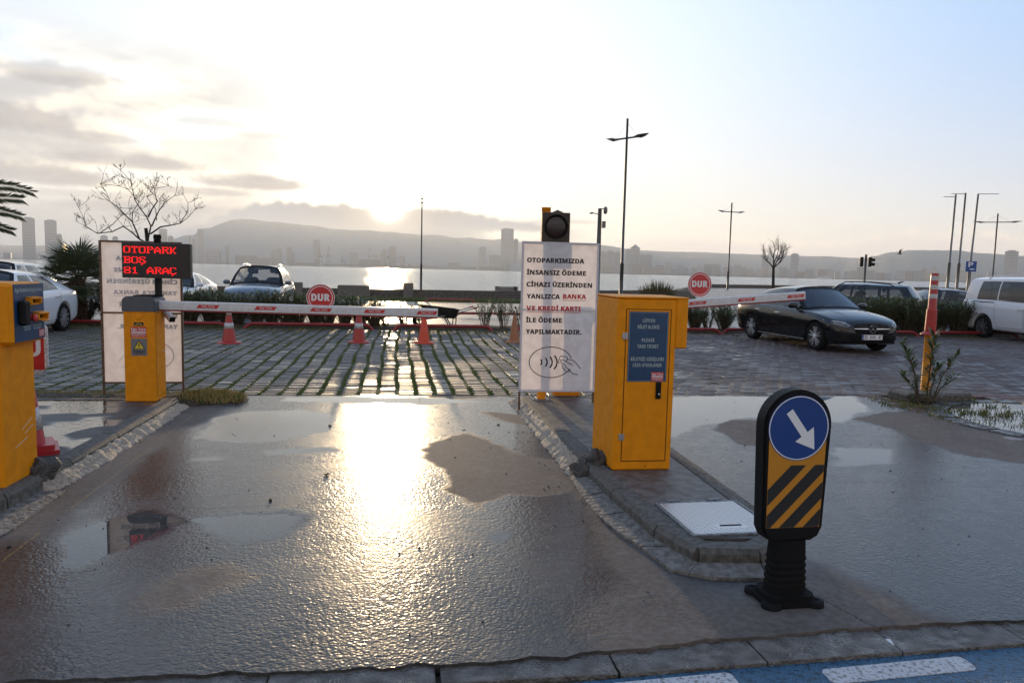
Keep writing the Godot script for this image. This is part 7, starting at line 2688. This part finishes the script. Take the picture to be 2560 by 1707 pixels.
func build_cars() -> void:
	var chrome := mat(0.62, 0.62, 0.64, 0.12, 1.0)
	var alloy := mat(0.70, 0.70, 0.71, 0.35, 0.6)
	var dark_rim := mat(0.02, 0.02, 0.022, 0.4)
	var red_lamp := car_paint(0.28, 0.012, 0.012, 0.15)
	var clear_lamp := car_paint(0.16, 0.17, 0.18, 0.08)
	# black saloon, nose towards the camera
	var black := car_paint(0.0025, 0.0035, 0.006, 0.35)
	var p := sedan({"H": 1.50, "wr": 0.585, "rim_dark": dark_rim, "rim_light": alloy, "handle_mat": chrome, "mirror_mat": black})
	var o := thing("parked_car", "glossy black saloon with star grille badge and five-spoke wheels", "car", Vector3(10.30, 0.0, -17.69), 0.065)
	make_car(p, black, pane_mat(0.80, Color(0.10, 0.13, 0.18)), o)
	var gr := nose_plate("grille", p, PackedVector2Array([Vector2(-0.47, 0.575), Vector2(-0.42, 0.66), Vector2(-0.26, 0.685), Vector2(0.26, 0.685), Vector2(0.42, 0.66), Vector2(0.47, 0.575), Vector2(0.40, 0.47), Vector2(-0.40, 0.47)]), 0.006, 1.0, M.rubber, o)
	var studs := mb()
	for i in 26:
		for j in 5:
			var x := -0.39 + i * 0.0312 + (0.0156 if j % 2 else 0.0)
			var y := 0.595 + j * 0.017
			if absf(x) < 0.43 - (y - 0.575) * 0.6 and Vector2(x, y - 0.575).length() > 0.12:
				var c := car_nose(p, x, y, 1.0)
				box(studs, c + Vector3(0, 0, 0.010), Vector3(0.010, 0.006, 0.006))
	stuff(part("grille_studs", studs, chrome, gr))
	for s in [-1.0, 1.0]:
		nose_plate("grille_bar", p, PackedVector2Array([Vector2(s * 0.11, 0.564), Vector2(s * 0.46, 0.570), Vector2(s * 0.46, 0.581), Vector2(s * 0.11, 0.586)]), 0.016, 1.0, chrome, gr)
		nose_plate("side_intake", p, PackedVector2Array([Vector2(s * 0.46, 0.29), Vector2(s * 0.80, 0.30), Vector2(s * 0.78, 0.43), Vector2(s * 0.58, 0.41)]), 0.006, 1.0, M.rubber, o)
	emblem(gr, p, 0.572, 0.092, chrome)
	nose_plate("lower_intake", p, PackedVector2Array([Vector2(-0.44, 0.27), Vector2(0.44, 0.27), Vector2(0.50, 0.36), Vector2(0.40, 0.43), Vector2(-0.40, 0.43), Vector2(-0.50, 0.36)]), 0.005, 1.0, M.rubber, o)
	nose_plate("splitter", p, PackedVector2Array([Vector2(-0.80, 0.232), Vector2(0.80, 0.232), Vector2(0.80, 0.252), Vector2(0.42, 0.262), Vector2(-0.42, 0.262), Vector2(-0.80, 0.252)]), 0.02, 1.0, black, o)
	lamps(p, o, [[0.52, 0.650], [0.60, 0.700], [0.78, 0.735], [0.865, 0.738], [0.86, 0.70], [0.80, 0.655], [0.66, 0.612], [0.57, 0.615]], [[0.30, 0.82], [0.80, 0.86], [0.80, 0.93], [0.32, 0.90]], clear_lamp, red_lamp)
	for s in [-1.0, 1.0]:
		nose_plate("daylight_strip", p, PackedVector2Array([Vector2(s * 0.60, 0.703), Vector2(s * 0.78, 0.737), Vector2(s * 0.865, 0.741), Vector2(s * 0.865, 0.730), Vector2(s * 0.78, 0.724), Vector2(s * 0.61, 0.690)]), 0.012, 1.0, mat(0.6, 0.58, 0.55, 0.2), o)
	var pc := car_nose(p, 0.0, 0.375, 1.0)
	var pf := Transform3D(Basis(), Vector3(0, 0.385, pc.z + 0.018))
	var np := plate("number_plate", round_rect(0.52, 0.112, 0.008), 0.006, M.print_white, o, pf)
	var nf := pf * Transform3D(Basis(), Vector3(0, 0, 0.006))
	plate("blue_strip", rect(-0.257, -0.053, -0.222, 0.053), 0.0006, mat(0.01, 0.04, 0.30, 0.5), np, nf)
	for w in [["35", -0.210, 0.085], ["RHN", -0.060, 0.140], ["47", 0.150, 0.085]]:
		write(w[0], w[1], -0.037, w[2], 0.076, M.print_black, np, nf)
	var trim := mb()
	for s in [-1.0, 1.0]:
		for i in 20:
			var z0 := lerpf(-0.95, 1.12, i / 20.0)
			var z1 := lerpf(-0.95, 1.12, (i + 1) / 20.0)
			face(trim, Vector3(s * (car_w(p, z0, 0.24) + 0.012), 0.222, z0), Vector3(s * (car_w(p, z1, 0.24) + 0.012), 0.215, z1), Vector3(s * (car_w(p, z1, 0.24) + 0.03), 0.245, z1), Vector3(s * (car_w(p, z0, 0.24) + 0.03), 0.252, z0), Vector3(s, -0.3, 0))
	part("sill_trim", trim, alloy, o)
	for s in [-1.0, 1.0]:   # creases of the bonnet
		var cr := mb(true)
		var prev := []
		for i in 21:
			var z := lerpf(1.05, 2.12, i / 20.0)
			var x: float = s * lerpf(0.50, 0.30, i / 20.0)
			var hgt := 0.012 * sin(PI * i / 20.0)
			var row := []
			for k in [-1.0, 0.0, 1.0]:
				row.append(Vector3(x + k * 0.05, car_top(p, z, x + k * 0.05) + (hgt if k == 0.0 else -0.002), z))
			if i > 0:
				for k in 2:
					face(cr, prev[k], row[k], row[k + 1], prev[k + 1], Vector3.UP)
			prev = row
		part("bonnet_crease", cr, black, o)
	# white saloon at the left, tail to the hedge
	var white := car_paint(0.66, 0.68, 0.72, 0.25)
	var pw := sedan({"H": 1.47, "rim_dark": dark_rim, "rim_light": mat(0.55, 0.56, 0.58, 0.3, 0.7), "spokes": 10, "split": 0, "handle_mat": chrome})
	var wc := thing("parked_car", "white saloon with ten-spoke wheels parked beside the fan palm", "car", Vector3(-8.93, 0.0, -17.60), -0.015)
	make_car(pw, white, pane_mat(0.62, Color(0.04, 0.045, 0.05)), wc)
	lamps(pw, wc, [[0.5, 0.63], [0.85, 0.72], [0.84, 0.62], [0.55, 0.58]], [[0.45, 0.80], [0.86, 0.85], [0.84, 0.93], [0.48, 0.93]], clear_lamp, red_lamp)
	var w2 := dup(wc, "parked_car", Vector3(-7.72, -0.04, -26.6), 0.0, "white car mostly hidden behind the left notice board, left of the grey car")
	w2.set_meta("category", "car")
	# grey-blue off-roader behind the hedge
	var steel := car_paint(0.16, 0.185, 0.23, 0.24, 0.4)
	var ps := suv({"rim_dark": dark_rim, "rim_light": alloy, "split": 0, "mirror_mat": mat(0.10, 0.115, 0.14, 0.3), "handle_mat": chrome})
	var kc := thing("parked_car", "silver blue off-road car with roof bars behind the hedge", "car", Vector3(-4.88, -0.04, -26.35), 0.03)
	make_car(ps, steel, pane_mat(0.30, Color(0.06, 0.08, 0.08)), kc)
	roof_bars(kc, ps, chrome)
	lamps(ps, kc, [[0.5, 0.78], [0.84, 0.84], [0.85, 0.70], [0.55, 0.66]], [[0.72, 0.80], [0.86, 0.82], [0.85, 1.05], [0.75, 1.05]], clear_lamp, red_lamp)
	for s in [-0.35, 0.35]:
		var wp := mb(true)
		tube(wp, [Vector3(s, 1.125, 1.10), Vector3(s - 0.28, 1.20, 1.02), Vector3(s - 0.52, 1.195, 0.93)], 0.010, 0.008, 5)
		part("wiper", wp, M.rubber, kc)
	var sc := thing("parked_car", "pale silver car glimpsed at the left edge behind the white saloon", "car", Vector3(-13.1, -0.04, -26.3), 0.02)
	make_car(suv({"H": 1.66, "rim_dark": dark_rim, "rim_light": alloy, "split": 0}), car_paint(0.45, 0.47, 0.50, 0.25, 0.3), pane_mat(0.4), sc)
	# dark estate and saloon beyond the right hedge
	var navy := car_paint(0.003, 0.0035, 0.005, 0.35)
	var pe := suv({"H": 1.60, "rim_dark": dark_rim, "rim_light": alloy, "split": 0, "drop": 0.05})
	var ec := thing("parked_car", "black estate car with roof rails facing away beyond the right hedge", "car", Vector3(16.35, -0.04, -25.3), -2.36)
	make_car(pe, navy, pane_mat(0.5, Color(0.03, 0.035, 0.035)), ec)
	roof_bars(ec, pe, M.black_plastic)
	var fin := mb(true)
	tube(fin, [Vector3(0, 1.60, -1.5), Vector3(0, 1.68, -1.68)], 0.035, 0.012, 6)
	part("roof_aerial", fin, M.black_plastic, ec)
	var dc := thing("parked_car", "dark saloon with a bright roofline strip behind the red flexible post", "car", Vector3(21.6, -0.04, -27.6), -1.62)
	var pd := sedan({"rim_dark": dark_rim, "rim_light": alloy})
	make_car(pd, navy, pane_mat(0.5), dc)
	for s in [-1.0, 1.0]:
		var ch := mb(true)
		var pts := []
		for i in 12:
			var u := i / 11.0
			pts.append(Vector3(s * lerpf(0.61, 0.80, pow(maxf(u - 0.55, 0.0) / 0.45, 2.0)), lerpf(1.372, 0.985, pow(maxf(u - 0.3, 0.0) / 0.7, 2.2)), lerpf(0.1, -1.62, u)))
		tube(ch, pts, 0.012, 0.012, 5)
		part("bright_strip", ch, chrome, dc)
	# white van at the right edge
	var pv := suv({
		"L": 4.6, "W": 1.86, "H": 1.87, "R": 0.345, "zf": 1.40, "zr": -1.36, "wr": 0.74, "drop": 0.03, "bow_rear": 0.03, "rim_dark": mat(0.04, 0.04, 0.045, 0.4), "rim_light": mat(0.22, 0.22, 0.23, 0.35, 0.6), "spokes": 7, "split": 2, "seat": 0.35,
		"hw": [-2.30, 0.80, -2.27, 0.87, -2.15, 0.91, -1.3, 0.925, 0.9, 0.925, 1.6, 0.915, 1.95, 0.87, 2.15, 0.78, 2.27, 0.66, 2.30, 0.55],
		"ysh": [-2.30, 1.06, -2.27, 1.12, -1.4, 1.13, -0.3, 1.10, 0.8, 1.06, 1.5, 1.0, 1.9, 0.93, 2.15, 0.85, 2.27, 0.74, 2.30, 0.62],
		"yc": [-2.30, 1.08, -2.27, 1.16, -1.4, 1.18, -0.3, 1.16, 1.1, 1.15, 1.5, 1.09, 1.9, 1.02, 2.15, 0.93, 2.27, 0.81, 2.30, 0.66],
		"yb": [-2.30, 0.50, -2.27, 0.36, -2.0, 0.28, 1.9, 0.25, 2.2, 0.34, 2.30, 0.46],
		"cells": [[1.35, 0.62, "p"], [1.10, 0.52, "g"], [0.25, 0.20, "p"], [0.12, 0.07, "g"], [-0.88, -0.86, "p"], [-0.92, -0.90, "g"], [-1.72, -1.62, "p"], [-2.26, -2.12, "p"]],
		"seams": [[Vector2(1.2, 1.0), Vector2(1.15, 0.6), Vector2(1.05, 0.36), Vector2(0.18, 0.36), Vector2(0.18, 1.08)], [Vector2(0.14, 1.08), Vector2(0.14, 0.36), Vector2(-0.80, 0.36), Vector2(-0.92, 0.70), Vector2(-0.92, 1.10)]],
		"handles": [Vector2(0.32, 0.92), Vector2(0.02, 0.92)],
	})
	var vc := thing("parked_van", "white passenger van with dark windows parked at the right edge", "van", Vector3(18.32, 0.0, -18.85), 0.0)
	var vw := car_paint(0.62, 0.61, 0.62, 0.28)
	make_car(pv, vw, pane_mat(0.80, Color(0.16, 0.16, 0.16)), vc)
	lamps(pv, vc, [[0.5, 0.78], [0.84, 0.84], [0.85, 0.70], [0.55, 0.66]], [[0.80, 0.75], [0.90, 0.76], [0.90, 1.10], [0.80, 1.10]], clear_lamp, red_lamp)
	for s in [-1.0, 1.0]:
		var rl := mb()
		side_line(rl, pv, [Vector2(-0.98, 1.085), Vector2(-1.85, 1.095)], s, 0.028)
		part("door_rail", rl, M.black_plastic, vc)
	roof_bars(vc, pv, vw)

func roof_bars(o: Node3D, p: Dictionary, m: Material) -> void:
	for s in [-1.0, 1.0]:
		var b := mb(true)
		var x: float = s * (p.wr - 0.05)
		var y: float = p.H - 0.03
		tube(b, [Vector3(x, y - 0.03, 0.25), Vector3(x, y + 0.045, 0.12), Vector3(x, y + 0.055, -0.5), Vector3(x, y + 0.03 - p.drop * 0.6, -1.35), Vector3(x, y - 0.06 - p.drop * 0.7, -1.5)], 0.018, 0.018, 8)
		part("roof_bar", b, m, o)
